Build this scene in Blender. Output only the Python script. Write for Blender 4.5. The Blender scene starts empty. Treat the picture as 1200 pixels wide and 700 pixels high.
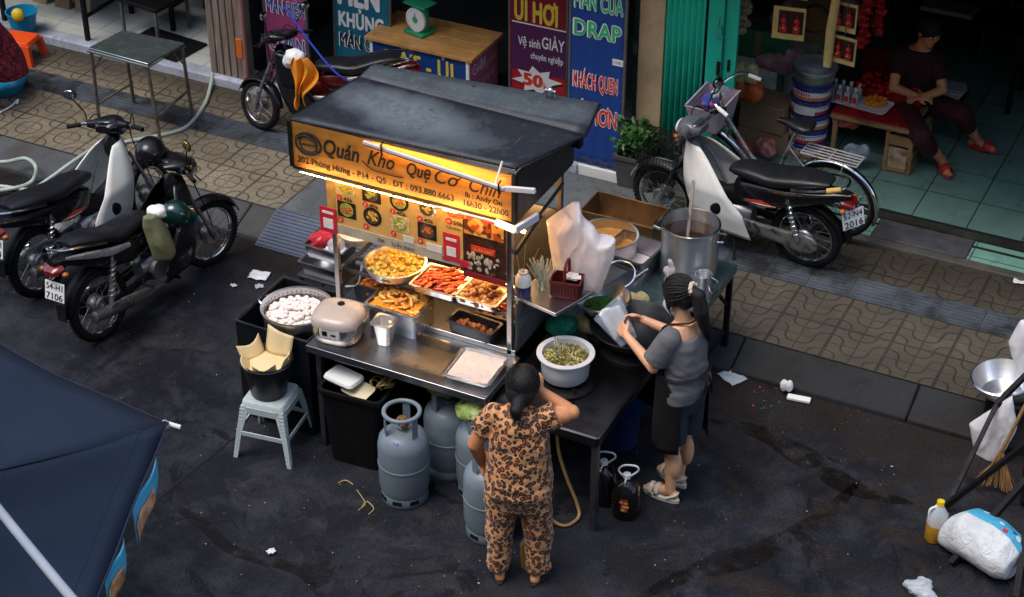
import bpy, bmesh, math, random
from mathutils import Vector, Matrix, Euler, noise as mnoise
random.seed(7)
PI = math.pi
R_ = math.radians
scene = bpy.context.scene
COL = scene.collection

# ------------------------------------------------------------------ survey: where a sight line of the camera meets a level plane
F_PX, PITCH, AZ, CAM_Z = 2150.0, R_(33.57), R_(116.6), 7.05
FWD = Vector((math.cos(PITCH)*math.cos(AZ), math.cos(PITCH)*math.sin(AZ), -math.sin(PITCH)))
RGT = Vector((math.sin(AZ), -math.cos(AZ), 0)); UPV = RGT.cross(FWD); CAM = Vector((0, 0, CAM_Z))
def at(px, py, z=0.0):
    d = FWD*F_PX + RGT*(px-600) - UPV*(py-350)
    return CAM + d*((z-CAM_Z)/d.z)
def atY(px, py, Y):
    d = FWD*F_PX + RGT*(px-600) - UPV*(py-350)
    return CAM + d*(Y/d.y)

# ------------------------------------------------------------------ materials
MATS = {}
def nodes_of(name):
    m = bpy.data.materials.new(name); m.use_nodes = True
    nt = m.node_tree; b = nt.nodes['Principled BSDF']
    return m, nt, b
class NB:
    """small node builder"""
    def __init__(s, nt): s.nt = nt
    def new(s, t, **kw):
        n = s.nt.nodes.new(t)
        for k, v in kw.items(): setattr(n, k, v)
        return n
    def link(s, a, b): s.nt.links.new(a, b)
    def m(s, op, a, b=None, c=None):
        n = s.new('ShaderNodeMath', operation=op)
        for i, x in enumerate((a, b, c)):
            if x is None: continue
            if isinstance(x, (int, float)): n.inputs[i].default_value = x
            else: s.link(x, n.inputs[i])
        return n.outputs[0]
    def coord(s, kind='Object'): return s.new('ShaderNodeTexCoord').outputs[kind]
    def noise(s, vec, scale, detail=4, rough=.55, dist=0.0):
        n = s.new('ShaderNodeTexNoise'); n.inputs['Scale'].default_value = scale
        n.inputs['Detail'].default_value = detail; n.inputs['Roughness'].default_value = rough
        n.inputs['Distortion'].default_value = dist
        s.link(vec, n.inputs['Vector']); return n.outputs['Fac']
    def ramp(s, fac, stops, interp='LINEAR'):
        n = s.new('ShaderNodeValToRGB'); n.color_ramp.interpolation = interp
        e = n.color_ramp.elements
        while len(e) < len(stops): e.new(.5)
        for i, (p, c) in enumerate(stops):
            e[i].position = p
            if isinstance(c, (int, float)): c = (c, c, c)
            e[i].color = (*c[:3], 1)
        s.link(fac, n.inputs[0]); return n.outputs[0]
    def mix(s, fac, a, b, blend='MIX'):
        n = s.new('ShaderNodeMix', data_type='RGBA', blend_type=blend)
        for sock, x in ((n.inputs[0], fac), (n.inputs[6], a), (n.inputs[7], b)):
            if isinstance(x, (int, float)): sock.default_value = x
            elif isinstance(x, (tuple, list)): sock.default_value = (*x[:3], 1)
            else: s.link(x, sock)
        return n.outputs[2]
    def bump(s, h, strength, dist, bsdf):
        n = s.new('ShaderNodeBump'); n.inputs['Strength'].default_value = strength
        n.inputs['Distance'].default_value = dist
        s.link(h, n.inputs['Height']); s.link(n.outputs[0], bsdf.inputs['Normal'])
    def sep(s, vec):
        n = s.new('ShaderNodeSeparateXYZ'); s.link(vec, n.inputs[0]); return n.outputs

def mat(name, rgb=(.5,.5,.5), rough=.5, metal=0.0, var=.18, vs=9.0, bump=0.0, bs=40.0, spec=.3,
        trans=0.0, alpha=1.0, coat=0.0, dirt=None, emit=None, es=0.0, rv=.12, sss=0.0):
    if name in MATS: return MATS[name]
    m, nt, b = nodes_of(name); n = NB(nt)
    co = n.coord()
    f = n.noise(co, vs, 5, .6)
    lo = tuple(max(0, c*(1-var)) for c in rgb); hi = tuple(min(1, c*(1+var)) for c in rgb)
    col = n.ramp(f, [(.3, lo), (.7, hi)])
    if dirt:
        g = n.noise(co, dirt[1], 6, .65, .4)
        col = n.mix(n.ramp(g, [(dirt[2], 0), (min(1, dirt[2]+.14), 1)]), col, dirt[0])
    n.link(col, b.inputs['Base Color'])
    g2 = n.noise(co, vs*2.3, 4, .6)
    n.link(n.ramp(g2, [(.25, max(.02, rough-rv)), (.75, min(1, rough+rv))]), b.inputs['Roughness'])
    b.inputs['Metallic'].default_value = metal
    b.inputs['Specular IOR Level'].default_value = spec
    b.inputs['Transmission Weight'].default_value = trans
    b.inputs['Alpha'].default_value = alpha
    b.inputs['Coat Weight'].default_value = coat
    if sss: 
        b.inputs['Subsurface Weight'].default_value = sss
        b.inputs['Subsurface Radius'].default_value = (.02, .008, .004)
    if emit:
        b.inputs['Emission Color'].default_value = (*emit, 1); b.inputs['Emission Strength'].default_value = es
    if bump:
        n.bump(n.noise(co, bs, 5, .6), bump, .004, b)
    MATS[name] = m
    return m

# ------------------------------------------------------------------ mesh builder
class MB:
    def __init__(s, M=None): s.v, s.f, s.mi, s.M = [], [], [], M
    def add(s, vs, fs, mi=0, M=None):
        o = len(s.v)
        for p in vs:
            p = Vector(p)
            if M is not None: p = M @ p
            if s.M is not None: p = s.M @ p
            s.v.append(p)
        for f in fs: s.f.append(tuple(o+i for i in f)); s.mi.append(mi)
        return s
    def box(s, c, d, rz=0, mi=0, M=None):
        x, y, z = d[0]/2, d[1]/2, d[2]/2
        vs = [(sx*x, sy*y, sz*z) for sz in (-1, 1) for sx, sy in ((-1,-1),(1,-1),(1,1),(-1,1))]
        T = Matrix.Translation(c) @ Matrix.Rotation(rz, 4, 'Z')
        if M is not None: T = M @ T
        return s.add(vs, [(3,2,1,0),(4,5,6,7),(0,1,5,4),(1,2,6,5),(2,3,7,6),(3,0,4,7)], mi, T)
    def hexa(s, b4, t4, mi=0):
        return s.add(list(b4)+list(t4), [(3,2,1,0),(4,5,6,7),(0,1,5,4),(1,2,6,5),(2,3,7,6),(3,0,4,7)], mi)
    def bar(s, p0, p1, w, h, mi=0, up=(0,0,1)):
        p0, p1 = Vector(p0), Vector(p1); d = (p1-p0).normalized(); up = Vector(up)
        if abs(d.dot(up)) > .98: up = Vector((0,1,0))
        a = d.cross(up).normalized()*w/2; b = a.cross(d).normalized()*h/2
        q = [(p+sa*a+sb*b) for p in (p0, p1) for sa, sb in ((-1,-1),(1,-1),(1,1),(-1,1))]
        return s.add(q, [(3,2,1,0),(4,5,6,7),(0,1,5,4),(1,2,6,5),(2,3,7,6),(3,0,4,7)], mi)
    def tube(s, pts, r, seg=10, closed=False, mi=0, caps=True, flat=1.0):
        pts = [Vector(p) for p in pts]; n = len(pts)
        rs = r if isinstance(r, (list, tuple)) else [r]*n
        vs, fs, prev = [], [], None
        for i, p in enumerate(pts):
            if closed: t = pts[(i+1) % n]-pts[i-1]
            else: t = pts[min(i+1, n-1)]-pts[max(i-1, 0)]
            t = t.normalized() if t.length > 1e-9 else Vector((0,0,1))
            if prev is None:
                a = t.cross(Vector((0,0,1)))
                if a.length < .05: a = t.cross(Vector((0,1,0)))
            else: a = prev - t*prev.dot(t)
            a.normalize(); prev = a.copy(); b = t.cross(a)
            for k in range(seg):
                w = 2*PI*k/seg; vs.append(p+(a*math.cos(w)+b*math.sin(w)*flat)*rs[i])
        m = n if closed else n-1
        for i in range(m):
            for k in range(seg):
                j = (i+1) % n; l = (k+1) % seg
                fs.append((i*seg+k, j*seg+k, j*seg+l, i*seg+l))
        if caps and not closed:
            fs.append(tuple(range(seg))); fs.append(tuple(reversed(range((n-1)*seg, n*seg))))
        return s.add(vs, [tuple(reversed(f)) for f in fs], mi)
    def cyl(s, p0, p1, r0, r1=None, seg=20, mi=0): return s.tube([p0, p1], [r0, r0 if r1 is None else r1], seg, mi=mi)
    def lathe(s, prof, c=(0,0,0), seg=32, mi=0, M=None, sx=1, sy=1):
        vs, fs = [], []; n = len(prof)
        for r, z in prof:
            for k in range(seg):
                w = 2*PI*k/seg; vs.append((c[0]+sx*r*math.cos(w), c[1]+sy*r*math.sin(w), c[2]+z))
        for i in range(n-1):
            for k in range(seg):
                l = (k+1) % seg; fs.append((i*seg+k, i*seg+l, (i+1)*seg+l, (i+1)*seg+k))
        if prof[0][0] > 1e-4: fs.append(tuple(reversed(range(seg))))
        if prof[-1][0] > 1e-4: fs.append(tuple(range((n-1)*seg, n*seg)))
        return s.add(vs, fs, mi, M)
    def ball(s, c, r, seg=14, rings=9, mi=0, rot=None, jit=0.0):
        if isinstance(r, (int, float)): r = (r, r, r)
        vs, fs = [(0,0,-r[2])], []
        for i in range(1, rings):
            a = -PI/2+PI*i/rings
            for k in range(seg):
                w = 2*PI*k/seg; q = 1+random.uniform(-jit, jit)
                vs.append((r[0]*math.cos(a)*math.cos(w)*q, r[1]*math.cos(a)*math.sin(w)*q, r[2]*math.sin(a)*q))
        vs.append((0,0,r[2])); e = len(vs)-1
        for k in range(seg):
            l = (k+1) % seg
            fs.append((0, 1+l, 1+k)); fs.append((e, e-seg+k, e-seg+l))
            for i in range(rings-2): fs.append((1+i*seg+k, 1+i*seg+l, 1+(i+1)*seg+l, 1+(i+1)*seg+k))
        T = Matrix.Translation(c)
        if rot is not None: T = T @ (rot if isinstance(rot, Matrix) else Euler(rot).to_matrix().to_4x4())
        return s.add(vs, fs, mi, T)
    def loft(s, rings, caps=True, mi=0, closed_ring=True):
        n = len(rings[0]); vs = [p for r in rings for p in r]; fs = []
        for i in range(len(rings)-1):
            for k in range(n if closed_ring else n-1):
                l = (k+1) % n; fs.append((i*n+k, i*n+l, (i+1)*n+l, (i+1)*n+k))
        if caps and closed_ring:
            fs.append(tuple(reversed(range(n)))); fs.append(tuple(range((len(rings)-1)*n, len(rings)*n)))
        return s.add(vs, fs, mi)
    def hull(s, secs, seg=16, p=2.6, mi=0):
        """sections along x: (x, zc, half width, half height[, yc])"""
        rings = []
        for q in secs:
            x, z, hw, hh = q[:4]; y = q[4] if len(q) > 4 else 0
            ring = []
            for k in range(seg):
                w = 2*PI*k/seg; c, d = math.cos(w), math.sin(w)
                ring.append((x, y+hw*math.copysign(abs(c)**(2/p), c), z+hh*math.copysign(abs(d)**(2/p), d)))
            rings.append(ring)
        return s.loft(rings, mi=mi)
    def column(s, secs, seg=16, p=2.0, mi=0, rz=0):
        """sections up z: (z, xc, yc, half x, half y)"""
        rings = []
        for z, x, y, hx, hy in secs:
            ring = []
            for k in range(seg):
                w = 2*PI*k/seg; c, d = math.cos(w), math.sin(w)
                ring.append((x+hx*math.copysign(abs(c)**(2/p), c), y+hy*math.copysign(abs(d)**(2/p), d), z))
            rings.append(ring)
        return s.loft(rings, mi=mi)
    def prism(s, poly, O, X, Y, t, mi=0):
        """polygon (2d) laid on plane O,X,Y and extruded t along X x Y (from O upwards)"""
        O, X, Y = Vector(O), Vector(X), Vector(Y); N = X.cross(Y).normalized()*t; n = len(poly)
        a = [O+X*p[0]+Y*p[1] for p in poly]
        return s.add(a+[p+N for p in a], [tuple(reversed(range(n))), tuple(range(n, 2*n))]+[(i, (i+1) % n, n+(i+1) % n, n+i) for i in range(n)], mi)
    def grid(s, nu, nv, fn, mi=0):
        vs = [fn(i/nu, j/nv) for j in range(nv+1) for i in range(nu+1)]
        fs = [(j*(nu+1)+i, j*(nu+1)+i+1, (j+1)*(nu+1)+i+1, (j+1)*(nu+1)+i) for j in range(nv) for i in range(nu)]
        return s.add(vs, fs, mi)
    def build(s, name, mats, parent=None, loc=None, rz=0, smooth=40, bevel=0, solid=0, sub=0, kind=None, label=None, fix=True, seg=2):
        me = bpy.data.meshes.new(name); me.from_pydata([tuple(p) for p in s.v], [], s.f)
        ms = mats if isinstance(mats, (list, tuple)) else [mats]
        for m in ms: me.materials.append(m)
        if len(ms) > 1: me.polygons.foreach_set('material_index', s.mi)
        if fix:
            bm = bmesh.new(); bm.from_mesh(me); bmesh.ops.recalc_face_normals(bm, faces=bm.faces); bm.to_mesh(me); bm.free()
        if smooth:
            me.polygons.foreach_set('use_smooth', [True]*len(me.polygons))
            me.set_sharp_from_angle(angle=R_(smooth))
        o = bpy.data.objects.new(name, me); COL.objects.link(o)
        if parent: o.parent = parent
        if loc is not None: o.location = loc
        o.rotation_euler.z = rz
        if solid:
            d = o.modifiers.new('Solid', 'SOLIDIFY'); d.thickness = solid; d.offset = 0
        if bevel:
            d = o.modifiers.new('Bevel', 'BEVEL'); d.width = bevel; d.segments = seg; d.limit_method = 'ANGLE'; d.angle_limit = R_(40)
        if sub:
            d = o.modifiers.new('Sub', 'SUBSURF'); d.levels = sub; d.render_levels = sub
        if kind: o['kind'] = kind
        if label: o['label'] = label
        return o
def tag(o, label, cat, group=None, kind=None):
    o['label'] = label; o['category'] = cat
    if group: o['group'] = group
    if kind: o['kind'] = kind
    return o
def thing(name, label, cat, loc=(0,0,0), rz=0, group=None):
    o = bpy.data.objects.new(name, None); COL.objects.link(o)
    o.location = loc; o.rotation_euler.z = rz; o.empty_display_size = .1
    return tag(o, label, cat, group)
def dup(root, loc, rz, label=None):
    r = root.copy(); COL.objects.link(r); r.location = loc; r.rotation_euler.z = rz
    if label: r['label'] = label
    for ch in list(root.children):
        c = ch.copy(); COL.objects.link(c); c.parent = r
        for g in list(ch.children):
            d = g.copy(); COL.objects.link(d); d.parent = c
    return r
def struct(name, mb, m, **kw): return mb.build(name, m, kind='structure', **kw)
def bake(o):
    dg = bpy.context.evaluated_depsgraph_get()
    me = bpy.data.meshes.new_from_object(o.evaluated_get(dg), depsgraph=dg)
    o.modifiers.clear(); o.data = me
    me.polygons.foreach_set('use_smooth', [True]*len(me.polygons))
    return o
def blend(mb, name, m, parent, voxel=.008, iters=6, loc=None, rz=0, label=None):
    """fuse overlapping closed pieces into one continuous skin"""
    o = mb.build(name, m, parent, loc=loc, rz=rz, smooth=0, label=label)
    d = o.modifiers.new('Remesh', 'REMESH'); d.mode = 'VOXEL'; d.voxel_size = voxel
    d = o.modifiers.new('Smooth', 'SMOOTH'); d.factor = .5; d.iterations = iters
    return bake(o)
def limb(mb, pts, rs, seg=14, flat=1.0, open_end=False):
    """tapered limb with round ends, resampled"""
    P, Rr = [], []
    for i in range(len(pts)-1):
        for k in range(5):
            t = k/5; P.append(Vector(pts[i]).lerp(Vector(pts[i+1]), t)); Rr.append(rs[i]*(1-t)+rs[i+1]*t)
    P.append(Vector(pts[-1])); Rr.append(rs[-1])
    mb.tube(P, Rr, seg, flat=flat)
    for p, r in (list(zip(pts, rs))[:-1] if open_end else zip(pts, rs)): mb.ball(p, r, 12, 8)
def glyphs(body, shear, space):
    cu = bpy.data.curves.new('line', 'FONT'); cu.body = body; cu.size = 1; cu.shear = 0; cu.space_character = space; cu.resolution_u = 3
    t = bpy.data.objects.new('line', cu); COL.objects.link(t)
    dg = bpy.context.evaluated_depsgraph_get(); me = bpy.data.meshes.new_from_object(t.evaluated_get(dg), depsgraph=dg)
    bpy.data.objects.remove(t); bpy.data.curves.remove(cu)
    V = [(v.co.x, v.co.y) for v in me.vertices]; Fc = [tuple(p.vertices) for p in me.polygons]; bpy.data.meshes.remove(me)
    return V, Fc
def text(body, O, X, Y, h, m, parent, w=None, bold=0.0, ext=.0012, shear=0.0, align='LEFT', name='lettering', space=1.0):
    """flat lettering, h high, standing on plane O (base line start, X reading direction, Y up); w squeezes the line to that width; bold thickens the strokes"""
    sp = space+bold*.8
    plain = body.translate(str.maketrans('ƠơĐđ', 'OoDd'))
    V, Fc = glyphs(plain, 0, sp)
    for i, ch in enumerate(body):          # the horn and the crossbar of these letters are drawn separately
        if ch in 'ƠơĐđ':
            pv, _ = glyphs(plain[:i+1], 0, sp); ov, _ = glyphs(plain[i], 0, sp)
            xr = max(p[0] for p in pv); xl = xr-(max(p[0] for p in ov)-min(p[0] for p in ov)); H = max(p[1] for p in ov)
            if ch in 'Ơơ': pg = [(xr-.13,H*.86),(xr+.0,H*.97),(xr+.01,H*1.14),(xr+.065,H*1.14),(xr+.055,H*.93),(xr-.06,H*.78)]
            else: pg = [(xl-.07,.33),(xl+.20,.33),(xl+.20,.395),(xl-.07,.395)]
            o = len(V); V += pg; Fc.append(tuple(range(o, o+len(pg))))
    V = [(x+shear*y, y) for x, y in V]
    X, Y = Vector(X).normalized(), Vector(Y).normalized(); N = X.cross(Y).normalized(); O = Vector(O)
    xs = [p[0] for p in V] or [0, 1]; x0, x1 = min(xs), max(xs)
    sy = h/.72; sx = sy if w is None else w/max(1e-6, x1-x0)
    sh = {'LEFT': 0, 'CENTER': (x1-x0)/2, 'RIGHT': (x1-x0)}[align]
    q = MB(); b = bold
    offs = [(0, 0)] if b <= 0 else [(0,0),(b,0),(-b,0),(0,b*.8),(0,-b*.8),(b*.7,b*.55),(-b*.7,b*.55),(b*.7,-b*.55),(-b*.7,-b*.55)]
    for k, (dx, dy) in enumerate(offs):
        q.add([O+X*((x-x0-sh+dx)*sx)+Y*((y+dy)*sy)+N*(ext+k*.00007) for x, y in V], Fc)
    return q.build(name, m, parent, smooth=0, fix=False)
def catenary(a, b, sag, n=14):
    a, b = Vector(a), Vector(b)
    return [a.lerp(b, i/n)-Vector((0,0,sag*4*(i/n)*(1-i/n))) for i in range(n+1)]
def spline(pts, n=8):
    pts = [Vector(p) for p in pts]; out = []
    q = [pts[0]*2-pts[1]]+pts+[pts[-1]*2-pts[-2]]
    for i in range(1, len(q)-2):
        for k in range(n):
            t = k/n; a, b, c, d = q[i-1], q[i], q[i+1], q[i+2]
            out.append(.5*((2*b)+(c-a)*t+(2*a-5*b+4*c-d)*t*t+(3*b-a-3*c+d)*t**3))
    out.append(pts[-1]); return out

# ------------------------------------------------------------------ common materials
def brushed(name, c, rough, aniso, dirt=(.2,.19,.18), vs=2.2, th=.6):
    """steel brushed round its axis: highlights stretch up and down the wall"""
    m, nt, b = nodes_of(name); n = NB(nt); co = n.coord()
    mp = n.new('ShaderNodeMapping'); mp.inputs['Scale'].default_value = (3, 3, 90); n.link(co, mp.inputs['Vector'])
    f = n.noise(mp.outputs[0], 2, 4, .6); g = n.noise(co, vs, 6, .65, .4)
    col = n.ramp(f, [(.3, tuple(k*.86 for k in c)), (.7, tuple(min(1, k*1.1) for k in c))])
    sm = n.ramp(g, [(th, 0), (th+.15, .8)]); col = n.mix(sm, col, dirt)
    n.link(col, b.inputs['Base Color']); b.inputs['Metallic'].default_value = 1
    n.link(n.m('ADD', n.m('MULTIPLY', g, .16), rough-.06), b.inputs['Roughness'])
    b.inputs['Anisotropic'].default_value = aniso
    t = n.new('ShaderNodeTangent', direction_type='RADIAL', axis='Z'); n.link(t.outputs[0], b.inputs['Tangent'])
    MATS[name] = m; return m
M_steel   = brushed('brushed_steel', (.55,.56,.58), .30, .3)
M_counter = brushed('counter_steel', (.42,.43,.45), .27, .0, (.16,.15,.14), 3.2, .56)
M_steel_d = mat('worn_dark_steel', (.085,.09,.10), .36, .6, var=.25, vs=4, dirt=((.03,.027,.025), 2.5, .54))
M_steel_b = brushed('bright_steel', (.80,.81,.82), .30, .85, (.50,.49,.48)); M_steel_b.node_tree.nodes['Principled BSDF'].inputs['Anisotropic Rotation'].default_value = .25
M_alu     = brushed('spun_aluminium', (.62,.63,.65), .42, .7, (.34,.33,.32))
M_chrome  = mat('chrome', (.66,.67,.69), .14, 1.0, var=.05, dirt=((.25,.23,.2), 5, .64))
M_black   = mat('black_paint', (.007,.007,.009), .25, var=.25, coat=.35, vs=5, dirt=((.030,.029,.028), 2.6, .60))
M_blackm  = mat('matt_black', (.007,.007,.008), .6, var=.3, spec=.2)
M_plastic_k = mat('black_plastic', (.006,.006,.0065), .5, var=.3, spec=.2, dirt=((.022,.020,.018), 4, .62))
M_rubber  = mat('tyre_rubber', (.008,.008,.0085), .8, var=.3, spec=.2, dirt=((.035,.030,.026), 6, .6))
M_vinyl   = mat('black_vinyl', (.009,.0095,.013), .38, var=.2, bump=.25, bs=160, spec=.4, dirt=((.035,.035,.038), 3, .66))
M_white   = mat('white_plastic', (.72,.72,.70), .4, var=.06, dirt=((.5,.47,.41), 6, .62))
def filmmat(name, c, thin=.30, alpha=1.0):
    m, nt, b = nodes_of(name); n = NB(nt); co = n.coord()
    b.inputs['Base Color'].default_value = (*c, 1); b.inputs['Roughness'].default_value = .32; b.inputs['Alpha'].default_value = alpha
    n.bump(n.noise(co, 18, 4, .6, .8), .35, .01, b)
    t = n.new('ShaderNodeBsdfTranslucent'); t.inputs['Color'].default_value = (*c, 1)
    mx = n.new('ShaderNodeMixShader'); mx.inputs[0].default_value = thin
    n.link(b.outputs[0], mx.inputs[1]); n.link(t.outputs[0], mx.inputs[2]); n.link(mx.outputs[0], nt.nodes['Material Output'].inputs['Surface'])
    MATS[name] = m; return m
M_bag     = filmmat('white_plastic_film', (.93,.91,.93), .34, .90)
M_clearfilm = mat('clear_plastic_film', (.62,.68,.74), .2, var=.1, alpha=.5, bump=.4, bs=30)
M_wood    = mat('worn_wood', (.30,.17,.075), .55, var=.3, vs=6, dirt=((.10,.055,.03), 5, .56))
M_red     = mat('red_plastic', (.55,.03,.025), .4, var=.15)
M_grey    = mat('grey_metal', (.16,.165,.17), .5, .6, var=.2)
M_skin    = mat('skin', (.60,.255,.115), .42, var=.16, vs=9, sss=.08, spec=.4, bump=.12, bs=120)
M_skin_l  = mat('fair_skin', (.70,.375,.22), .42, var=.12, vs=9, sss=.08, spec=.4, bump=.12, bs=120)
def hairmat():
    m, nt, b = nodes_of('black_hair'); n = NB(nt)
    mp = n.new('ShaderNodeMapping'); mp.inputs['Scale'].default_value = (60, 60, 7); n.link(n.coord(), mp.inputs['Vector'])
    f = n.noise(mp.outputs[0], 3, 4, .6, .3)
    n.link(n.ramp(f, [(.3, (.005,.0045,.005)), (.7, (.018,.015,.015))]), b.inputs['Base Color']); n.link(n.ramp(f, [(.3, .6), (.7, .42)]), b.inputs['Roughness']); b.inputs['Specular IOR Level'].default_value = .3
    n.bump(f, .8, .006, b); return m
M_hair    = hairmat()
# ================================================================== SETTING
def asphalt():
    m, nt, b = nodes_of('asphalt'); n = NB(nt); co = n.coord(); xyz = n.sep(co)
    big = n.noise(co, .55, 7, .66, .5); mid = n.noise(co, 3.2, 7, .72, .4); fine = n.noise(co, 120, 2, .6); grit = n.noise(co, 58, 6, .85)
    col = n.ramp(big, [(.32, (.0045,.0055,.009)), (.46, (.0105,.012,.0175)), (.56, (.024,.027,.036)), (.70, (.050,.053,.064))])
    col = n.mix(n.ramp(mid, [(.47, 0), (.66, .8)]), col, (.050,.052,.061))
    col = n.mix(n.ramp(n.noise(co, 1.7, 6, .7, 1.2), [(.57, 0), (.61, .9)]), col, (.0040,.0046,.0068))   # oil and water marks
    # brown silt dragged in curved streaks over the right hand stretch, mud along the gutter
    st = n.noise(co, 1.25, 7, .66, 2.0)
    side = n.ramp(n.m('MULTIPLY_ADD', xyz[0], .2, 1.0), [(.15, 0), (.5, 1)])
    silt = n.m('MULTIPLY', n.ramp(st, [(.48, 0), (.60, 1)]), side)
    col = n.mix(n.m('MULTIPLY', silt, .8), col, n.ramp(grit, [(.35, (.010,.0065,.0045)), (.65, (.050,.034,.024))]))
    gy = n.m('ADD', xyz[1], n.m('MULTIPLY', st, .7))
    gm = n.m('MULTIPLY', n.m('SMOOTH_MIN', n.m('MAXIMUM', n.m('MULTIPLY', n.m('SUBTRACT', gy, 9.05), 2.2), 0.0), 1.0, .1), .7)
    col = n.mix(gm, col, (.022,.0135,.009))
    # hair cracks
    v = n.new('ShaderNodeTexVoronoi', feature='DISTANCE_TO_EDGE'); v.inputs['Scale'].default_value = .62
    dn = n.new('ShaderNodeTexNoise'); dn.inputs['Scale'].default_value = 3.5; dn.inputs['Detail'].default_value = 5; n.link(co, dn.inputs['Vector'])
    va = n.new('ShaderNodeVectorMath', operation='MULTIPLY_ADD'); n.link(dn.outputs['Color'], va.inputs[0]); va.inputs[1].default_value = (.5,.5,.5); n.link(co, va.inputs[2]); n.link(va.outputs[0], v.inputs['Vector'])
    crack = n.m('MULTIPLY', n.ramp(v.outputs['Distance'], [(.003, 1), (.010, 0)]), n.ramp(n.noise(co, 1.0, 3, .5), [(.54, 0), (.66, .6)]))
    col = n.mix(crack, col, (.003,.003,.003))
    # stone grain and pale grit
    col = n.mix(n.ramp(grit, [(.53, 0), (.68, .7)]), col, (.050,.054,.066))
    v3 = n.new('ShaderNodeTexVoronoi'); v3.inputs['Scale'].default_value = 55; n.link(co, v3.inputs['Vector'])
    col = n.mix(n.m('MULTIPLY', n.ramp(v3.outputs['Distance'], [(.10, 1), (.2, 0)]), n.ramp(n.noise(co, 2.2, 5, .6), [(.48, 0), (.64, .75)])), col, (.095,.098,.108))
    v2 = n.new('ShaderNodeTexVoronoi'); v2.inputs['Scale'].default_value = 4.3; n.link(co, v2.inputs['Vector'])
    col = n.mix(n.ramp(v2.outputs['Distance'], [(.016, .8), (.032, 0)]), col, (.13,.135,.15))
    col = n.mix(n.ramp(fine, [(.40, .75), (.56, 0)]), col, (.0035,.0035,.0045))
    n.link(col, b.inputs['Base Color'])
    wet = n.noise(co, .8, 6, .6, .8)
    rgh = n.m('ADD', n.ramp(wet, [(.38, .42), (.6, .80)]), n.m('MULTIPLY', fine, .16))
    n.link(rgh, b.inputs['Roughness']); b.inputs['Specular IOR Level'].default_value = .16
    n.bump(n.m('ADD', n.m('ADD', n.m('MULTIPLY', fine, .5), n.m('MULTIPLY', grit, .5)), n.m('SUBTRACT', n.m('MULTIPLY', mid, .5), crack)), .8, .010, b)
    return m
def cement(name, c, scale=2.0, dark=(.05,.048,.045), br=(.10,.07,.045), th=.52):
    m, nt, b = nodes_of(name); n = NB(nt); co = n.coord()
    f = n.noise(co, scale, 7, .65, .4); g = n.noise(co, scale*9, 5, .65); h = n.noise(co, 90, 3, .6)
    col = n.ramp(f, [(.3, tuple(k*.55 for k in c)), (.7, tuple(min(1, k*1.2) for k in c))])
    col = n.mix(n.ramp(g, [(.55, 0), (.75, .8)]), col, dark)
    col = n.mix(n.ramp(n.noise(co, scale*.7, 6, .6, 1.0), [(th, 0), (th+.16, .75)]), col, br)
    col = n.mix(n.ramp(h, [(.33, .4), (.6, 0)]), col, dark)
    n.link(col, b.inputs['Base Color'])
    b.inputs['Specular IOR Level'].default_value = .2
    n.link(n.ramp(f, [(.3, .5), (.65, .85)]), b.inputs['Roughness'])
    n.bump(n.m('ADD', n.m('MULTIPLY', g, .8), n.m('MULTIPLY', h, .3)), .6, .01, b)
    return m
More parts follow.
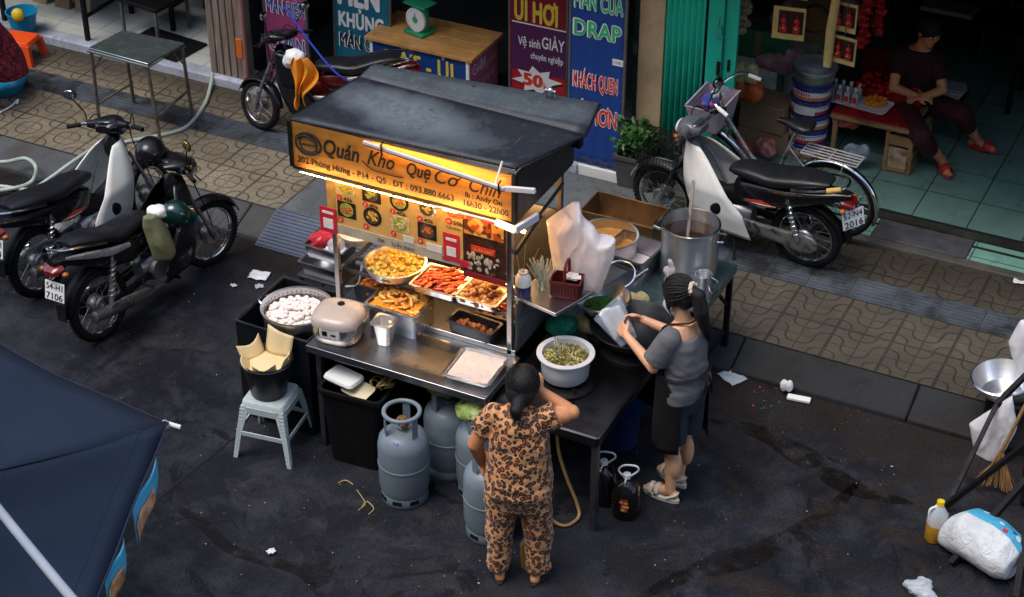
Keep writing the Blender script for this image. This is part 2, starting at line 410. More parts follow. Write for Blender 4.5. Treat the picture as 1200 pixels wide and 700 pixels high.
def paver():
    m, nt, b = nodes_of('patterned_paver'); n = NB(nt); co = n.coord(); x, y, z = n.sep(co)
    T = .189
    u = n.m('DIVIDE', n.m('ADD', x, 40.0), T); v = n.m('DIVIDE', n.m('SUBTRACT', y, 9.61-2*T), T)
    fu, fv = n.m('FRACT', u), n.m('FRACT', v); iu, iv = n.m('FLOOR', u), n.m('FLOOR', v)
    par = n.m('MODULO', n.m('ADD', iu, n.m('MULTIPLY', iv, n.m('LESS_THAN', x, -5.2))), 2.0)
    fu2 = n.m('ADD', n.m('MULTIPLY', par, n.m('SUBTRACT', 1.0, fu)), n.m('MULTIPLY', n.m('SUBTRACT', 1.0, par), fu))
    def dist(a, c): return n.m('POWER', n.m('ADD', n.m('POWER', a, 2.7), n.m('POWER', c, 2.7)), 1/2.7)
    d0 = dist(fu2, fv); d1 = dist(n.m('SUBTRACT', 1.0, fu2), n.m('SUBTRACT', 1.0, fv))
    arc = n.m('MINIMUM', n.m('ABSOLUTE', n.m('SUBTRACT', d0, .5)), n.m('ABSOLUTE', n.m('SUBTRACT', d1, .5)))
    def edge(q): return n.m('MINIMUM', q, n.m('SUBTRACT', 1.0, q))
    e1 = n.m('MINIMUM', edge(fu), edge(fv))
    U2, V2 = n.m('FRACT', n.m('DIVIDE', u, 2.0)), n.m('FRACT', n.m('DIVIDE', v, 2.0))
    e2 = n.m('MULTIPLY', n.m('MINIMUM', edge(U2), edge(V2)), 2.0)
    g1 = n.ramp(arc, [(.018, .9), (.045, 0)]); g2 = n.ramp(e1, [(.014, .7), (.034, 0)]); g3 = n.ramp(e2, [(.03, 1), (.06, 0)])
    groove = n.m('MAXIMUM', g1, n.m('MAXIMUM', g2, g3))
    f = n.noise(co, 3.2, 6, .65); fine = n.noise(co, 60, 4, .65)
    # each slab is cast a little differently
    wn = n.new('ShaderNodeTexWhiteNoise', noise_dimensions='2D'); cv = n.new('ShaderNodeCombineXYZ')
    n.link(n.m('FLOOR', n.m('DIVIDE', u, 2.0)), cv.inputs[0]); n.link(n.m('FLOOR', n.m('DIVIDE', v, 2.0)), cv.inputs[1]); n.link(cv.outputs[0], wn.inputs['Vector'])
    base = n.ramp(f, [(.3, (.165,.138,.098)), (.7, (.295,.246,.176))])
    base = n.mix(n.m('MULTIPLY', wn.outputs['Value'], .4), base, (.085,.074,.056))
    rust = n.ramp(n.noise(co, 1.3, 5, .6, .6), [(.55, 0), (.72, .5)])
    base = n.mix(rust, base, (.13,.090,.055))
    # darker over the right hand stretch and towards the shop sill
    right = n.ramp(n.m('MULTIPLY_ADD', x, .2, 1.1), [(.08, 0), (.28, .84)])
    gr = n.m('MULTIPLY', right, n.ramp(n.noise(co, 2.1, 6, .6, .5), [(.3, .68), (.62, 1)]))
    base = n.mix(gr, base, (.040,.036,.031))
    sill = n.ramp(n.m('ADD', y, n.m('MULTIPLY', f, .5)), [(0, 0), (1, 0)])
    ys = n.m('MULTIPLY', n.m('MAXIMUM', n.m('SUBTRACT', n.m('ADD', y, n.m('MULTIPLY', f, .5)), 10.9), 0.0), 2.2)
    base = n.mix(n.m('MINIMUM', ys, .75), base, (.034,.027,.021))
    chip = n.ramp(n.noise(co, 17, 6, .75, .6), [(.60, 0), (.70, .7)])
    base = n.mix(chip, base, (.060,.052,.042))
    base = n.mix(n.m('MULTIPLY', n.ramp(fine, [(.35, 1), (.62, 0)]), .5), base, (.05,.042,.03))
    col = n.mix(n.m('MULTIPLY', groove, n.ramp(n.noise(co, 4.5, 5, .6), [(.3, .45), (.7, .9)])), base, (.020,.017,.014))
    n.link(col, b.inputs['Base Color'])
    n.link(n.ramp(n.noise(co, 1.1, 4, .5), [(.4, .5), (.6, .85)]), b.inputs['Roughness']); b.inputs['Specular IOR Level'].default_value = .2
    hh = n.m('ADD', n.m('MULTIPLY', groove, -1.0), n.m('MULTIPLY', fine, .18))
    n.bump(hh, .8, .006, b)
    return m
def tiles(name, c, T, joint, rough=.25, ox=0, oy=0, var=.12, grime=(.08,.09,.08)):
    m, nt, b = nodes_of(name); n = NB(nt); co = n.coord(); x, y, z = n.sep(co)
    u = n.m('FRACT', n.m('DIVIDE', n.m('ADD', x, 40+ox), T)); v = n.m('FRACT', n.m('DIVIDE', n.m('ADD', y, 40+oy), T))
    def edge(q): return n.m('MINIMUM', q, n.m('SUBTRACT', 1.0, q))
    e = n.ramp(n.m('MINIMUM', edge(u), edge(v)), [(.008, 1), (.014, 0)])
    f = n.noise(co, 2.5, 6, .6)
    col = n.ramp(f, [(.3, tuple(k*(1-var) for k in c)), (.7, tuple(min(1, k*(1+var)) for k in c))])
    col = n.mix(n.ramp(n.noise(co, 5, 6, .65, .5), [(.55, 0), (.75, .6)]), col, grime)
    col = n.mix(e, col, joint)
    n.link(col, b.inputs['Base Color']); n.link(n.ramp(f, [(.3, rough-.1), (.7, rough+.15)]), b.inputs['Roughness'])
    n.bump(n.m('MULTIPLY', e, -1.0), .5, .003, b)
    return m
M_asphalt = asphalt(); M_paver = paver()
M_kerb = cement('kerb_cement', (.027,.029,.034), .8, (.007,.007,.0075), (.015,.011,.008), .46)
M_cement = cement('patched_cement', (.13,.145,.148), 1.5, (.04,.042,.042), (.05,.047,.042), .56)
M_sill = cement('painted_sill', (.44,.47,.55), 1.8, (.16,.16,.16), (.22,.215,.2), .6)
M_greenfloor = tiles('green_floor_tile', (.15,.27,.225), .40, (.02,.03,.028), .35, .12, .1, .22, grime=(.05,.065,.058))
M_whitefloor = tiles('white_floor_tile', (.52,.53,.48), .40, (.30,.30,.27), .35, .1, .2, grime=(.3,.29,.25))
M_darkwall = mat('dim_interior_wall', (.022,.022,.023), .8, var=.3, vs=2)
M_tact = mat('tactile_grey', (.060,.070,.085), .7, var=.35, vs=5, spec=.2, dirt=((.020,.020,.020), 3, .48), bump=.4, bs=70)

KY0, KY1, PZ, SY = 9.33, 9.61, .13, 11.08          # kerb foot, kerb top edge, pavement level, shop sill
XL, XR = -40.0, 25.0
struct('road', MB().add([(XL*5,-200,0),(-XL*5,-200,0),(-XL*5,KY0+.02,0),(XL*5,KY0+.02,0)], [(0,1,2,3)]), M_asphalt, smooth=0)
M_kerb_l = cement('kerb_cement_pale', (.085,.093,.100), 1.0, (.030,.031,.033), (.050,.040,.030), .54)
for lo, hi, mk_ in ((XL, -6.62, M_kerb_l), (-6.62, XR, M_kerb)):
    kb = MB(); x = lo
    while x < hi:
        L = min(1.18, hi-x)
        kb.hexa([(x,KY0,-.05),(x+L-.006,KY0,-.05),(x+L-.006,KY1,-.05),(x,KY1,-.05)],
                [(x,KY0+.012,.035),(x+L-.006,KY0+.012,.035),(x+L-.006,KY1,PZ),(x,KY1,PZ)]); x += L+1e-4
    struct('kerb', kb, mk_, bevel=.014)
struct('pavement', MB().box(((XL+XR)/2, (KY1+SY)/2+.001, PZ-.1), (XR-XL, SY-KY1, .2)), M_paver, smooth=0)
cp = MB().grid(40, 18, lambda u, v: (-6.72+u*2.55, KY1+.004+v*(SY-KY1-.02), PZ+.006+.004*mnoise.noise(Vector((u*9, v*5, 3)))))
struct('cement_patch', cp, M_cement)
tp = MB()
for k in range(70):
    X0 = -12.9+k*.302
    if -6.9 < X0 < -4.3: continue
    tp.box((X0+.149, 10.50, PZ+.002), (.298, .268, .006))
    for j in range(6): tp.box((X0+.149, 10.396+j*.042, PZ+.0075), (.27, .022, .006))
struct('tactile_paving', tp, M_tact, bevel=.002)
# old dark joint across the road and the gutter mud
jt = MB(); a, b2 = at(284, 506), at(92, 660)
pts = [a.lerp(b2, i/24)+Vector((mnoise.noise(Vector((i*.7,0,0)))*.012, mnoise.noise(Vector((0,i*.7,4)))*.012, 0)) for i in range(25)]
d = (b2-a).normalized(); nrm = Vector((-d.y, d.x, 0))
jt.loft([[p-nrm*(.006+.004*abs(mnoise.noise(p*9)))+Vector((0,0,.004)), p+nrm*(.006+.004*abs(mnoise.noise(p*7)))+Vector((0,0,.004))] for p in pts], caps=False, closed_ring=False)
struct('road_joint', jt, mat('tar_joint', (.006,.006,.007), .7), smooth=0)

# the ramp plate bridging the kerb
rp = thing('kerb_ramp', 'blue grey ribbed rubber ramp laid against the kerb behind the food cart', 'ramp', (-6.52, 9.28, 0))
mr = mat('ramp_rubber', (.060,.078,.115), .5, var=.25, vs=4, dirt=((.11,.12,.135), 3, .58), bump=.3, bs=110)
w = MB()
for i in range(2):
    x0 = -.22+i*.56
    w.hexa([(x0,.0,0),(x0+.55,.0,0),(x0+.55,.42,0),(x0,.42,0)], [(x0,.0,.012),(x0+.55,.0,.012),(x0+.55,.33,PZ+.025),(x0,.33,PZ+.025)])
    o = w.build('ramp_section', mr, rp, bevel=.006); w = MB()
    for j in range(12):
        t = (j+.5)/12; w.box((x0+.275, .33*t, .014+(PZ+.013)*t), (.52, .012, .008))
    w.build('tread', mr, o, bevel=.002); w = MB()

# ---- shop floors and sills
struct('shop_sill', MB().box(((-13-5.0)/2, SY+.07, .1), (8, .14, .21)), M_sill, bevel=.012)
struct('shop_floor', MB().box((-10.3, 13.2, .09), (4.5, 4.1, .22)), M_whitefloor, smooth=0)
struct('shop_floor', MB().box((-6.35, 13.2, .08), (3.4, 4.1, .20)), cement('bay_floor', (.10,.10,.10)), smooth=0)
struct('shop_threshold', MB().box((-1.0, 11.25, .075), (7.0, .34, .17)), cement('threshold_cement', (.11,.11,.10), 2.5), bevel=.01)
th = MB()
for x0, x1 in ((-3.9,-2.72), (-2.02, 2.4)):
    th.box(((x0+x1)/2, 11.235, .163), (x1-x0, .16, .012)); th.box(((x0+x1)/2, 11.375, .163), (x1-x0, .065, .012))
struct('threshold_tiles', th, tiles('green_threshold_tile', (.20,.42,.33), .40, (.04,.06,.05), .3), bevel=.002)
struct('threshold_plate', MB().box((-2.37, 11.28, .165), (.68, .26, .014)), mat('threshold_slab', (.075,.075,.085), .6, var=.3, dirt=((.12,.09,.07), 4, .55)), bevel=.004)
struct('door_track', MB().box((-1.0, 11.46, .165), (7.0, .09, .03)).box((-1.0, 11.335, .166), (7.0, .012, .012)), mat('rusty_track', (.030,.028,.022), .6, var=.4, dirt=((.05,.07,.05), 9, .55)))
struct('shop_floor', MB().box((-1.2, 13.55, .10), (6.6, 4.1, .20)), M_greenfloor, smooth=0)

# ---- the building over the shops
bd = thing('shop_house', 'row of shop houses with open ground floor bays facing the pavement', 'building', (-4.5, 11.2, 0))
wl = MB()
for cx, cy, sx, sy, z0, z1 in ((-13.5, 13.2, .2, 4.1, 0, 3.2), (-8.1, 13.3, .14, 3.9, .2, 3.2), (-4.52, 13.4, .2, 4.0, .1, 3.2), (2.6, 13.4, .2, 4.2, 0, 3.2), (-5.5, 15.5, 17, .2, 0, 3.2)):
    wl.box((cx+4.5, cy-11.2, (z0+z1)/2), (sx, sy, z1-z0))
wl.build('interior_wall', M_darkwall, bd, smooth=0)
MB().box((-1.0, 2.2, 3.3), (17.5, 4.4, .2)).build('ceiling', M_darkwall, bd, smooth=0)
fc = MB().box((-1.0, .12, 5.2), (18, .24, 3.5)).box((-1.0, .06, 2.95), (18, .36, .5)).box((4.25, .18, 2.4), (5.3, .2, .6))  # low right-hand box is an unseen lintel added to darken that bay
fc.build('upper_facade', cement('facade_render', (.34,.31,.26), 1.2, (.2,.19,.17), (.26,.22,.17)), bd, bevel=.01)
MB().box((-1.0, -.40, 2.9), (17.6, .8, .05)).box((4.25, -.36, 2.5), (5.3, .72, .04)).build('unseen_awning', mat('unseen_awning_tin', (.22,.23,.22), .5, .3, var=.2), bd, smooth=0)  # unseen awnings, added to cut the daylight reaching into the shops
wn = mat('upper_window_glass', (.03,.035,.04), .1, var=.2)
for k in range(6): MB().box((-8.0+k*2.7, -.02, 5.2), (1.2, .04, 1.4)).build('window', wn, bd, bevel=.01)
# timber post, cream pillar, folding shutter
wp = MB().box((0, 0, 1.5), (.34, .13, 2.75)); 
for k in range(5): wp.box((-.136+k*.068, -.068, 1.5), (.060, .02, 2.75))
def woodgrain():
    m, nt, b = nodes_of('weathered_timber'); n = NB(nt); co = n.coord()
    mp = n.new('ShaderNodeMapping'); mp.inputs['Scale'].default_value = (14, 14, .9); n.link(co, mp.inputs['Vector'])
    f = n.noise(mp.outputs[0], 3, 6, .65, .6)
    col = n.ramp(f, [(.3, (.09,.062,.047)), (.5, (.22,.165,.13)), (.72, (.33,.26,.21))])
    n.link(col, b.inputs['Base Color']); b.inputs['Roughness'].default_value = .75; n.bump(f, .6, .006, b); return m
M_timber = woodgrain()
tag(wp.build('timber_post', M_timber, loc=(-8.2, 11.22, 0), bevel=.006), 'weathered brown timber post with vertical boards between the tiled shop and the parked red motorbike', 'post')
pl = thing('pillar', 'cream plastered pillar stained yellow, beside the green folding shutter', 'pillar', (-4.52, 11.36, .1))
MB().box((0, 0, 1.5), (.2, .16, 3.0)).build('shaft', cement('cream_plaster', (.50,.40,.25), 1.6, (.30,.24,.15), (.32,.20,.08), .6), pl, bevel=.008)
w = MB().box((-.14, .03, 1.5), (.06, .05, 2.9)).box((-.135, -.02, 1.05), (.07, .05, .14)); w.cyl((-.13,-.06,1.02), (-.13,-.06,1.10), .022)
w.build('door_jamb', mat('dark_green_paint', (.012,.06,.055), .45, var=.3), pl, bevel=.004)
sh = thing('folding_shutter', 'bright turquoise green folding metal shutter pushed open beside the cream pillar', 'shutter', (-4.14, 11.26, .16))
mg = mat('turquoise_paint', (.012,.38,.27), .38, var=.14, vs=4, dirt=((.01,.16,.12), 5, .6))
zig = MB(); pts = []
for k in range(7):
    x0 = -.27+k*.046
    pts += [(x0, .05), (x0+.016, .05), (x0+.022, -.03), (x0+.038, -.03)]
zig.loft([[(a, c, z) for a, c in pts] for z in (0, 2.6)], caps=False, closed_ring=False)
zig.build('pleats', mg, sh, solid=.004, smooth=20)
lf = MB().box((.125, -.02, 1.3), (.12, .03, 2.6)).box((.235, .0, 1.3), (.10, .03, 2.6)).box((.185, -.02, 1.3), (.008, .045, 2.6), mi=1)
lf.build('leaf', [mg, mat('turquoise_seam', (.008,.18,.13), .5)], sh, bevel=.003)
lk = MB().box((.165, -.04, 1.02), (.025, .012, .11)).box((.235, -.02, 1.05), (.02, .012, .09))
lk.build('lock_slot', M_blackm, sh, bevel=.003)
lk = MB().tube([(.15,-.045,1.42),(.15,-.055,1.36),(.175,-.055,1.36),(.175,-.055,1.28),(.2,-.055,1.28)], .006, 6).box((.16,-.04,1.33), (.05,.01,.16))
lk.build('latch', mat('turquoise_latch', (.02,.30,.22), .4), sh)

# the terrace across the street, on whose balcony the photographer stands
od = thing('apartment_block', 'plain rendered apartment block on the near side of the street', 'building', (-4, -4, 0))
MB().box((0, -3, 5.75), (60, 6, 11.5)).build('wall', cement('opposite_render', (.36,.34,.30), .6, (.2,.19,.18), (.25,.22,.18)), od, smooth=0)
for k in range(16):
    for j in range(3): MB().box((-28+k*3.7, .0, 2.0+j*3.3), (1.6, .06, 1.9)).build('window', wn, od)

def stainmat():
    m, nt, b = nodes_of('wet_grime'); n = NB(nt); co = n.coord()
    b.inputs['Base Color'].default_value = (.0075,.0048,.0035,1); b.inputs['Roughness'].default_value = .38; b.inputs['Specular IOR Level'].default_value = .3
    f = n.noise(co, 5, 6, .7, .6); n.link(n.ramp(f, [(.42, 0), (.58, .72)]), b.inputs['Alpha']); return m
M_wet = stainmat()
def streak(px, w, seed):
    P_ = spline([at(x, y, .004) for x, y in px], 10); q = MB(); rows = []
    for i, p in enumerate(P_):
        d = (P_[min(i+1, len(P_)-1)]-P_[max(i-1, 0)]).normalized(); nn = Vector((-d.y, d.x, 0)); k = math.sin(PI*(i+.3)/(len(P_)-.4))**.6
        a = w*k*(.6+.8*abs(mnoise.noise(p*2.3+Vector((seed,0,0))))); c = w*k*(.6+.8*abs(mnoise.noise(p*2.7+Vector((0,seed,0)))))
        rows.append([p-nn*a, p-nn*a*.4, p+nn*c*.4, p+nn*c])
    q.loft(rows, caps=False, closed_ring=False); return q
struct('road_stain', streak([(196,584),(232,612),(280,648),(345,668),(390,712)], .055, 1), M_wet, smooth=0)
struct('road_stain', streak([(742,706),(800,676),(850,655),(900,640),(968,604),(1010,560)], .10, 2), M_wet, smooth=0)
struct('road_stain', streak([(832,492),(900,512),(960,548),(1010,575),(1070,590)], .12, 3), M_wet, smooth=0)
# ================================================================== MOTORBIKES
M_spoke = mat('spoke_steel', (.45,.46,.47), .3, 1.0)
M_tail = mat('tail_lens', (.16,.008,.007), .15, spec=.6, coat=.5)
M_orange_lens = mat('indicator_lens', (.32,.09,.012), .2, coat=.4)
M_plate = mat('number_plate', (.70,.71,.70), .45, var=.06, dirt=((.4,.38,.34), 20, .6))
M_ink = mat('black_lettering', (.012,.012,.012), .6)
M_glass = mat('headlamp_glass', (.55,.58,.6), .08, spec=.8, coat=1.0)
M_mirror = mat('mirror_glass', (.6,.62,.62), .04, 1.0)
M_eng = mat('cast_alloy', (.34,.34,.34), .4, .8, var=.25, dirt=((.08,.075,.07), 12, .52))
M_exh = mat('dull_silencer', (.30,.30,.31), .35, .9, var=.25, dirt=((.10,.09,.08), 9, .5))

def arc_shell(mb, c, R, a0, a1, w, n=14, drop=.018, taper=1.0):
    def f(u, v):
        a = a0+(a1-a0)*v; k = (u-.5)*2; ww = w*(taper+(1-taper)*math.sin(PI*v))
        r = R-drop*k*k
        return (c[0]+r*math.cos(a), c[1]+k*ww/2, c[2]+r*math.sin(a))
    mb.grid(8, n, f); return mb
def wheel(root, cx, R=.283, tr=.036, steer=None, spokes=18, disc=False, front=False):
    w = MB(steer); w.tube([(cx+(R-tr)*math.cos(2*PI*i/40), 0, R+(R-tr)*math.sin(2*PI*i/40)) for i in range(40)], tr, 12, closed=True, flat=1.0)
    for i in range(60):      # tread blocks
        a = 2*PI*i/60
        for s in (-1, 1): w.box((0, s*.012, 0), (.012, .014, .006), M=Matrix.Translation((cx,0,R)) @ Matrix.Rotation(-a, 4, 'Y') @ Matrix.Translation((0,0,R+.001)))
    wh = MB(steer); Rr = R-tr*1.75
    ring = []
    for i in range(40):
        a = 2*PI*i/40; ring.append((cx+Rr*math.cos(a), 0, R+Rr*math.sin(a)))
    wh.tube(ring, .016, 8, closed=True); 
    for s in (-1, 1): wh.tube([(p[0], s*.016, p[2]) for p in ring], .008, 6, closed=True)
    hub = MB(steer); hub.cyl((cx,-.055,R), (cx,.055,R), .058, seg=22).cyl((cx,-.072,R), (cx,.072,R), .022, seg=12)
    for s in (-1, 1): hub.cyl((cx, s*.045, R), (cx, s*.058, R), .078, .068, seg=24)
    for i in range(spokes):
        a = 2*PI*i/spokes; b = a+(.35 if i % 2 else -.35); s = 1 if (i//2) % 2 else -1
        hub.tube([(cx+.062*math.cos(b), s*.035, R+.062*math.sin(b)), (cx+Rr*math.cos(a), s*.004, R+Rr*math.sin(a))], .0022, 5, caps=False)
    o = wh.build('wheel', M_chrome, root); w.build('tyre', M_rubber, o); hub.build('hub', M_eng, o)
    return o
def motorbike(label, plate, shield, body, loc, head, lean=0.0, steer=0.0, style='cub', body2=None, mirrors=(1, 1), basket=False, seatc=None, stripe=None, cowl=None, shield_in=None, size=1.0, WR=.283, plate_yaw=0.0):
    root = thing('motorbike', label, 'motorbike', loc, head, None)
    root.rotation_euler = Euler((lean, 0, head), 'XYZ'); root.scale = (size,)*3
    sport = style == 'sport'
    ax = Matrix.Translation((.42, 0, .72)) @ Matrix.Rotation(R_(-24), 4, 'Y') @ Matrix.Rotation(steer, 4, 'Z') @ Matrix.Rotation(R_(24), 4, 'Y') @ Matrix.Translation((-.42, 0, -.72))
    S = ax
    wheel(root, -.61, R=WR); wheel(root, .61, R=WR, steer=S)
    # fork, front fender
    f = MB(S)
    for s in (-1, 1):
        f.tube([(.62, s*.075, WR-.01), (.545, s*.075, .44)], .024, 12); f.tube([(.55, s*.075, .43), (.42, s*.07, .74)], .015, 10)
        f.cyl((.615, s*.075, WR), (.62, s*.09, WR), .03)
    f.build('front_fork', M_eng, root)
    arc_shell(MB(S), (.61, 0, WR), WR+.042, R_(18), R_(172), .125, 18, .03, .8).build('front_fender', M_black if sport else (cowl or M_black), root, solid=.005)
    # leg shield: a curved apron
    zt, zb = (.90, .27)
    def shp(u, v):
        s = v; z = zt+(zb-zt)*s; t = (u-.5)*2; at_ = abs(t)
        wd = .075+.135*min(1, s*2.2)**.8-.05*max(0, s-.75)*2
        x = .40-.07*s-.04*s*s+.025*math.sin(PI*s)
        k = max(0, (at_-(.45 if sport else .34))/(.55 if sport else .66))
        depth = (.10+.40*min(1, s*1.5)**.8) if not sport else (.09+.27*min(1, s*1.4)**.8)
        return (x-.03*at_*at_-depth*k**1.25, math.copysign(wd*(min(1, at_/.62)**.85+.12*k*s), t), z-.02*k)
    MB().grid(20, 22, shp).build('leg_shield', shield, root, solid=.012)
    # inner apron and vents
    if shield_in:
        g = MB()
        for s in (-1, 1): g.tube([(.30,s*.10,.80),(.22,s*.15,.62),(.13,s*.17,.40)], [.012,.016,.012], 8)
        g.build('apron_trim', shield_in, root)
    for s in (-1, 1):
        v = MB(); x, y, z = shp(.5+s*.39, .66)
        v.ball((x, y+s*.004, z), (.058, .012, .054), 16, 8, rot=(0, R_(20), s*R_(14))); v.build('vent', M_blackm, root)
    # steering column cover
    MB().hull([(.44,.74,.05,.08),(.40,.80,.085,.10),(.33,.84,.075,.09),(.29,.82,.05,.06)]).build('column_cover', cowl or shield, root)
    # handlebar cowl, lamp, dials
    h = MB(S)
    if sport: h.hull([(.55,.93,.04,.04),(.51,.955,.12,.07),(.42,1.0,.185,.065),(.33,1.025,.16,.045),(.25,1.03,.07,.02)])
    else: h.hull([(.47,.965,.07,.065),(.44,.97,.10,.088),(.38,.985,.12,.085),(.32,1.0,.115,.06),(.27,1.0,.07,.03)])
    for s in (-1, 1): h.tube([(.37,s*.09,1.0),(.345,s*.19,1.01)], [.05,.028], 10)
    hc = h.build('handlebar_cowl', cowl or M_black, root)
    q = MB(S).ball((.475,0,.965), (.035,.072,.062), 16, 10); q.build('headlight', M_glass, hc)
    q = MB(S).ball((.33,0,1.045), (.05,.085,.018), 16, 8, rot=(0,R_(14),0)); q.build('dial', mat('dial_face', (.03,.035,.04), .12, coat=.8), hc)
    q = MB(S)
    for s in (-1, 1): q.tube([(.36,s*.10,1.0),(.34,s*.22,1.015),(.30,s*.34,1.005)], .011, 8)
    hb = q.build('handlebar', M_chrome, root)
    for s in (-1, 1):
        MB(S).cyl((.325,s*.245,1.014), (.297,s*.355,1.004), .018, seg=12).build('grip', M_rubber, hb)
        q = MB(S).tube([(.345,s*.20,1.005),(.375,s*.26,.995),(.36,s*.35,.985)], .006, 6); q.build('lever', M_chrome, hb)
        if mirrors[0 if s > 0 else 1]:
            q = MB(S).tube([(.345,s*.19,1.02),(.36,s*.20,1.10),(.335,s*.26,1.22)], .0055, 6); mo = q.build('mirror', M_blackm, hb)
            MB(S).ball((.33,s*.275,1.265), (.016,.060,.046), 14, 8, rot=(0,0,s*.15)).build('mirror_shell', M_blackm, mo)
            MB(S).ball((.322,s*.275,1.265), (.011,.053,.040), 14, 8, rot=(0,0,s*.15)).build('mirror_glass', M_mirror, mo)
    cb = MB(S)
    cb.tube(spline([(.36,-.24,1.0),(.46,-.16,1.06),(.47,-.09,.86),(.56,-.085,.55),(.60,-.09,WR+.05)], 6), .005, 6)
    cb.build('brake_cable', M_rubber, root)
    cb = MB(S).tube(spline([(.36,.22,1.0),(.45,.17,1.05),(.46,.08,.90),(.42,.05,.72)], 6), .005, 6); cb.build('clutch_cable', M_rubber, root)
    for s in (-1, 1): MB(S).ball((.43,s*.135,.955), (.03,.028,.02), 12, 8).build('indicator', M_orange_lens, root)
    # frame tunnel and side panels
    MB().hull([(.30,.60,.055,.06),(.22,.50,.06,.085),(.08,.45,.065,.09),(-.06,.50,.07,.10),(-.16,.58,.08,.10)]).build('frame_tunnel', M_blackm if not sport else body, root)
    up = .05 if sport else 0
    MB().hull([(-.02,.60,.06,.05),(-.10,.585,.105,.10),(-.28,.60,.125,.115),(-.48,.635,.125,.095),(-.68,.69+up*.5,.105,.065),(-.84,.735+up,.075,.045),(-.95,.76+up,.035,.022)], p=2.9).build('body_panel', body, root)
    if stripe:
        for s in (-1, 1):
            q = MB()
            q.prism([(-.14,.56),(-.27,.585),(-.40,.555),(-.26,.535)], (0,s*.126,0), (1,0,0), (0,0,1), .003*(-s))
            so = q.build('stripe', stripe, root)
            q = MB().prism([(-.20,.548),(-.40,.562),(-.30,.545)], (0,s*.1285,0), (1,0,0), (0,0,1), .003*(-s)); q.build('stripe_edge', mat('pale_decal', (.6,.55,.45), .4), so)
    if body2:
        for s in (-1, 1):
            q = MB().hull([(-.30,.665,.012,.02,s*.122),(-.48,.695,.014,.034,s*.123),(-.68,.735+up*.5,.014,.030,s*.106),(-.86,.765+up,.008,.012,s*.072)]); q.build('side_flash', body2, root)
    # saddle
    q = MB().hull([(.03,.735,.055,.022),(-.02,.745,.085,.038),(-.15,.755,.115,.05),(-.30,.752,.13,.05),(-.38,.762,.135,.052),(-.55,.80+up*.6,.128,.048),(-.70,.825+up,.11,.038),(-.79,.83+up,.07,.02)], p=3.0, seg=20)
    so = q.build('seat', seatc or M_vinyl, root)
    # rear fender, lamp, plate
    arc_shell(MB(), (-.61,0,.285), .325, R_(88), R_(172), .105, 14, .02, .9).build('rear_fender', M_plastic_k, root, solid=.006)
    q = MB().prism([(-.05,0),(.05,0),(.045,-.13),(-.045,-.13)], (-.945,0,.46), (0,-1,0), (.12,0,1), .006); q.build('mud_flap', M_plastic_k if not sport else M_black, root, bevel=.002)
    q = MB().hull([(-.90,.70+up,.085,.035),(-.955,.695+up,.08,.036),(-.985,.685+up,.05,.022)]); q.build('tail_light', M_tail, root)
    for s in (-1, 1): MB().ball((-.93,s*.115,.68+up), (.026,.026,.020), 12, 8).build('indicator', M_orange_lens, root)
    PR = Matrix.Rotation(plate_yaw, 3, 'Z'); N0 = Vector((-.985 if plate_yaw else -.966, .03 if plate_yaw else 0, .585)); pu = (PR @ Vector((.28,0,1))).normalized(); px_ = PR @ Vector((0,-1,0))
    MB().prism([(-.098,-.072),(.098,-.072),(.098,.072),(-.098,.072)], N0, px_, pu, .004).build('number_plate', M_plate, root, bevel=.0015)
    plo = [o for o in root.children if o.name.startswith('number_plate')][-1]
    nrm = px_.cross(pu).normalized()
    text(plate[0], N0+nrm*.0045+pu*.012, px_, pu, .046, M_ink, plo, w=.165, bold=.014, align='CENTER')
    text(plate[1], N0+nrm*.0045-pu*.062, px_, pu, .050, M_ink, plo, w=.165, bold=.014, align='CENTER')
    # grab rail
    q = MB().tube(spline([(-.52,.135,.76+up*.6),(-.72,.135,.81+up),(-.88,.085,.845+up),(-.92,0,.85+up),(-.88,-.085,.845+up),(-.72,-.135,.81+up),(-.52,-.135,.76+up*.6)], 5), .010, 8); q.build('grab_rail', M_chrome, root)
    # engine
    q = MB().hull([(.20,.36,.045,.05),(.14,.36,.075,.07),(.03,.34,.095,.105),(-.08,.33,.10,.11),(-.17,.34,.06,.07)])
    for k in range(6): q.box((.17+k*.022, 0, .38), (.010, .14, .12))
    for s in (-1, 1):
        q.cyl((-.06,s*.085,.33), (-.06,s*.125,.33), .085, .075, seg=24); q.cyl((.06,s*.08,.345), (.06,s*.115,.345), .06, .05, seg=20)
    q.build('engine', M_eng, root, bevel=.002)
    # exhaust on the right
    q = MB().tube(spline([(.24,-.03,.34),(.22,-.08,.25),(.05,-.12,.20),(-.22,-.14,.22)], 6), .016, 10); e = q.build('exhaust_pipe', M_exh, root)
    q = MB().tube([(-.20,-.145,.22),(-.26,-.15,.225),(-.70,-.175,.31),(-.82,-.18,.335),(-.835,-.18,.338)], [.022,.040,.047,.045,.020], 18); q.build('silencer', M_exh, e)
    q = MB().hull([(-.22,.275,.006,.012,-.196),(-.34,.295,.008,.026,-.200),(-.55,.335,.008,.030,-.212),(-.68,.35,.005,.012,-.216)]); q.build('heat_shield', M_eng, e)
    # chain case and swing arm on the left
    q = MB().hull([(-.74,.283,.012,.03,.10),(-.70,.283,.022,.072,.10),(-.61,.283,.024,.088,.10),(-.50,.285,.022,.066,.10),(-.25,.30,.020,.05,.10),(-.10,.315,.014,.045,.10)], p=4); q.build('chain_case', M_eng if not sport else M_plastic_k, root)
    q = MB().bar((-.10,-.085,.32), (-.61,-.085,.283), .03, .045).bar((-.10,.075,.32), (-.61,.075,.283), .025, .04); q.build('swing_arm', M_blackm, root)
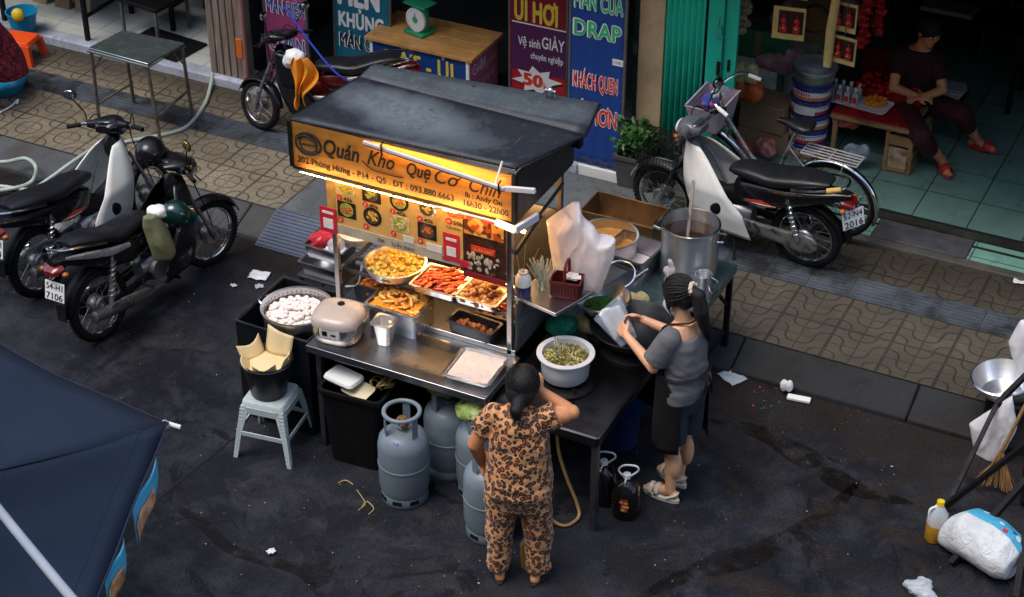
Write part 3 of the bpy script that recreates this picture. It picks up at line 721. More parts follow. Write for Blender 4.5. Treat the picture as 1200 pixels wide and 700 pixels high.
    for s in (-1, 1):
        q = MB().tube([(-.59,s*.125,.31),(-.53,s*.13,.52)], .022, 12).tube([(-.54,s*.13,.49),(-.49,s*.125,.66)], .013, 10)
        cx = []
        for k in range(60):
            t = k/59; a = t*2*PI*7; p = Vector((-.575,s*.126,.36)).lerp(Vector((-.50,s*.127,.62)), t); cx.append(p+Vector((math.cos(a)*.025, math.sin(a)*.025, 0)))
        q.tube(cx, .0045, 6); q.build('shock_absorber', M_chrome if not sport else M_eng, root)
    for s in (-1, 1):
        MB().cyl((.02,s*.10,.24), (.02,s*.23,.24), .015, seg=10).build('foot_peg', M_rubber, root)
        MB().tube([(-.22,s*.11,.34),(-.28,s*.15,.325),(-.28,s*.25,.325)], .012, 8).build('rear_peg', M_rubber, root)
    MB().tube([(.12,.12,.30),(.20,.17,.24),(.22,.21,.24)], .008, 6).build('gear_pedal', M_eng, root)
    MB().tube([(-.12,.12,.30),(-.18,.17,.24),(-.20,.21,.26)], .008, 6).build('brake_pedal', M_eng, root)
    MB().tube([(-.05,.10,.25),(-.10,.19,.09),(-.12,.25,.0)], [.012,.010,.012], 8).cyl((-.13,.25,.008),(-.10,.26,.008),.02).build('side_stand', M_blackm, root)
    if basket:
        b = MB()
        x0, x1, z0, z1 = .47, .74, .52, .76
        def ringpts(z, g): return [(x0-g, -.17-g, z), (x1+g, -.17-g, z), (x1+g, .17+g, z), (x0-g, .17+g, z)]
        for i in range(6):
            z = z0+(z1-z0)*i/5; b.tube(ringpts(z, .03*i/5), .006 if i in (0, 5) else .003, 6, closed=True)
        for i in range(13):
            t = i/12
            for s in (-1, 1):
                b.tube([(x0+(x1-x0)*t, s*.17, z0), (x0-.03+(x1-x0+.06)*t, s*.20, z1)], .0028, 5, caps=False)
            y = -.17+.34*t; y2 = -.2+.4*t
            b.tube([(x1, y, z0), (x1+.03, y2, z1)], .0028, 5, caps=False); b.tube([(x0, y, z0), (x0-.03, y2, z1)], .0028, 5, caps=False)
            b.tube([(x0+(x1-x0)*t, -.17, z0), (x0+(x1-x0)*t, .17, z0)], .0028, 5, caps=False)
        b.tube([(.48,.06,.60),(.42,.04,.66)], .008).tube([(.48,-.06,.60),(.42,-.04,.66)], .008)
        bo = b.build('front_basket', M_blackm, root)
        n = MB()
        n.loft([[Vector(p) for p in ringpts(z, g)] for z, g in ((z0+.004, -.006), (z1-.01, .021))], caps=False)
        n.build('basket_mesh', mat('basket_netting', (.014,.014,.016), .6, alpha=.62), bo, smooth=0)
    return root
M_cream = mat('white_fairing', (.70,.70,.66), .35, var=.06, coat=.3, dirt=((.45,.41,.33), 3, .66))
M_maroon = mat('maroon_panel', (.022,.005,.007), .22, var=.3, coat=.6)
M_redpaint = mat('red_panel', (.075,.005,.006), .22, var=.25, coat=.7)
M_silver = mat('silver_panel', (.42,.43,.45), .3, .5, coat=.4)
M_stripe = mat('red_decal', (.5,.05,.035), .35)

b1 = motorbike('motorbike with white leg shield, its tail cut off by the left edge of the picture', ('54-N1','3814'), M_cream, M_black, (-7.63, 8.65, 0), R_(83), R_(-5), R_(12), size=.91, stripe=M_stripe, cowl=M_black, shield_in=M_silver, mirrors=(1,0))
b2 = motorbike('all black motorbike with plate 54-H1 7106, parked nearest the road', ('54-H1','7106'), M_black, M_black, (-6.925, 8.40, 0), R_(83), R_(-6), R_(-10), size=.90, body2=M_silver, mirrors=(0,1), style='sport')
b3 = motorbike('dark red and black motorbike parked between the timber post and the wooden desk', ('59-C2','4471'), M_black, M_redpaint, (-7.08, 10.82, PZ), R_(199), R_(-5), R_(-34), style='sport', size=.81, WR=.25, body2=M_silver, stripe=M_maroon, mirrors=(1,1))
b4 = motorbike('white fronted moped with black wire basket and plate 52-N4 2016, on the pavement', ('52-N4','2016'), M_cream, M_black, (-3.575, 10.66, PZ), R_(176), R_(-5), R_(-6), size=.90, plate_yaw=R_(-32), basket=True, stripe=M_stripe, cowl=mat('grey_cowl', (.09,.095,.11), .35, coat=.3), shield_in=M_silver, mirrors=(0,1))
o = MB().tube([(-.80,.13,.835),(-.90,.10,.862)], [.022,.020], 12).build('yellow_wrap', mat('yellow_foam', (.55,.36,.10), .7), b4)

for mo in [o for o in bpy.data.objects if o.name.startswith('mirror_glass')]:
    if mo.parent and mo.parent.parent and mo.parent.parent.parent == b2: mo.data.materials[0] = mat('mirror_reflection_tint', (.62,.42,.08), .08, .9)  # yellow reflection painted into the colour of this mirror glass
# things hung on or laid over the bikes
def helmet(name, label, loc, m, rot=(0,0,0), s=1.0, visor=True):
    t = thing(name, label, 'helmet', loc); t.rotation_euler = rot; t.scale = (s,)*3
    q = MB(); q.lathe([(.001,.135),(.05,.128),(.09,.105),(.118,.06),(.125,.0),(.122,-.03),(.112,-.035),(.105,-.02)], seg=28, sx=1.12)
    q.build('shell', m, t)
    if visor: MB().grid(10, 4, lambda u, v: (math.cos((u-.5)*1.9)*(.135+.055*v), math.sin((u-.5)*1.9)*(.12+.02*v), -.012-.02*v)).build('peak', m, t, solid=.005)
    MB().tube(spline([(0,.118,-.03),(.02,.08,-.14),(.03,0,-.17),(.02,-.08,-.14),(0,-.118,-.03)], 6), .006, 6, flat=.4).build('strap', M_blackm, t)
    return t
hp = at(176, 180, .97)
helmet('helmet', 'glossy black helmet set on the black motorbike beside the white fronted one', hp, M_black, (R_(8), R_(-6), R_(110)), .84)
hg = at(206, 250, .66)
helmet('helmet', 'dark green helmet hanging from the black motorbike beside a khaki bag', hg, mat('deep_green_shell', (.004,.026,.024), .12, coat=1.0, var=.2), (R_(70), R_(20), R_(20)), .74)
kb_ = at(185, 274, .66)
q = MB(); 
q.column([(-.20,0,0,.055,.05),(-.17,0,0,.075,.065),(-.05,0,.0,.078,.07),(.08,-.012,0,.066,.055),(.15,-.02,0,.05,.035)], p=2.6)
o = blend(q, 'cloth_bag', mat('khaki_canvas', (.16,.17,.09), .85, var=.25, bump=.6, bs=24), None, .010, 4, loc=kb_)
for v in o.data.vertices: v.co += Vector((v.co.x, v.co.y, 0)).normalized()*(.016*mnoise.noise(Vector((v.co.x*14, v.co.y*14, v.co.z*5)))+.008*math.sin(v.co.x*60+v.co.z*12)); o.rotation_euler = (R_(6), R_(-6), R_(20))
tag(o, 'khaki canvas bag hanging on the black motorbike under its handlebar', 'bag')
wq = MB(); wq.ball((0,0,0), (.075,.06,.045), 14, 8, jit=.15)
tag(blend(wq, 'white_cloth', M_white, None, .01, 3, loc=at(184, 248, .80)), 'crumpled white cloth stuffed above the khaki bag on the black motorbike', 'cloth')
# orange cloth and white mask bundle on the red bike
oc = at(353, 86, .86)
m_or = mat('orange_cloth', (.75,.27,.015), .8, var=.12, bump=.4, bs=30)
q = MB()
def drape(u, v):
    w = .035+.065*math.sin(PI*min(1, v*1.25+.1))**.8+.012*math.sin(u*5+v*9); a = (u-.5)*2
    return (a*w+.025*math.sin(v*5), .028*math.sin(u*15+v*4)+.02*math.sin(u*31)*v, .12-(.36+.07*math.sin(u*6+1))*v)
q.grid(22, 20, drape)
o = q.build('orange_cloth', m_or, loc=oc, rz=R_(20), solid=.006, sub=1); tag(o, 'bright orange cloth hanging from the front of the dark red motorbike', 'cloth')
q = MB(); q.ball((0,0,0), (.085,.07,.075), 16, 10, jit=.12).ball((-.06,0,-.04), (.05,.05,.06), 12, 8, jit=.1)
tag(blend(q, 'white_bundle', M_white, None, .01, 3, loc=at(346, 68, .92)), 'white plastic bundle tied above the orange cloth on the red motorbike', 'bundle')
q = MB().tube(spline([at(333,8,1.13), at(362,48,.95), at(390,82,.80), at(412,98,.70)], 6), .008, 6)
tag(q.build('blue_strap', mat('blue_webbing', (.02,.05,.42), .6)), 'blue strap stretched diagonally across the dark red motorbike', 'strap')

# ================================================================== BICYCLE
def bicycle(loc, head):
    root = thing('bicycle', 'old chrome bicycle with a pale basket, leaning behind the white fronted moped', 'bicycle', loc); root.rotation_euler = Euler((R_(-7), 0, head), 'XYZ')
    R = .33
    for cx in (-.53, .53):
        ring = [(cx+(R-.02)*math.cos(2*PI*i/44), 0, R+(R-.02)*math.sin(2*PI*i/44)) for i in range(44)]
        hub = MB().tube([(cx+(R-.042)*math.cos(2*PI*i/44), 0, R+(R-.042)*math.sin(2*PI*i/44)) for i in range(44)], .011, 8, closed=True)
        w = hub.build('wheel', M_chrome, root); MB().tube(ring, .020, 10, closed=True).build('tyre', M_rubber, w)
        h = MB().cyl((cx,-.05,R), (cx,.05,R), .022)
        for i in range(28):
            a = 2*PI*i/28; b = a+(.8 if i % 2 else -.8); s = 1 if i % 4 < 2 else -1
            h.tube([(cx+.02*math.cos(b), s*.03, R+.02*math.sin(b)), (cx+(R-.045)*math.cos(a), 0, R+(R-.045)*math.sin(a))], .0015, 4, caps=False)
        h.build('spokes', M_spoke, w)
        arc_shell(MB(), (cx,0,R), R+.028, R_(20 if cx < 0 else 30), R_(200 if cx < 0 else 165), .06, 20, .02).build('fender', M_chrome, root, solid=.003)
    f = MB()
    f.tube([(.40,0,.80),(.34,0,.62),(.02,0,.30)], .02, 10).tube([(.41,0,.86),(.15,0,.50),(-.10,0,.34)], .018, 10)
    f.tube([(-.02,0,.28),(-.20,0,.82)], .017, 10)
    for s in (-1, 1):
        f.tube([(-.02,s*.03,.28),(-.53,s*.05,.33)], .010, 8).tube([(-.16,s*.02,.70),(-.53,s*.05,.33)], .009, 8)
        f.tube([(.40,s*.02,.74),(.46,s*.045,.60),(.53,s*.05,.33)], .013, 8)
    f.tube([(.38,0,.72),(.42,0,.92)], .02, 10)
    f.build('frame', mat('bicycle_paint', (.45,.44,.42), .25, .7, dirt=((.10,.05,.04), 8, .5)), root)
    h = MB().tube([(.42,0,.92),(.41,0,1.0)], .013, 8).tube(spline([(.28,.26,1.02),(.36,.22,1.06),(.44,.10,1.03),(.44,0,1.0),(.44,-.10,1.03),(.36,-.22,1.06),(.28,-.26,1.02)], 5), .011, 8)
    hb = h.build('handlebar', M_chrome, root)
    for s in (-1, 1): MB().cyl((.31,s*.245,1.04), (.22,s*.27,1.01), .016, seg=10).build('grip', M_white, hb)
    q = MB().hull([(-.06,.90,.022,.02),(-.12,.905,.03,.025),(-.22,.91,.075,.032),(-.30,.915,.095,.03),(-.34,.915,.06,.018)], p=2.4); q.build('saddle', M_vinyl, root)
    MB().tube([(-.20,0,.80),(-.22,0,.90)], .013, 8).build('seat_post', M_chrome, root)
    rk = MB()
    for y in (-.07,-.035,0,.035,.07): rk.tube([(-.28,y,.72),(-.72,y,.73)], .006, 6)
    rk.tube([(-.28,-.07,.72),(-.28,.07,.72)], .006, 6).tube([(-.72,-.07,.73),(-.72,.07,.73)], .007, 6).tube([(-.5,-.07,.725),(-.5,.07,.725)], .006, 6)
    for s in (-1, 1): rk.tube([(-.62,s*.07,.73),(-.53,s*.055,.34)], .005, 6)
    rk.build('rear_rack', mat('dull_rack', (.42,.42,.43), .45, .3, var=.2, dirt=((.2,.12,.09), 9, .58)), root)
    c = MB().cyl((-.02,.05,.28), (-.02,.056,.28), .085, seg=26).tube([(-.02,.06,.28),(.06,.07,.14)], .009).tube([(-.02,-.06,.28),(-.10,-.07,.42)], .009).box((.06,.11,.14), (.08,.08,.02)).box((-.10,-.11,.42), (.08,.08,.02))
    c.build('crank', M_eng, root)
    b = MB(); x0, x1, z0, z1 = .38, .58, .72, .93
    def rg(z, g): return [(x0-g,-.14-g,z),(x1+g,-.14-g,z),(x1+g,.14+g,z),(x0-g,.14+g,z)]
    b.loft([rg(z0,0), rg(z1,.035)], caps=False); b.add(rg(z0,0), [(0,1,2,3)])
    bo = b.build('basket', mat('lilac_basket', (.42,.34,.42), .5, alpha=.75, var=.1), root, solid=.005, smooth=0)
    b = MB(); b.tube(rg(z1,.036), .009, 8, closed=True)
    for i in range(1, 6): b.tube(rg(z0+(z1-z0)*i/6, .035*i/6), .004, 5, closed=True)
    b.build('basket_rim', mat('lilac_rim', (.55,.48,.54), .45), bo)
    MB().tube([(-.10,.08,.28),(-.16,.16,.0)], .009, 8).build('kick_stand', M_chrome, root)
    return root
bk = bicycle((-3.47, 11.10, PZ+.03), R_(174)); bk.scale = (.95,)*3
def lump(name, mats, loc, r, label, cat, seed=0, wr=.18, group=None, kind=None, n=5, rz=0):
    random.seed(seed); q = MB()
    for k in range(n):
        q.ball((random.uniform(-.5,.5)*r[0], random.uniform(-.5,.5)*r[1], r[2]*random.uniform(.75,1.05)), (r[0]*random.uniform(.5,.75), r[1]*random.uniform(.5,.75), r[2]*random.uniform(.65,.95)), 14, 9, jit=wr)
    o = blend(q, name, mats, None, max(.008, min(r)*.12), 2, loc=loc, rz=rz)
    return tag(o, label, cat, group, kind)
M_v = bk.matrix_basis.copy()
lump('laundry', mat('blue_pink_cloth', (.05,.07,.35), .8, var=.4, dirt=((.55,.10,.16), 9, .5)), M_v @ Vector((.48,0,.86)), (.08,.09,.045), 'blue and pink cloths piled in the bicycle basket', 'cloth', 3)
lump('white_parcel', M_white, M_v @ Vector((.46,-.03,.92)), (.05,.045,.035), 'small white parcel on top of the bicycle basket', 'parcel', 4, .05)
# ================================================================== FOOD CART
CB = Vector((-4.55, 8.2, 0))
class WB(MB):
    def __init__(s, base): super().__init__(Matrix.Translation(-Vector(base)))
cart = thing('food_cart', 'food cart with dark tin roof, lit orange sign and picture menu above trays of food', 'food cart', CB)
def C(): return WB(CB)
def L(p): return Vector(p)-CB
def signwood():
    m, nt, b = nodes_of('sign_board'); n = NB(nt); co = n.coord()
    mp = n.new('ShaderNodeMapping'); mp.inputs['Scale'].default_value = (1.2, 6, 5); n.link(co, mp.inputs['Vector'])
    f = n.noise(mp.outputs[0], 3, 6, .65, .5); g = n.noise(co, 7, 6, .65, .3); h = n.noise(co, 22, 5, .7)
    col = n.ramp(f, [(.3, (.27,.105,.015)), (.7, (.48,.21,.03))])
    col = n.mix(n.ramp(g, [(.56, 0), (.74, .65)]), col, (.14,.06,.015))
    col = n.mix(n.ramp(h, [(.66, 0), (.74, .7)]), col, (.05,.025,.012))
    n.link(col, b.inputs['Base Color']); b.inputs['Roughness'].default_value = .5; return m
def rooftin():
    m, nt, b = nodes_of('roof_sheet'); n = NB(nt); co = n.coord()
    f = n.noise(co, 1.5, 6, .6, .8); g = n.noise(co, 6, 7, .68, .4)
    mp = n.new('ShaderNodeMapping'); mp.inputs['Scale'].default_value = (30, 2, 2); mp.inputs['Rotation'].default_value = (0,0,.5); n.link(co, mp.inputs['Vector'])
    sc = n.noise(mp.outputs[0], 3, 4, .6)
    x, y, z = n.sep(co)
    # a dusty bloom left of the middle of the sheet, wiped off towards the front edge; the rear flap is dusty all over
    dx = n.m('MULTIPLY', n.m('ADD', x, n.m('ADD', .22, n.m('MULTIPLY', y, .9))), 1.5); dy = n.m('MULTIPLY', n.m('ADD', y, .03), 3.0)
    dd = n.m('SQRT', n.m('ADD', n.m('MULTIPLY', dx, dx), n.m('MULTIPLY', dy, dy)))
    fl = n.noise(co, 34, 6, .78, .3)
    dd = n.m('ADD', dd, n.m('ADD', n.m('MULTIPLY', n.m('SUBTRACT', f, .5), 1.1), n.m('ADD', n.m('MULTIPLY', n.m('SUBTRACT', g, .5), .9), n.m('MULTIPLY', n.m('SUBTRACT', fl, .5), .7))))
    bloom = n.ramp(dd, [(.35, 1), (.95, 0)])
    flap = n.ramp(n.m('ADD', y, n.m('MULTIPLY', n.m('SUBTRACT', g, .5), .05)), [(.28, 0), (.31, .5)])
    dust = n.m('MULTIPLY', n.m('MAXIMUM', bloom, flap), n.ramp(n.m('ADD', n.m('MULTIPLY', g, .6), n.m('MULTIPLY', fl, .5)), [(.36, .35), (.68, 1)]))
    dust = n.m('ADD', dust, n.m('MULTIPLY', n.ramp(fl, [(.55, 0), (.72, 1)]), .30))
    col = n.mix(dust, (.014,.017,.026), (.125,.155,.170))
    col = n.mix(n.ramp(sc, [(.64, 0), (.72, .4)]), col, (.17,.19,.21))
    col = n.mix(n.ramp(n.noise(co, 11, 5, .7, 1.5), [(.62, 0), (.68, .7)]), col, (.010,.011,.014))
    n.link(col, b.inputs['Base Color']); n.link(n.m('ADD', n.m('MULTIPLY', dust, .3), .45), b.inputs['Roughness'])
    b.inputs['Specular IOR Level'].default_value = .35; n.bump(g, .15, .004, b); return m
M_sign = signwood(); M_roof = rooftin()
M_tin = mat('dark_tin_panel', (.012,.014,.018), .35, .3, var=.3, vs=4, dirt=((.10,.12,.12), 2.6, .64))
M_lit = mat('lit_tube', (1,.8,.5), .4, emit=(1,.48,.11), es=36.0, var=0)
M_lit_s = mat('lit_strip', (1,.85,.6), .4, emit=(1,.56,.17), es=105.0, var=0)
M_lit_in = mat('lit_inner_tube', (1,.8,.5), .4, emit=(1,.52,.17), es=52.0, var=0)
M_lit_s2 = 0
M_batten = mat('batten_white', (.72,.66,.66), .35, var=.05)
# deck, counter shelf, lower cabinet
q = C(); q.box((-4.57, 8.25, .765), (1.20, .70, .03)); q.build('deck', M_steel_d, cart, bevel=.004)
q = C(); q.box((-4.505, 7.68, .768), (1.20, .46, .024)).box((-4.505, 7.455, .755), (1.20, .012, .05)).box((-3.908, 7.68, .755), (.012, .46, .05)).box((-4.505, 7.905, .80), (1.14, .012, .035))
q.build('counter', M_counter, cart, bevel=.004)
q = C(); q.box((-4.57, 8.58, .42), (1.18, .02, .66)).box((-5.16, 8.24, .42), (.02, .66, .66)).box((-3.98, 8.24, .42), (.02, .66, .66)).box((-4.57, 8.24, .12), (1.18, .66, .02)).box((-4.57, 7.93, .56), (.02, .02, .38))
q.build('cabinet', M_tin, cart, bevel=.003)
for x in (-5.06, -3.95):
    q = C(); q.bar((x, 7.52, .0), (x, 7.52, .755), .035, .035); q.build('counter_leg', M_steel_d, cart, bevel=.003)
for x in (-5.0, -4.1):
    for y in (8.05, 8.5):
        q = C(); q.cyl((x-.02, y, .05), (x+.02, y, .05), .05); q.build('castor', M_rubber, cart)
POSTS = [(-5.145, 7.915), (-3.975, 7.915), (-5.145, 8.58), (-3.975, 8.58)]
for x, y in POSTS:
    q = C(); q.bar((x, y, .78), (x, y, 2.0), .032, .032); q.build('post', M_steel if y < 8 else M_steel_d, cart, bevel=.003)
# tray rack, back panel
q = C(); q.box((-4.55, 8.08, 1.035), (1.14, .02, .02)).box((-4.55, 7.94, 1.035), (1.14, .02, .02)).box((-4.55, 8.32, 1.035), (1.14, .02, .02))
for x in (-5.12, -4.73, -4.35, -4.0): q.box((x, 8.12, 1.035), (.018, .42, .018))
q.build('tray_rack', M_steel_d, cart, bevel=.002)
q = C(); q.box((-4.56, 8.585, 1.1), (1.14, .012, .62)); q.build('back_panel', M_steel_d, cart)
# roof : front sheet and a folded back flap
rf = [at(340,139,2.035), at(606,197,2.075), at(686,159,2.062), at(421,91,2.04), at(703,122,2.085), at(437,76,2.02)]
rf = [L(p) for p in rf]
q = MB(); n1 = 14
def lerp2(a, b, c, d, u, v): return a.lerp(b, u).lerp(d.lerp(c, u), v)
q.grid(16, 10, lambda u, v: lerp2(rf[0], rf[1], rf[2], rf[3], u, v)+Vector((0,0,.003*mnoise.noise(Vector((u*3,v*2,1))))))
q.grid(16, 3, lambda u, v: lerp2(rf[3], rf[2], rf[4], rf[5], u, v)+Vector((0,0,.001+.006*mnoise.noise(Vector((u*4,1,1)))*(1-v))))
ro = q.build('roof', M_roof, cart, solid=.012, smooth=25)
q = MB(); q.tube([rf[0]+Vector((0,-.006,-.004)), rf[1]+Vector((0,-.006,-.004))], .011, 8).tube([rf[1], rf[2], rf[4]], .009, 8).tube([rf[0], rf[3], rf[5]], .009, 8)
q.build('roof_edge', M_black, ro)
ln = rf[3].lerp(rf[4], .80)+Vector((0,0,.03))
q = MB().tube([ln+Vector((-.03,0,-.02)), ln+Vector((-.03,0,.02)), ln+Vector((.03,0,.02)), ln+Vector((.03,0,-.02))], .008, 6).ball(ln+Vector((0,0,.02)), .022, 10, 7); q.build('roof_handle', M_chrome, ro)
# sign box
XS0, XS1, YS, ZS0, ZS1 = -5.37, -3.925, 7.86, 1.735, 2.03
q = C(); q.box(((XS0+XS1)/2, YS, (ZS0+ZS1)/2), (XS1-XS0, .014, ZS1-ZS0)); sg = q.build('sign_board', M_sign, cart)
q = C()
for x in (XS0-.006, XS1+.006): q.box((x, YS-.004, (ZS0+ZS1)/2), (.026, .028, ZS1-ZS0+.01))
q.box(((XS0+XS1)/2, YS-.002, ZS0-.008), (XS1-XS0, .026, .016))
q.build('sign_frame', M_blackm, sg, bevel=.002)
q = C(); q.box((XS1+.014, 8.24, 1.89), (.012, .74, .30)).box((XS1+.002, 8.24, 1.738), (.03, .72, .016)); q.build('side_panel', M_tin, cart)
q = MB(); pa, pb = rf[0]+Vector((.012,.03,-.022)), rf[3]+Vector((.012,0,-.022)); q.hexa([pa-Vector((0,0,.28)), pa+Vector((.012,0,-.28)), pb+Vector((.012,0,-.28)), pb-Vector((0,0,.28))], [pa, pa+Vector((.012,0,0)), pb+Vector((.012,0,0)), pb]); q.build('side_panel', M_tin, cart)
q = C(); q.box(((XS0+XS1)/2+.05, 8.52, 1.87), (XS1-XS0-.14, .012, .27)); q.build('rear_panel', M_tin, cart)
q = C(); q.box((XS1+.045, 8.60, 1.93), (.06, .05, .14)); q.build('switch_box', M_plastic_k, cart, bevel=.006)
yl = YS-.0072
def SG(x, z): return L((x, yl, z))
EX, EZ = (1,0,0), (0,0,1)
text('Quán', SG(-5.15, 1.868), (1,0,.0), EZ, .105, M_ink, sg, w=.235, bold=.034, shear=.25)
text('Kho', SG(-4.86, 1.875), (1,0,.0), EZ, .10, M_ink, sg, w=.18, bold=.018, shear=.45)
text('Quẹ', SG(-4.60, 1.872), (1,0,.0), EZ, .085, M_ink, sg, w=.155, bold=.026, shear=.3)
text('Cơ', SG(-4.42, 1.868), (1,0,.0), EZ, .095, M_ink, sg, w=.17, bold=.012, shear=.4)
text('Chín', SG(-4.20, 1.868), (1,0,.0), EZ, .095, M_ink, sg, w=.20, bold=.012, shear=.4)
text('202 Phùng Hưng - P14 - Q5 . ĐT : 093.880.6663', SG(-5.335, 1.772), EX, EZ, .040, M_ink, sg, w=1.035, bold=.036)
text('Ib : Andy On', SG(-4.225, 1.822), EX, EZ, .034, M_ink, sg, w=.23, bold=.036)
text('16h30 - 22h00', SG(-4.235, 1.765), EX, EZ, .040, M_ink, sg, w=.28, bold=.036)
# brushed emblem of a covered clay pot and a swash
q = C(); 
for r, z, w in ((.085, 1.905, .012), (.060, 1.905, .005)):
    q.tube([(-5.255+r*math.cos(t*2*PI/28), yl-.001, z+r*.82*math.sin(t*2*PI/28)) for t in range(28)], w*.7, 5, closed=True)
q.tube(spline([(-5.33,yl-.001,1.935),(-5.27,yl-.001,1.962),(-5.20,yl-.001,1.925)], 6), .011, 5).tube(spline([(-5.32,yl-.001,1.865),(-5.26,yl-.001,1.845),(-5.19,yl-.001,1.87)], 6), .010, 5).tube([(-5.31,yl-.001,1.90),(-5.20,yl-.001,1.905)], .006, 5)
q.build('emblem', M_ink, sg)
q = C(); q.tube(spline([(-4.90,yl-.001,1.89),(-4.83,yl-.001,1.845),(-4.70,yl-.001,1.838),(-4.62,yl-.001,1.842)], 6), [.001]*1+[.004]*17+[.001], 5); q.build('swash', M_ink, sg)
# lit tubes
a, b_ = atY(427,166,7.815), atY(592,221,7.80); a2 = atY(627,224,7.78)
q = C(); q.bar(a+Vector((0,-.012,.003)), b_+Vector((0,-.012,.003)), .018, .018).bar(a+Vector((0,-.010,-.014)), b_+Vector((0,-.010,-.014)), .010, .010, mi=1).bar(b_, a2, .022, .028)
tb = q.build('tube_batten', [M_batten, M_grey], cart, bevel=.002)
q = C(); q.tube([a+Vector((.03,.006,-.012)), b_+Vector((-.03,.006,-.012))], .005, 8); q.build('lit_tube', M_lit, tb)
for t in (.14, .97):
    p = a.lerp(b_, t); q = C(); q.tube([p+Vector((0,-.026,-.03)), p+Vector((0,-.028,.03)), p+Vector((0,.0,.04))], .006, 6); q.build('cable_tie', M_blackm, tb)
p = a.lerp(b_, .93); q = C(); q.bar(p, p+Vector((.03,.03,.14)), .018, .006); q.build('hanger', M_white, tb)
a, b_ = Vector((-5.30,7.815,1.728)), Vector((-4.34,7.815,1.728))
q = C(); q.tube([a, b_], .0013, 6); q.build('lit_strip', M_lit_s, cart)
# menu board
YM = 7.885
XM0, XM1, ZM0, ZM1 = -5.17, -4.255, 1.325, 1.74
M_menu = mat('menu_paper', (.62,.37,.11), .5, var=.14, vs=3, dirt=((.48,.23,.045), 3, .54))
q = C(); q.box(((XM0+XM1)/2, YM, (ZM0+ZM1)/2), (XM1-XM0, .008, ZM1-ZM0)); mn = q.build('menu_board', M_menu, cart)
q = C(); q.box(((XM0+XM1)/2+.02, YM-.0055, ZM0+.033), (XM1-XM0-.06, .003, .066)); q.build('menu_strip', mat('menu_grey', (.42,.37,.28), .5, dirt=((.3,.22,.14), 5, .6)), mn)
q = C(); q.box((XM0+.03, YM-.006, 1.60), (.055, .004, .26)); q.build('menu_side_strip', mat('menu_wood', (.42,.25,.07), .5, var=.3, vs=12), mn)
ym = YM-.0045
M_dish = mat('dish_black', (.02,.018,.016), .4)
foods = [mat('dish_yellow', (.55,.33,.05), .5, var=.5, vs=60), mat('dish_green', (.30,.34,.06), .5, var=.5, vs=60), mat('dish_red', (.48,.12,.03), .5, var=.5, vs=60), mat('dish_cream', (.55,.42,.20), .5, var=.4, vs=60)]
M_dot = mat('menu_red', (.62,.05,.025), .5)
cols = [-5.035, -4.86, -4.675, -4.495]
for r, z in ((0, 1.655), (1, 1.505)):
    for i, x in enumerate(cols):
        random.seed(i*7+r)
        rd = (r, i) in ((0,2),(0,3),(1,1))
        q = C(); 
        if rd: q.cyl((x, ym, z), (x, ym-.002, z), .062, seg=28)
        else: q.box((x, ym-.001, z), (.125, .002, .105))
        ph = q.build('dish_picture', M_dish if (r+i) % 3 else foods[3], mn, smooth=0)
        q = C(); q.cyl((x, ym-.0022, z), (x, ym-.0035, z), .046, seg=20)
        q.build('dish_plate', mat('dish_bowl', (.09,.06,.035), .4) if i % 2 else foods[1], ph, smooth=0)
        q = C()
        for k in range(16):
            aa, rr = random.uniform(0, 2*PI), random.uniform(0, .034); q.ball((x+rr*math.cos(aa), ym-.004, z+rr*math.sin(aa)*.9), (random.uniform(.006,.014), .002, random.uniform(.005,.010)), 8, 5)
        q.build('dish_food', foods[(0,1,2,0,2,0,3,2)[r*4+i]], ph)
        zz = z-.075
        q = C(); q.cyl((x-.045, ym, zz), (x-.045, ym-.003, zz), .019, seg=18); dt = q.build('number_dot', M_dot, mn, smooth=0)
        text(str(r*4+i+1), L((x-.045, ym-.004, zz-.009)), EX, EZ, .018, M_white, dt, align='CENTER', bold=.01)
        if r == 0: text('45k', L((x-.018, ym-.001, zz-.014)), EX, EZ, .026, M_ink, mn, w=.062, bold=.02)
x = -4.315
q = C(); q.ball((x+.005, ym-.001, 1.665), (.052,.003,.022), 16, 6); q.build('dish_food', foods[2], mn)
q = C(); q.cyl((x-.035, ym, 1.615), (x-.035, ym-.003, 1.615), .022, seg=18); dt = q.build('number_dot', M_dot, mn, smooth=0)
text('10', L((x-.035, ym-.004, 1.606)), EX, EZ, .018, M_white, dt, align='CENTER', bold=.01)
text('50k', L((x-.005, ym-.001, 1.60)), EX, EZ, .026, M_ink, mn, w=.062, bold=.02)
text('Cá kho', L((x-.05, ym-.001, 1.568)), EX, EZ, .016, M_ink, mn, w=.09, bold=.01)
text('70K', L((-4.83, ym-.004, 1.346)), EX, EZ, .026, M_ink, mn, w=.05, bold=.0)
text('Sườn thêm', L((-4.735, ym-.004, 1.343)), EX, EZ, .028, M_ink, mn, w=.15, bold=.0)
text('70K', L((-4.40, ym-.004, 1.343)), EX, EZ, .026, M_ink, mn, w=.055, bold=.01)
def red_card(cx, cz, w, h, y, par):
    q = C(); q.box((cx, y, cz), (w, .004, h)); o = q.build('red_card', mat('card_red', (.50,.02,.045), .4), par)
    q = C(); q.box((cx, y-.003, cz-h*.14), (w*.58, .002, w*.58)); q.build('card_panel', mat('card_white', (.66,.64,.62), .5), o)
    q = C(); q.box((cx, y-.003, cz+h*.30), (w*.66, .002, h*.10)); q.build('card_heading', mat('card_white'), o)
red_card(-5.165, 1.405, .115, .17, ym-.006, mn); red_card(-4.335, 1.44, .105, .185, ym-.004, mn)
q = C(); q.box((-4.45, ym-.003, 1.405), (.10, .003, .05)); q.build('price_note', mat('note_paper', (.62,.60,.56), .6), mn); q = C(); q.box((-4.62, ym-.003, 1.415), (.07, .003, .045)); q.build('price_note', mat('note_paper'), mn)
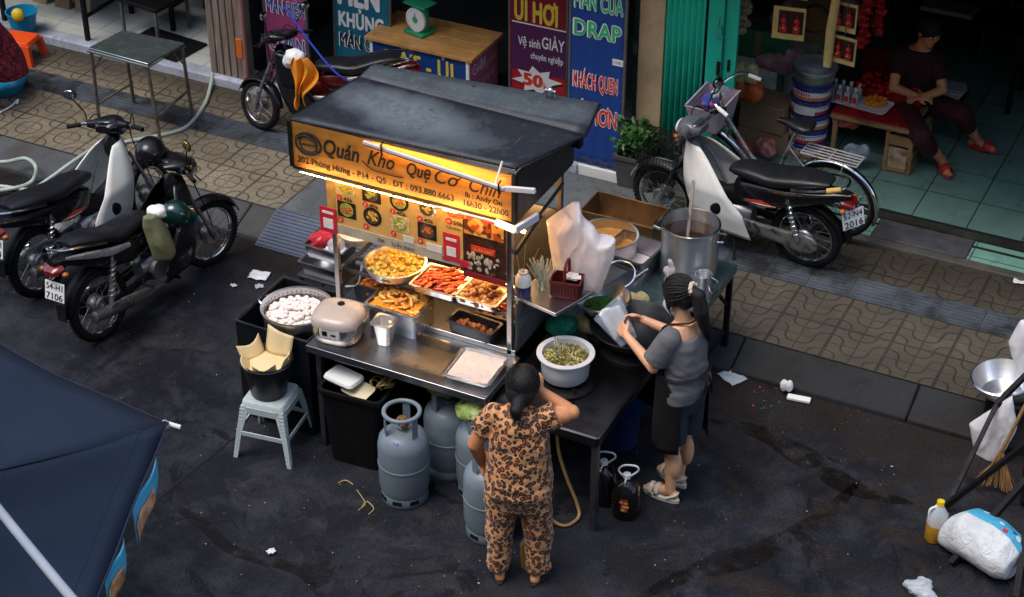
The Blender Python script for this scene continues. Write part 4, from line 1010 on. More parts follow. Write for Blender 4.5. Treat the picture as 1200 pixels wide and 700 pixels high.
q = C(); q.box((-4.245, ym-.003, 1.352), (.07, .004, .045)); q.build('red_card', mat('card_red'), mn)
# poster of the dark dining picture beside the menu
q = C(); q.box((-4.125, YM-.002, 1.50), (.27, .008, .46)); po = q.build('menu_poster', mat('poster_dark', (.035,.016,.012), .35, var=.6, vs=14, dirt=((.16,.07,.03), 16, .55)), cart)
def posterband():
    m, nt, b = nodes_of('poster_food'); n = NB(nt); co = n.coord()
    v = n.new('ShaderNodeTexVoronoi'); v.inputs['Scale'].default_value = 34; n.link(co, v.inputs['Vector'])
    col = n.ramp(n.sep(v.outputs['Color'])[0], [(0, (.40,.06,.015)), (.3, (.55,.25,.04)), (.55, (.10,.03,.015)), (.75, (.55,.36,.12)), (1, (.30,.04,.02))], 'CONSTANT')
    n.link(col, b.inputs['Base Color']); b.inputs['Roughness'].default_value = .35; return m
M_pf = posterband()
q = C(); q.box((-4.125, YM-.0075, 1.635), (.255, .003, .14)); q.build('poster_dishes', M_pf, po)
q = C(); q.box((-4.13, YM-.0075, 1.475), (.155, .003, .042)); o = q.build('poster_banner', mat('poster_red', (.60,.03,.02), .4), po)
text('QUÁN KHO', L((-4.195, YM-.010, 1.464)), EX, EZ, .022, mat('poster_gold', (.7,.35,.1), .4), o, w=.13, bold=.01)
random.seed(5)
q = C()
for k in range(26): q.ball((random.uniform(-4.24,-4.02), YM-.008, random.uniform(1.33,1.44)), (random.uniform(.008,.02), .002, random.uniform(.008,.022)), 8, 5)
q.build('poster_figures', mat('poster_figures', (.40,.34,.26), .5, var=.6, vs=50), po)
q = C(); q.box((-4.12, YM-.0078, 1.292), (.26, .003, .035)); q.build('poster_foot', mat('poster_wine', (.22,.015,.02), .4), po)
# bright fixture at the right end of the menu
a, b_ = atY(512,243,7.80), atY(588,262,7.79); c_ = atY(604,270,7.80)
q = C(); q.tube(spline([a+Vector((-.015,0,-.05)), a, a.lerp(b_, .5), b_], 5), .008, 8); fx = q.build('light_fixture', M_batten, cart); q = C(); q.tube([a+Vector((.03,.012,-.010)), b_+Vector((0,.012,-.010))], .005, 8); q.build('lit_tube', mat('lit_short_tube', (1,.8,.5), .4, emit=(1,.56,.18), es=42.0, var=0), fx)
q = C(); q.bar(b_+Vector((-.04,0,0)), c_, .03, .028); q.build('lamp_cap', mat('lamp_cap_glow', (1,.85,.6), .4, emit=(1,.74,.42), es=.9, var=0), fx)
d_ = c_+Vector((.06,.42,.07)); q = C(); q.bar(c_, c_+Vector((.06,.16,.02)), .022, .045); q.build('lamp_bracket', M_batten, fx)
q = C(); q.tube([(-4.97, 8.06, 1.60), (-4.12, 8.06, 1.60)], .012, 10); q.build('inner_lamp', M_lit_in, cart)
q = C(); q.tube([(-4.97, 8.40, 1.32), (-4.12, 8.40, 1.32)], .010, 10); q.build('inner_lamp', M_lit_in, cart)
# wire brace and hanging cable by the right end
q = C(); q.bar(atY(634,252,8.05), atY(603,298,7.92), .02, .02).bar(atY(660,215,8.5), atY(625,262,8.1), .015, .015); q.build('awning_stay', M_steel_d, cart)
q = C(); q.tube(spline([atY(424,311,8.02), atY(422,325,8.0), atY(418,334,7.99), atY(405,336,7.98)], 6), .006, 6); q.build('cable', M_batten, cart)
# right hand serving shelf
s4 = [at(603,347,1.15), at(651,368,1.15), at(736,318,1.15), at(668,292,1.15)]
s4 = [L(p) for p in s4]
q = MB(); q.hexa([p-Vector((0,0,.022)) for p in s4], s4); so = q.build('serving_shelf', M_steel, cart, bevel=.003)
q = MB(); q.tube([s4[0]+Vector((.05,.1,-.03)), L((-3.975,7.95,.93))], .010, 8).tube(spline([s4[0]+Vector((.18,.2,-.03)), s4[0]+Vector((.1,.1,-.12)), L((-3.975,7.96,1.0))], 6), .008, 8); q.build('shelf_bracket', M_steel_d, so)
q = C(); q.box((-3.955, 8.26, .95), (.012, .62, .34)); q.build('side_shield', mat('grey_side_sheet', (.24,.25,.25), .45, .4, dirt=((.1,.1,.1), 6, .55)), cart)

# ================================================================== FOOD AND PANS ON THE CART
def pan(name, label, c, sx, sy, h, m=None, rz=0, lip=.012, taper=.9, tilt=0, group=None, cat='tray'):
    t = thing(name, label, cat, c, rz, group); t.rotation_euler.x = tilt
    q = MB(); x, y = sx/2, sy/2; k = taper
    def rect(a, b, z, r=.02):
        out = []
        for cx, cy, a0 in ((a-r,b-r,0),(-a+r,b-r,90),(-a+r,-b+r,180),(a-r,-b+r,270)):
            for i in range(5): w = R_(a0+i*22.5); out.append((cx+r*math.cos(w), cy+r*math.sin(w), z))
        return out
    q.loft([rect(x*k, y*k, 0), rect(x, y, h), rect(x+lip, y+lip, h+.001), rect(x+lip, y+lip, h+.004), rect(x-.003, y-.003, h+.004), rect(x*k-.003, y*k-.003, .005)], caps=True)
    q.build('body' if name != 'x' else 'b', m or M_steel, t, smooth=35)
    return t
def heap(name, label, cat, c, sx, sy, h, n, shape, mats, rz=0, round_=False, seed=1, kind='stuff', parent=None):
    random.seed(seed); q = MB()
    for k in range(n):
        while True:
            x, y = random.uniform(-1,1), random.uniform(-1,1)
            if not round_ or x*x+y*y < 1: break
        z = h*(1-.75*max(abs(x), abs(y))**2)*random.uniform(.55,1)
        r = [s*random.uniform(.75,1.2) for s in shape]
        q.ball((x*sx/2, y*sy/2, z), r, 8, 6, mi=random.randrange(len(mats)), rot=(random.uniform(-.5,.5), random.uniform(-.5,.5), random.uniform(0,PI)), jit=.12)
    # bed under the loose pieces
    if round_: q.lathe([(sx*.45,0),(sx*.46,h*.25),(sx*.25,h*.6),(.001,h*.7)], seg=20, sy=sy/sx)
    else: q.box((0,0,h*.22), (sx*.96, sy*.96, h*.44))
    o = q.build(name, mats, loc=c, rz=rz, smooth=60)
    return tag(o, label, cat, kind=kind)
def fm(name, c, r=.4, v=.35): return mat(name, c, r, var=v, vs=70, spec=.5, coat=.15)
F_yg = [fm('fried_yellow', (.55,.36,.06)), fm('fried_olive', (.38,.32,.07)), fm('fried_gold', (.60,.30,.05))]
F_red = [fm('sauce_red', (.50,.045,.012), .25), fm('sauce_orange', (.60,.13,.02), .25), fm('sauce_dark', (.16,.02,.01), .25)]
F_brn = [fm('roast_brown', (.42,.17,.04)), fm('roast_tan', (.58,.32,.12)), fm('roast_dark', (.22,.07,.02))]
F_gold = [fm('stick_gold', (.60,.26,.03)), fm('stick_amber', (.48,.16,.02)), fm('stick_pale', (.66,.38,.10))]
F_dark = [fm('braise_dark', (.12,.03,.012), .25), fm('braise_red', (.34,.07,.02), .25), fm('braise_orange', (.50,.16,.03), .3)]
zt = 1.046
p = at(463,308,zt+.05); p.z = zt
t = thing('round_basin', 'round steel basin of yellow fried pieces on the cart rack', 'basin', p)
MB().lathe([(.165,0),(.185,.055),(.195,.058),(.195,.062),(.182,.062),(.162,.006),(.001,.006)], seg=40).build('body', M_steel_b, t)
heap('fried_pieces', 'yellow green fried pieces heaped in the round steel basin', 'food', p+Vector((0,0,.012)), .33, .33, .075, 130, (.024,.018,.014), F_yg, round_=True, seed=3)
p = at(518,330,zt+.04); p.z = zt
pan('steel_tray', 'steel tray of red glazed skewers in the middle of the cart rack', p, .29, .25, .05)
random.seed(9); q = MB()
for k in range(70):
    x, y = random.uniform(-.12,.12), random.uniform(-.10,.10); z = .045+.03*(1-(x/.13)**2)*random.random()
    a = random.gauss(.9, .35); q.ball((x,y,z), (random.uniform(.03,.05), .011, .009), 8, 6, mi=random.choice((0,0,0,1,1,2)), rot=(0, random.uniform(-.15,.15), a), jit=.1)
q.box((0,0,.025), (.27,.23,.03), mi=2)
tag(q.build('glazed_skewers', F_red, loc=p+Vector((0,0,.004)), smooth=60), 'bright red glazed skewers lying in the middle rack tray', 'food', kind='stuff')
p = at(566,343,zt+.04); p.z = zt
pan('steel_tray', 'steel tray of small brown roasted balls at the right end of the cart rack', p, .28, .24, .05)
heap('roasted_balls', 'small brown roasted balls heaped in the right rack tray', 'food', p+Vector((0,0,.01)), .26, .22, .075, 120, (.019,.017,.015), F_brn, seed=5)
zd = .782
p = at(470,352,.95); p.z = zd
pan('deep_pan', 'deep steel pan of golden sticks standing on the cart deck below the round basin', p, .34, .26, .17, M_steel, taper=.93)
heap('golden_sticks', 'golden yellow fried sticks piled in the deep pan', 'food', p+Vector((0,0,.13)), .31, .23, .085, 90, (.038,.013,.011), F_gold, seed=6)
p = at(556,383,.86); p.z = zd
pan('loaf_tin', 'long narrow steel tin of dark braised meat on the cart deck near the right post', p, .30, .13, .11, M_steel_d, rz=R_(-4))
heap('braised_meat', 'dark red braised meat lying in the long narrow tin', 'food', p+Vector((0,0,.05)), .26, .10, .04, 40, (.022,.016,.012), F_dark, seed=7, rz=R_(-4))
p = at(582,376,.86); p.z = zd; p.y += .10
pan('deep_pan', 'deep steel pan of orange braise behind the long narrow tin by the right post', p, .26, .22, .11, M_steel_d)
heap('orange_braise', 'orange brown braise in the deep pan beside the right post', 'food', p+Vector((0,0,.06)), .23, .19, .05, 50, (.026,.018,.014), [F_dark[2], F_brn[0], F_dark[1]], seed=8)
p = at(432,338,.9); p.z = zd; p.y += .12
pan('deep_pan', 'deep steel pan half hidden in shade on the left of the cart deck', p, .25, .24, .12, M_steel_d)
heap('orange_braise', 'orange brown braise in the shaded left pan behind the rice cooker', 'food', p+Vector((0,0,.06)), .22, .2, .05, 40, (.026,.018,.014), [F_dark[2], F_brn[0], F_dark[1]], seed=12)
# rice cooker
p = at(397,377,.88); p.z = .782
t = thing('rice_cooker', 'rounded rice cooker with pinkish lid on the left end of the steel counter', 'rice cooker', p, R_(8))
M_cook = mat('cooker_silver', (.34,.31,.28), .25, .8, var=.08); M_lid = mat('cooker_lid', (.42,.36,.32), .3, var=.05, coat=.4)
MB().column([(0,0,0,.125,.115),(.012,0,0,.138,.128),(.06,0,0,.150,.140),(.125,0,0,.150,.142)], seg=36, p=3.0).build('body', M_cook, t)
MB().column([(.126,0,0,.152,.146),(.150,0,0,.151,.145),(.176,0,.002,.138,.132),(.190,0,.006,.112,.105),(.194,0,.01,.05,.05)], seg=36, p=3.2).build('lid', M_lid, t)
MB().box((0,-.135,.098), (.13,.02,.075), M=None).build('control_panel', mat('cooker_panel', (.62,.60,.58), .3), t, bevel=.008)
q = MB().box((-.03,-.1465,.10), (.03,.002,.03)).box((.025,-.1465,.095), (.03,.002,.012)); q.build('display', M_plastic_k, t)
MB().box((0,-.118,.165), (.07,.03,.014)).build('latch', M_cook, t, bevel=.004)
MB().tube(spline([(-.157,0,.12),(-.157,.07,.125),(-.12,.15,.135),(0,.168,.14),(.12,.15,.135),(.157,.07,.125),(.157,0,.12)], 6), .010, 8).build('handle', M_grey, t)
MB().cyl((0,.05,.192),(0,.05,.20),.022).build('steam_vent', M_plastic_k, t)
# small square pot, white tray
p = at(451,398,.80); p.z = .782
pan('square_pot', 'small tall square steel pot standing on the counter in front of the deep pan', p, .115, .115, .15, M_steel_b, taper=.72, rz=R_(5), cat='pot')
MB_ = MB().tube([(0,0,.02),(.02,.02,.13)], .005, 6).ball((.02,.02,.135), .016, 12, 8)
tag(MB_.build('ladle', M_steel_b, loc=p+Vector((.01,0,0))), 'short steel spoon with round knob standing in the small square pot', 'spoon')
p = at(558,432,.80); p.z = .783
pan('flat_tray', 'flat steel tray of white noodles on the right end of the counter', p, .285, .30, .035, M_steel_b, rz=R_(3))
q = MB().grid(24, 24, lambda u, v: ((u-.5)*.255, (v-.5)*.268, .028+.006*mnoise.noise(Vector((u*9, v*9, 2)))))
tag(q.build('noodle_sheet', mat('white_noodles', (.54,.46,.43), .6, var=.07, vs=40, bump=.4, bs=90), loc=p, rz=R_(3)), 'pale sheet of fresh noodles filling the flat counter tray', 'food')
# steaming pot in its open box
SB = Vector((-5.42, 7.83, 0))
t = thing('stove_box', 'dark steel open box holding the perforated pot of white dumplings', 'stove box', SB)
q = MB()
for cx, cy, sx, sy in ((0,-.27,.52,.014),(0,.27,.52,.014),(-.253,0,.014,.526),(.253,0,.014,.526)): q.box((cx,cy,.36), (sx,sy,.72))
q.box((0,0,.50), (.50,.52,.012)); q.build('panel', M_tin, t, bevel=.003)
q = MB().tube([(-.26,-.277,.72),(.26,-.277,.72),(.26,.277,.72),(-.26,.277,.72)], .009, 6, closed=True); q.build('rim', M_steel_d, t)
pp = at(348,362,.78); pp.z = .60
t = thing('steamer_pot', 'round perforated steel pot full of white dumplings in the dark stove box', 'pot', pp)
MB().lathe([(.18,0),(.205,.06),(.212,.19),(.224,.195),(.224,.201),(.207,.20),(.200,.07),(.001,.06)], seg=44).build('body', M_alu, t)
q = MB()
for k in range(44):
    a = 2*PI*k/44
    for z in (.155, .175): q.ball((.206*math.cos(a), .206*math.sin(a), z), (.004,.004,.005), 6, 4)
q.build('holes', M_blackm, t)
for s in (-1, 1): MB().tube(spline([(s*.215,-.05,.17),(s*.255,-.03,.185),(s*.255,.03,.185),(s*.215,.05,.17)], 5), .007, 8).build('handle', M_chrome, t)
random.seed(21); q = MB()
for k in range(170):
    a, r = random.uniform(0, 2*PI), .185*math.sqrt(random.random()); q.ball((r*math.cos(a), r*math.sin(a), .145+.035*(1-(r/.19)**2)*random.uniform(.5,1)), (.017,.016,.013), 9, 6, jit=.06)
q.lathe([(.17,.10),(.185,.145),(.001,.155)], seg=30)
tag(q.build('white_dumplings', mat('white_dumpling', (.74,.70,.68), .45, var=.04), loc=pp, smooth=60), 'heap of small white dumplings filling the perforated pot', 'food', kind='stuff')
# nested containers left behind the steamer
p0 = at(386,318,.62); 
st = thing('side_rack', 'small steel rack behind the stove box holding stacked pans', 'rack', (p0.x, p0.y, 0))
q = MB()
for x in (-.14,.14):
    for y in (-.12,.12): q.bar((x,y,0), (x,y,.62), .02, .02)
q.box((0,0,.62), (.32,.28,.015)); q.build('frame', M_steel_d, st, bevel=.002)
pan('steel_tray', 'empty steel tray stacked low on the small side rack', (p0.x,p0.y,.63), .30, .24, .09, M_steel)
pan('steel_tray', 'upper steel tray with red bag on the small side rack', (p0.x+.02,p0.y+.01,.755), .28, .22, .09, M_steel, group=None)
lump('red_bag', mat('red_film', (.5,.03,.05), .3), (p0.x-.03,p0.y,.80), (.09,.07,.06), 'red plastic bag lying in the upper side rack tray', 'bag', 5)
lump('clear_bag', M_clearfilm, (p0.x+.08,p0.y-.02,.81), (.06,.06,.05), 'clear plastic bag beside the red bag in the upper tray', 'bag', 6)
p = at(419,277,1.1); t = thing('white_bowl', 'white bowl under the left end of the menu board', 'bowl', (p.x, p.y, 1.048))
MB().lathe([(.05,0),(.055,.012),(.10,.055),(.115,.085),(.110,.085),(.09,.052),(.001,.02)], seg=30).build('body', M_white, t)

# ================================================================== ON THE SERVING SHELF
zs = 1.152
p = at(613,346,zs)
t = thing('sauce_jar', 'white plastic jar of dark sauce with sticks on the shelf corner by the post', 'jar', p)
MB().lathe([(.042,0),(.046,.006),(.046,.075),(.0455,.078)], seg=26).build('sauce', mat('dark_blue_sauce', (.03,.03,.11), .2, coat=.4), t)
MB().lathe([(.0465,.076),(.046,.12),(.034,.145),(.028,.15),(.028,.165),(.024,.165),(.001,.15)], seg=26).build('upper_wall', M_white, t)
q = MB()
for a in (-.12,.0,.14): q.tube([(a*.1,0,.10),(a*.6,.03,.33)], .0025, 5)
q.build('sticks', mat('bamboo', (.45,.30,.14), .6), t)
p = at(664,345,zs)
t = thing('basket', 'maroon plastic basket with tall handle standing on the serving shelf', 'basket', p, R_(12))
M_mar = mat('maroon_plastic', (.15,.018,.016), .45, var=.2)
q = MB(); x, y = .085, .06
q.loft([[(sx*x*k, sy*y*k, z) for sx, sy in ((-1,-1),(1,-1),(1,1),(-1,1))] for k, z in ((.86,0),(1,.105),(1.08,.105),(1.08,.118),(.99,.118),(.85,.006))]); q.box((0,0,.06), (.004,.115,.10))
q.build('body', M_mar, t, bevel=.003)
q = MB()
for k in range(9):
    for s in (-1, 1): q.box((-.075+k*.01875, s*.0605, .055), (.008,.006,.075))
for k in range(6):
    for s in (-1, 1): q.box((s*.085, -.05+k*.02, .055), (.006,.008,.075))
q.build('weave', mat('maroon_dark', (.08,.010,.010), .5), t)
MB().tube(spline([(0,-.062,.11),(0,-.055,.20),(0,-.03,.225),(0,.03,.225),(0,.055,.20),(0,.062,.11)], 5), .009, 8, flat=.6).build('handle', M_mar, t)
q = MB(); random.seed(3)
for k in range(6): q.box((.04+random.uniform(-.02,.02), random.uniform(-.03,.03), .115+k*.003), (.06,.04,.003), rz=random.uniform(-.6,.6))
tag(q.build('paper_napkins', M_white, loc=p, rz=R_(12)), 'white paper napkins in the right half of the maroon basket', 'napkins')
random.seed(14); q = MB()
for k in range(26):
    a = random.uniform(-.5,.5); q.bar((random.uniform(-.03,.03), random.uniform(-.03,.03), .0), (a*.22, random.uniform(-.05,.05), random.uniform(.15,.21)), .010, .002)
tag(q.build('wrapped_chopsticks', mat('pale_wrapper', (.52,.60,.50), .5, var=.25, vs=30), loc=at(636,338,zs), smooth=0), 'upright bunch of pale wrapped chopsticks left of the maroon basket', 'chopsticks', kind='stuff')
# the big white bag, crumpled and knotted
def bagpoly(name, pts, label, m, depth=.06, seed=1, wr=1.0, out=(.45,-.9,.1)):
    """soft bag spanned between its real corners"""
    c = sum(pts, Vector())/len(pts); q = MB(); ring = [p_-c for p_ in pts]; out = Vector(out).normalized()
    q.loft([[p_*s+out*depth*k for p_ in ring] for k, s in ((-1,.72),(-.5,.95),(0,1.03),(.5,.95),(1,.72))]); o = blend(q, name, m, None, .009, 9, loc=c)
    for v in o.data.vertices:
        p_ = v.co; f = mnoise.noise(p_*9+Vector((seed,0,0)))*.030+abs(mnoise.noise(Vector((p_.x*24, p_.y*24, p_.z*9))+Vector((0,seed,0))))*.030-abs(mnoise.noise(p_*40))*.010
        tp = p_-Vector((0,0,max(r.z for r in ring))); an = math.atan2(tp.x*.9+tp.y*.44, -tp.z+.02)
        f = f*.20+.006*(1-abs(math.sin(an*13+mnoise.noise(p_*7)*2.5)))*min(1, -tp.z*6)
        v.co = p_+(out+p_.normalized()*.3)*f*wr
    return tag(o, label, 'bag')
Yw = 8.30
bagpoly('plastic_bag', [atY(x_, y_, Yw) for x_, y_ in ((641,259),(664,243),(671,238),(679,238),(683,256),(697,267),(704,281),(721,279),(719,300),(711,318),(702,344),(668,347),(652,330),(646,296))], 'big crumpled white plastic bag heaped on the serving shelf behind the basket', M_bag, .10, 3)
# ================================================================== PREP TABLES RIGHT OF THE CART
TZ = .70
t = thing('prep_table', 'low dark steel table with the white noodle pot and the wok burner', 'table', (-3.55, 8.0, 0))
q = MB().box((-.02, .02, TZ-.015), (.70, 1.04, .03)).box((-.02, -.505, TZ-.03), (.70, .012, .06)).box((.335, .02, TZ-.03), (.012, 1.04, .06)); q.build('tabletop', brushed('blackened_steel', (.10,.10,.115), .30, 0, (.03,.028,.026), 3.0, .50), t, bevel=.004)
for x in (-.33, .31):
    for y in (-.47, .5): MB().bar((x, y, 0), (x, y, TZ-.03), .04, .04).build('leg', M_steel_d, t, bevel=.003)
MB().box((-.02, .52, .45), (.66, .012, .46)).build('back_sheet', M_tin, t)
t = thing('steel_table', 'steel work table with greenish shine holding the stock pot and pans', 'table', (-3.70, 9.05, 0))
M_tgreen = mat('steel_green_shine', (.10,.15,.15), .28, .6, var=.15, vs=3, dirt=((.08,.10,.10), 2.5, .58))
q = MB().box((-.02, 0, TZ-.012), (1.10, 1.02, .024)).box((.53, 0, TZ-.03), (.012, 1.02, .06)).box((-.02, .51, TZ-.03), (1.10, .012, .06)); q.build('tabletop', M_tgreen, t, bevel=.004)
for x, y, z in ((-.54,-.48,0), (.51,-.48,0), (-.54,.48,.10), (.51,.46,.07)): MB().bar((x, y, z), (x, y, TZ-.02), .036, .036).build('leg', M_blackm, t, bevel=.003)
MB().bar((.51,.20,TZ-.03), (.51,.44,.42), .014, .02).bar((.51,-.45,.22), (.51,.43,.22), .02, .02).build('brace', M_blackm, t)
# white pot of noodles and greens on its burner
p = at(663,412,.92); 
bn = thing('gas_burner', 'dark iron gas burner ring under the white noodle pot', 'burner', (p.x, p.y, TZ))
MB().lathe([(.17,0),(.18,.01),(.16,.03),(.10,.03),(.09,.015),(.001,.015)], seg=30).build('ring', M_blackm, bn)
q = MB()
for k in range(4): a = PI/4+k*PI/2; q.bar((.08*math.cos(a), .08*math.sin(a), .03), (.17*math.cos(a), .17*math.sin(a), .045), .014, .02)
q.build('pan_support', M_blackm, bn)
pz = TZ+.052
t = thing('noodle_pot', 'white rimmed aluminium pot of noodles and greens beside the woman in leopard print', 'pot', (p.x, p.y, pz))
MB().lathe([(.125,0),(.138,.015),(.147,.14),(.170,.155),(.170,.163),(.138,.163),(.130,.03),(.001,.03)], seg=48).build('body', mat('pot_white', (.66,.68,.70), .35, .25, var=.05), t)
random.seed(31); q = MB()
for k in range(190):
    a, r = random.uniform(0, 2*PI), .125*math.sqrt(random.random()); c = Vector((r*math.cos(a), r*math.sin(a), .128+.025*random.random()*(1-(r/.14)**2)))
    b = random.uniform(0, 2*PI); l = random.uniform(.012,.03)
    q.tube([c, c+Vector((math.cos(b)*l*.5, math.sin(b)*l*.5, .008)), c+Vector((math.cos(b+.8)*l, math.sin(b+.8)*l, 0))], .0035, 5, mi=random.choice((0,0,0,1,1,2)))
q.lathe([(.13,.09),(.134,.125),(.001,.138)], seg=26, mi=1)
tag(q.build('noodles', [mat('noodle_pale', (.55,.46,.22), .5, var=.2), mat('noodle_brown', (.20,.17,.05), .5, var=.4), mat('scallion', (.09,.15,.03), .5, var=.4)], loc=(p.x, p.y, pz), smooth=60), 'tangle of noodles and greens filling the white rimmed pot', 'food', kind='stuff')
q = MB()
for s in (-1, 1): q.tube([(-.04+s*.008,-.02,.10),(-.045+s*.016,-.025,.20),(-.05+s*.006,-.03,.27)], .008, 8, flat=.5)
tag(q.build('tongs', M_steel_b, loc=(p.x, p.y, pz)), 'steel tongs standing upright in the noodle pot', 'tongs')
q = MB().column([(0,0,0,.13,.10),(.26,0,0,.15,.12),(.27,0,0,.155,.125),(.27,0,0,.14,.11)], seg=24, p=3); tag(q.build('blue_bucket', mat('blue_plastic', (.010,.028,.11), .4), loc=(-3.42,8.25,.10)), 'blue plastic bucket in the dark under the prep table', 'bucket')
# wok
p = at(742,384,.86)
t = thing('wok', 'large black iron wok in front of the woman in grey', 'wok', (p.x, p.y, TZ+.03))
prof = [(.05,0),(.12,.02),(.20,.075),(.255,.15),(.262,.155)]
MB().lathe(prof+[(.258,.16)]+[(r-.006, z+.006) for r, z in reversed(prof[:-1])]+[(.001,.006)], seg=48).build('bowl', mat('wok_iron', (.007,.0075,.009), .42, 0, var=.3, vs=5, spec=.35, dirt=((.022,.026,.032), 4, .58)), t)
for s in (-1, 1): MB().tube(spline([(s*.25,-.06,.15),(s*.30,-.04,.175),(s*.30,.04,.175),(s*.25,.06,.15)], 5), .009, 8).build('handle', M_blackm, t)
bn2 = thing('gas_burner', 'iron gas burner under the black wok', 'burner', (p.x, p.y, TZ)); MB().lathe([(.20,0),(.20,.02),(.15,.05),(.12,.05),(.11,.02),(.001,.02)], seg=28).build('ring', M_blackm, bn2)
# steel bowl of chopped greens
p = at(706,352,.95)
zb = .86
t = thing('steel_bowl', 'steel mixing bowl of chopped green herbs under the serving shelf edge', 'bowl', (p.x, p.y, zb))
MB().lathe([(.05,0),(.10,.02),(.15,.08),(.165,.115),(.175,.118),(.165,.122),(.148,.085),(.098,.026),(.001,.01)], seg=44).build('body', M_steel_b, t)
random.seed(4); q = MB()
for k in range(160):
    a, r = random.uniform(0, 2*PI), .10*math.sqrt(random.random()); q.ball((r*math.cos(a), r*math.sin(a), .04+.05*(1-(r/.11)**2)*random.random()+.3*r*.25), (random.uniform(.006,.012), .005, .004), 6, 4, rot=(0,0,random.uniform(0,PI)))
q.lathe([(.09,.022),(.11,.05),(.001,.06)], seg=20)
tag(q.build('chopped_herbs', mat('herb_green', (.06,.20,.025), .5, var=.5, vs=50), loc=(p.x, p.y, zb), smooth=60), 'chopped bright green herbs in the steel mixing bowl', 'food', kind='stuff')
q = MB().cyl((0,0,0),(0,0,zb-TZ), .09, .07); tag(q.build('inverted_pot', M_steel_d, loc=(p.x, p.y, TZ)), 'upturned steel pot carrying the bowl of green herbs', 'pot')
# pans at the back of the table
p = at(742,292,.86); p.z = TZ
pan('deep_pan', 'deep steel pan with white paste, middle of the steel work table', (p.x,p.y,TZ), .30, .30, .17, M_steel, rz=R_(-6))
MB_ = MB().grid(10,10, lambda u, v: ((u-.5)*.262,(v-.5)*.262,.05+.004*mnoise.noise(Vector((u*6,v*6,0))))); tag(MB_.build('white_paste', mat('white_paste', (.66,.56,.54), .5, var=.05), loc=(p.x,p.y,TZ), rz=R_(-6)), 'smooth white paste in the deep pan on the work table', 'food')
p = at(728,322,.84)
pan('deep_pan', 'empty deep steel pan in front of the white paste pan', (p.x,p.y-.03,TZ), .24, .22, .14, M_steel, rz=R_(-6))
q = MB(); q.tube([(.10*math.cos(2*PI*i/30), .10*math.sin(2*PI*i/30)*.8, .10*math.sin(2*PI*i/30)*.5) for i in range(30)], .006, 8, closed=True); q.tube([(.10,0,0),(.17,.05,.06)], .006)
tag(q.build('strainer_hoop', M_steel_b, loc=(p.x,p.y-.03,TZ+.16)), 'steel strainer hoop laid over the empty deep pan', 'strainer')
p = at(713,268,.92)
t = thing('stew_pot', 'wide pot of orange brown stew behind the white plastic bag', 'pot', (p.x,p.y,TZ))
MB().lathe([(.17,0),(.185,.03),(.19,.17),(.198,.175),(.198,.182),(.184,.18),(.178,.03),(.001,.02)], seg=40).build('body', M_alu, t)
tag(MB().lathe([(.176,.0),(.180,.03),(.001,.034)], seg=30).build('stew', mat('stew_orange', (.42,.18,.035), .25, var=.4, vs=8), loc=(p.x,p.y,TZ+.09)), 'orange brown stew in the wide pot', 'food')
p = at(738,258,.84)
t = thing('steel_box', 'open dark steel trough at the back edge of the work table', 'trough', (p.x-.06,p.y+.05,TZ))
q = MB()
for cx, cy, sx, sy in ((0,-.14,.52,.01),(0,.14,.52,.01),(-.255,0,.01,.27),(.255,0,.01,.27)): q.box((cx,cy,.09), (sx,sy,.18))
q.box((0,0,.006), (.5,.27,.012)); q.build('panel', mat('browned_steel', (.22,.12,.05), .4, .6, var=.4, vs=5), t, bevel=.002)
# stock pot with ladle
p = at(806,322,TZ)
t = thing('stock_pot', 'tall steel stock pot of dark broth with a long ladle on the work table', 'pot', (p.x, p.y, TZ))
hp_ = .385
MB().lathe([(.175,0),(.182,.008),(.182,hp_-.01),(.190,hp_-.006),(.190,hp_),(.176,hp_),(.174,.02),(.001,.015)], seg=56).build('body', M_steel_b, t)
for s in (-1, 1): MB().tube(spline([(s*.180,-.06,hp_-.06),(s*.225,-.05,hp_-.055),(s*.232,0,hp_-.052),(s*.225,.05,hp_-.055),(s*.180,.06,hp_-.06)], 5), .009, 8).build('handle', M_chrome, t)
tag(MB().lathe([(.168,0),(.172,.05),(.001,.052)], seg=36).build('broth', mat('dark_broth', (.035,.018,.010), .12, var=.5, vs=10), loc=(p.x,p.y,TZ+.25)), 'dark brown broth in the tall stock pot', 'food')
tag(MB().bar((-.01,-.02,.28), (-.02,.05,.66), .02, .008).tube([(-.01,-.02,.28),(-.01,-.02,.24)], .03, 12).build('ladle', M_steel_b, loc=(p.x,p.y,TZ)), 'long steel ladle standing in the stock pot', 'ladle')
p = at(823,347,TZ)
t = thing('steel_jug', 'small steel jug with handle in front of the stock pot', 'jug', (p.x,p.y,TZ))
MB().lathe([(.055,0),(.058,.01),(.050,.14),(.056,.165),(.052,.165),(.046,.14),(.05,.02),(.001,.015)], seg=30).build('body', M_steel_b, t)
MB().tube(spline([(.05,0,.15),(.09,0,.13),(.09,0,.06),(.055,0,.04)], 6), .006, 8).build('handle', M_chrome, t)
p = at(788,332,TZ)
q = MB().column([(0,0,0,.05,.045),(.09,0,0,.062,.05),(.17,.01,0,.05,.045),(.22,.02,0,.025,.03),(.26,.03,0,.03,.02)], p=2.3)
o = blend(q, 'plastic_bag', M_bag, None, .010, 2, loc=(p.x,p.y,TZ))
for v in o.data.vertices: v.co += Vector((1,1,0))*mnoise.noise(v.co*16)*.012
tag(o, 'small knotted white plastic bag standing before the stock pot', 'bag')
p = at(800,352,TZ)
tag(MB().lathe([(.028,0),(.03,.005),(.03,.10),(.02,.125),(.018,.14),(.001,.14)], seg=20).build('sauce_bottle', mat('purple_white_bottle', (.28,.25,.42), .35, var=.5, vs=12), loc=(p.x,p.y,TZ)), 'small purple and white bottle beside the steel jug', 'bottle')
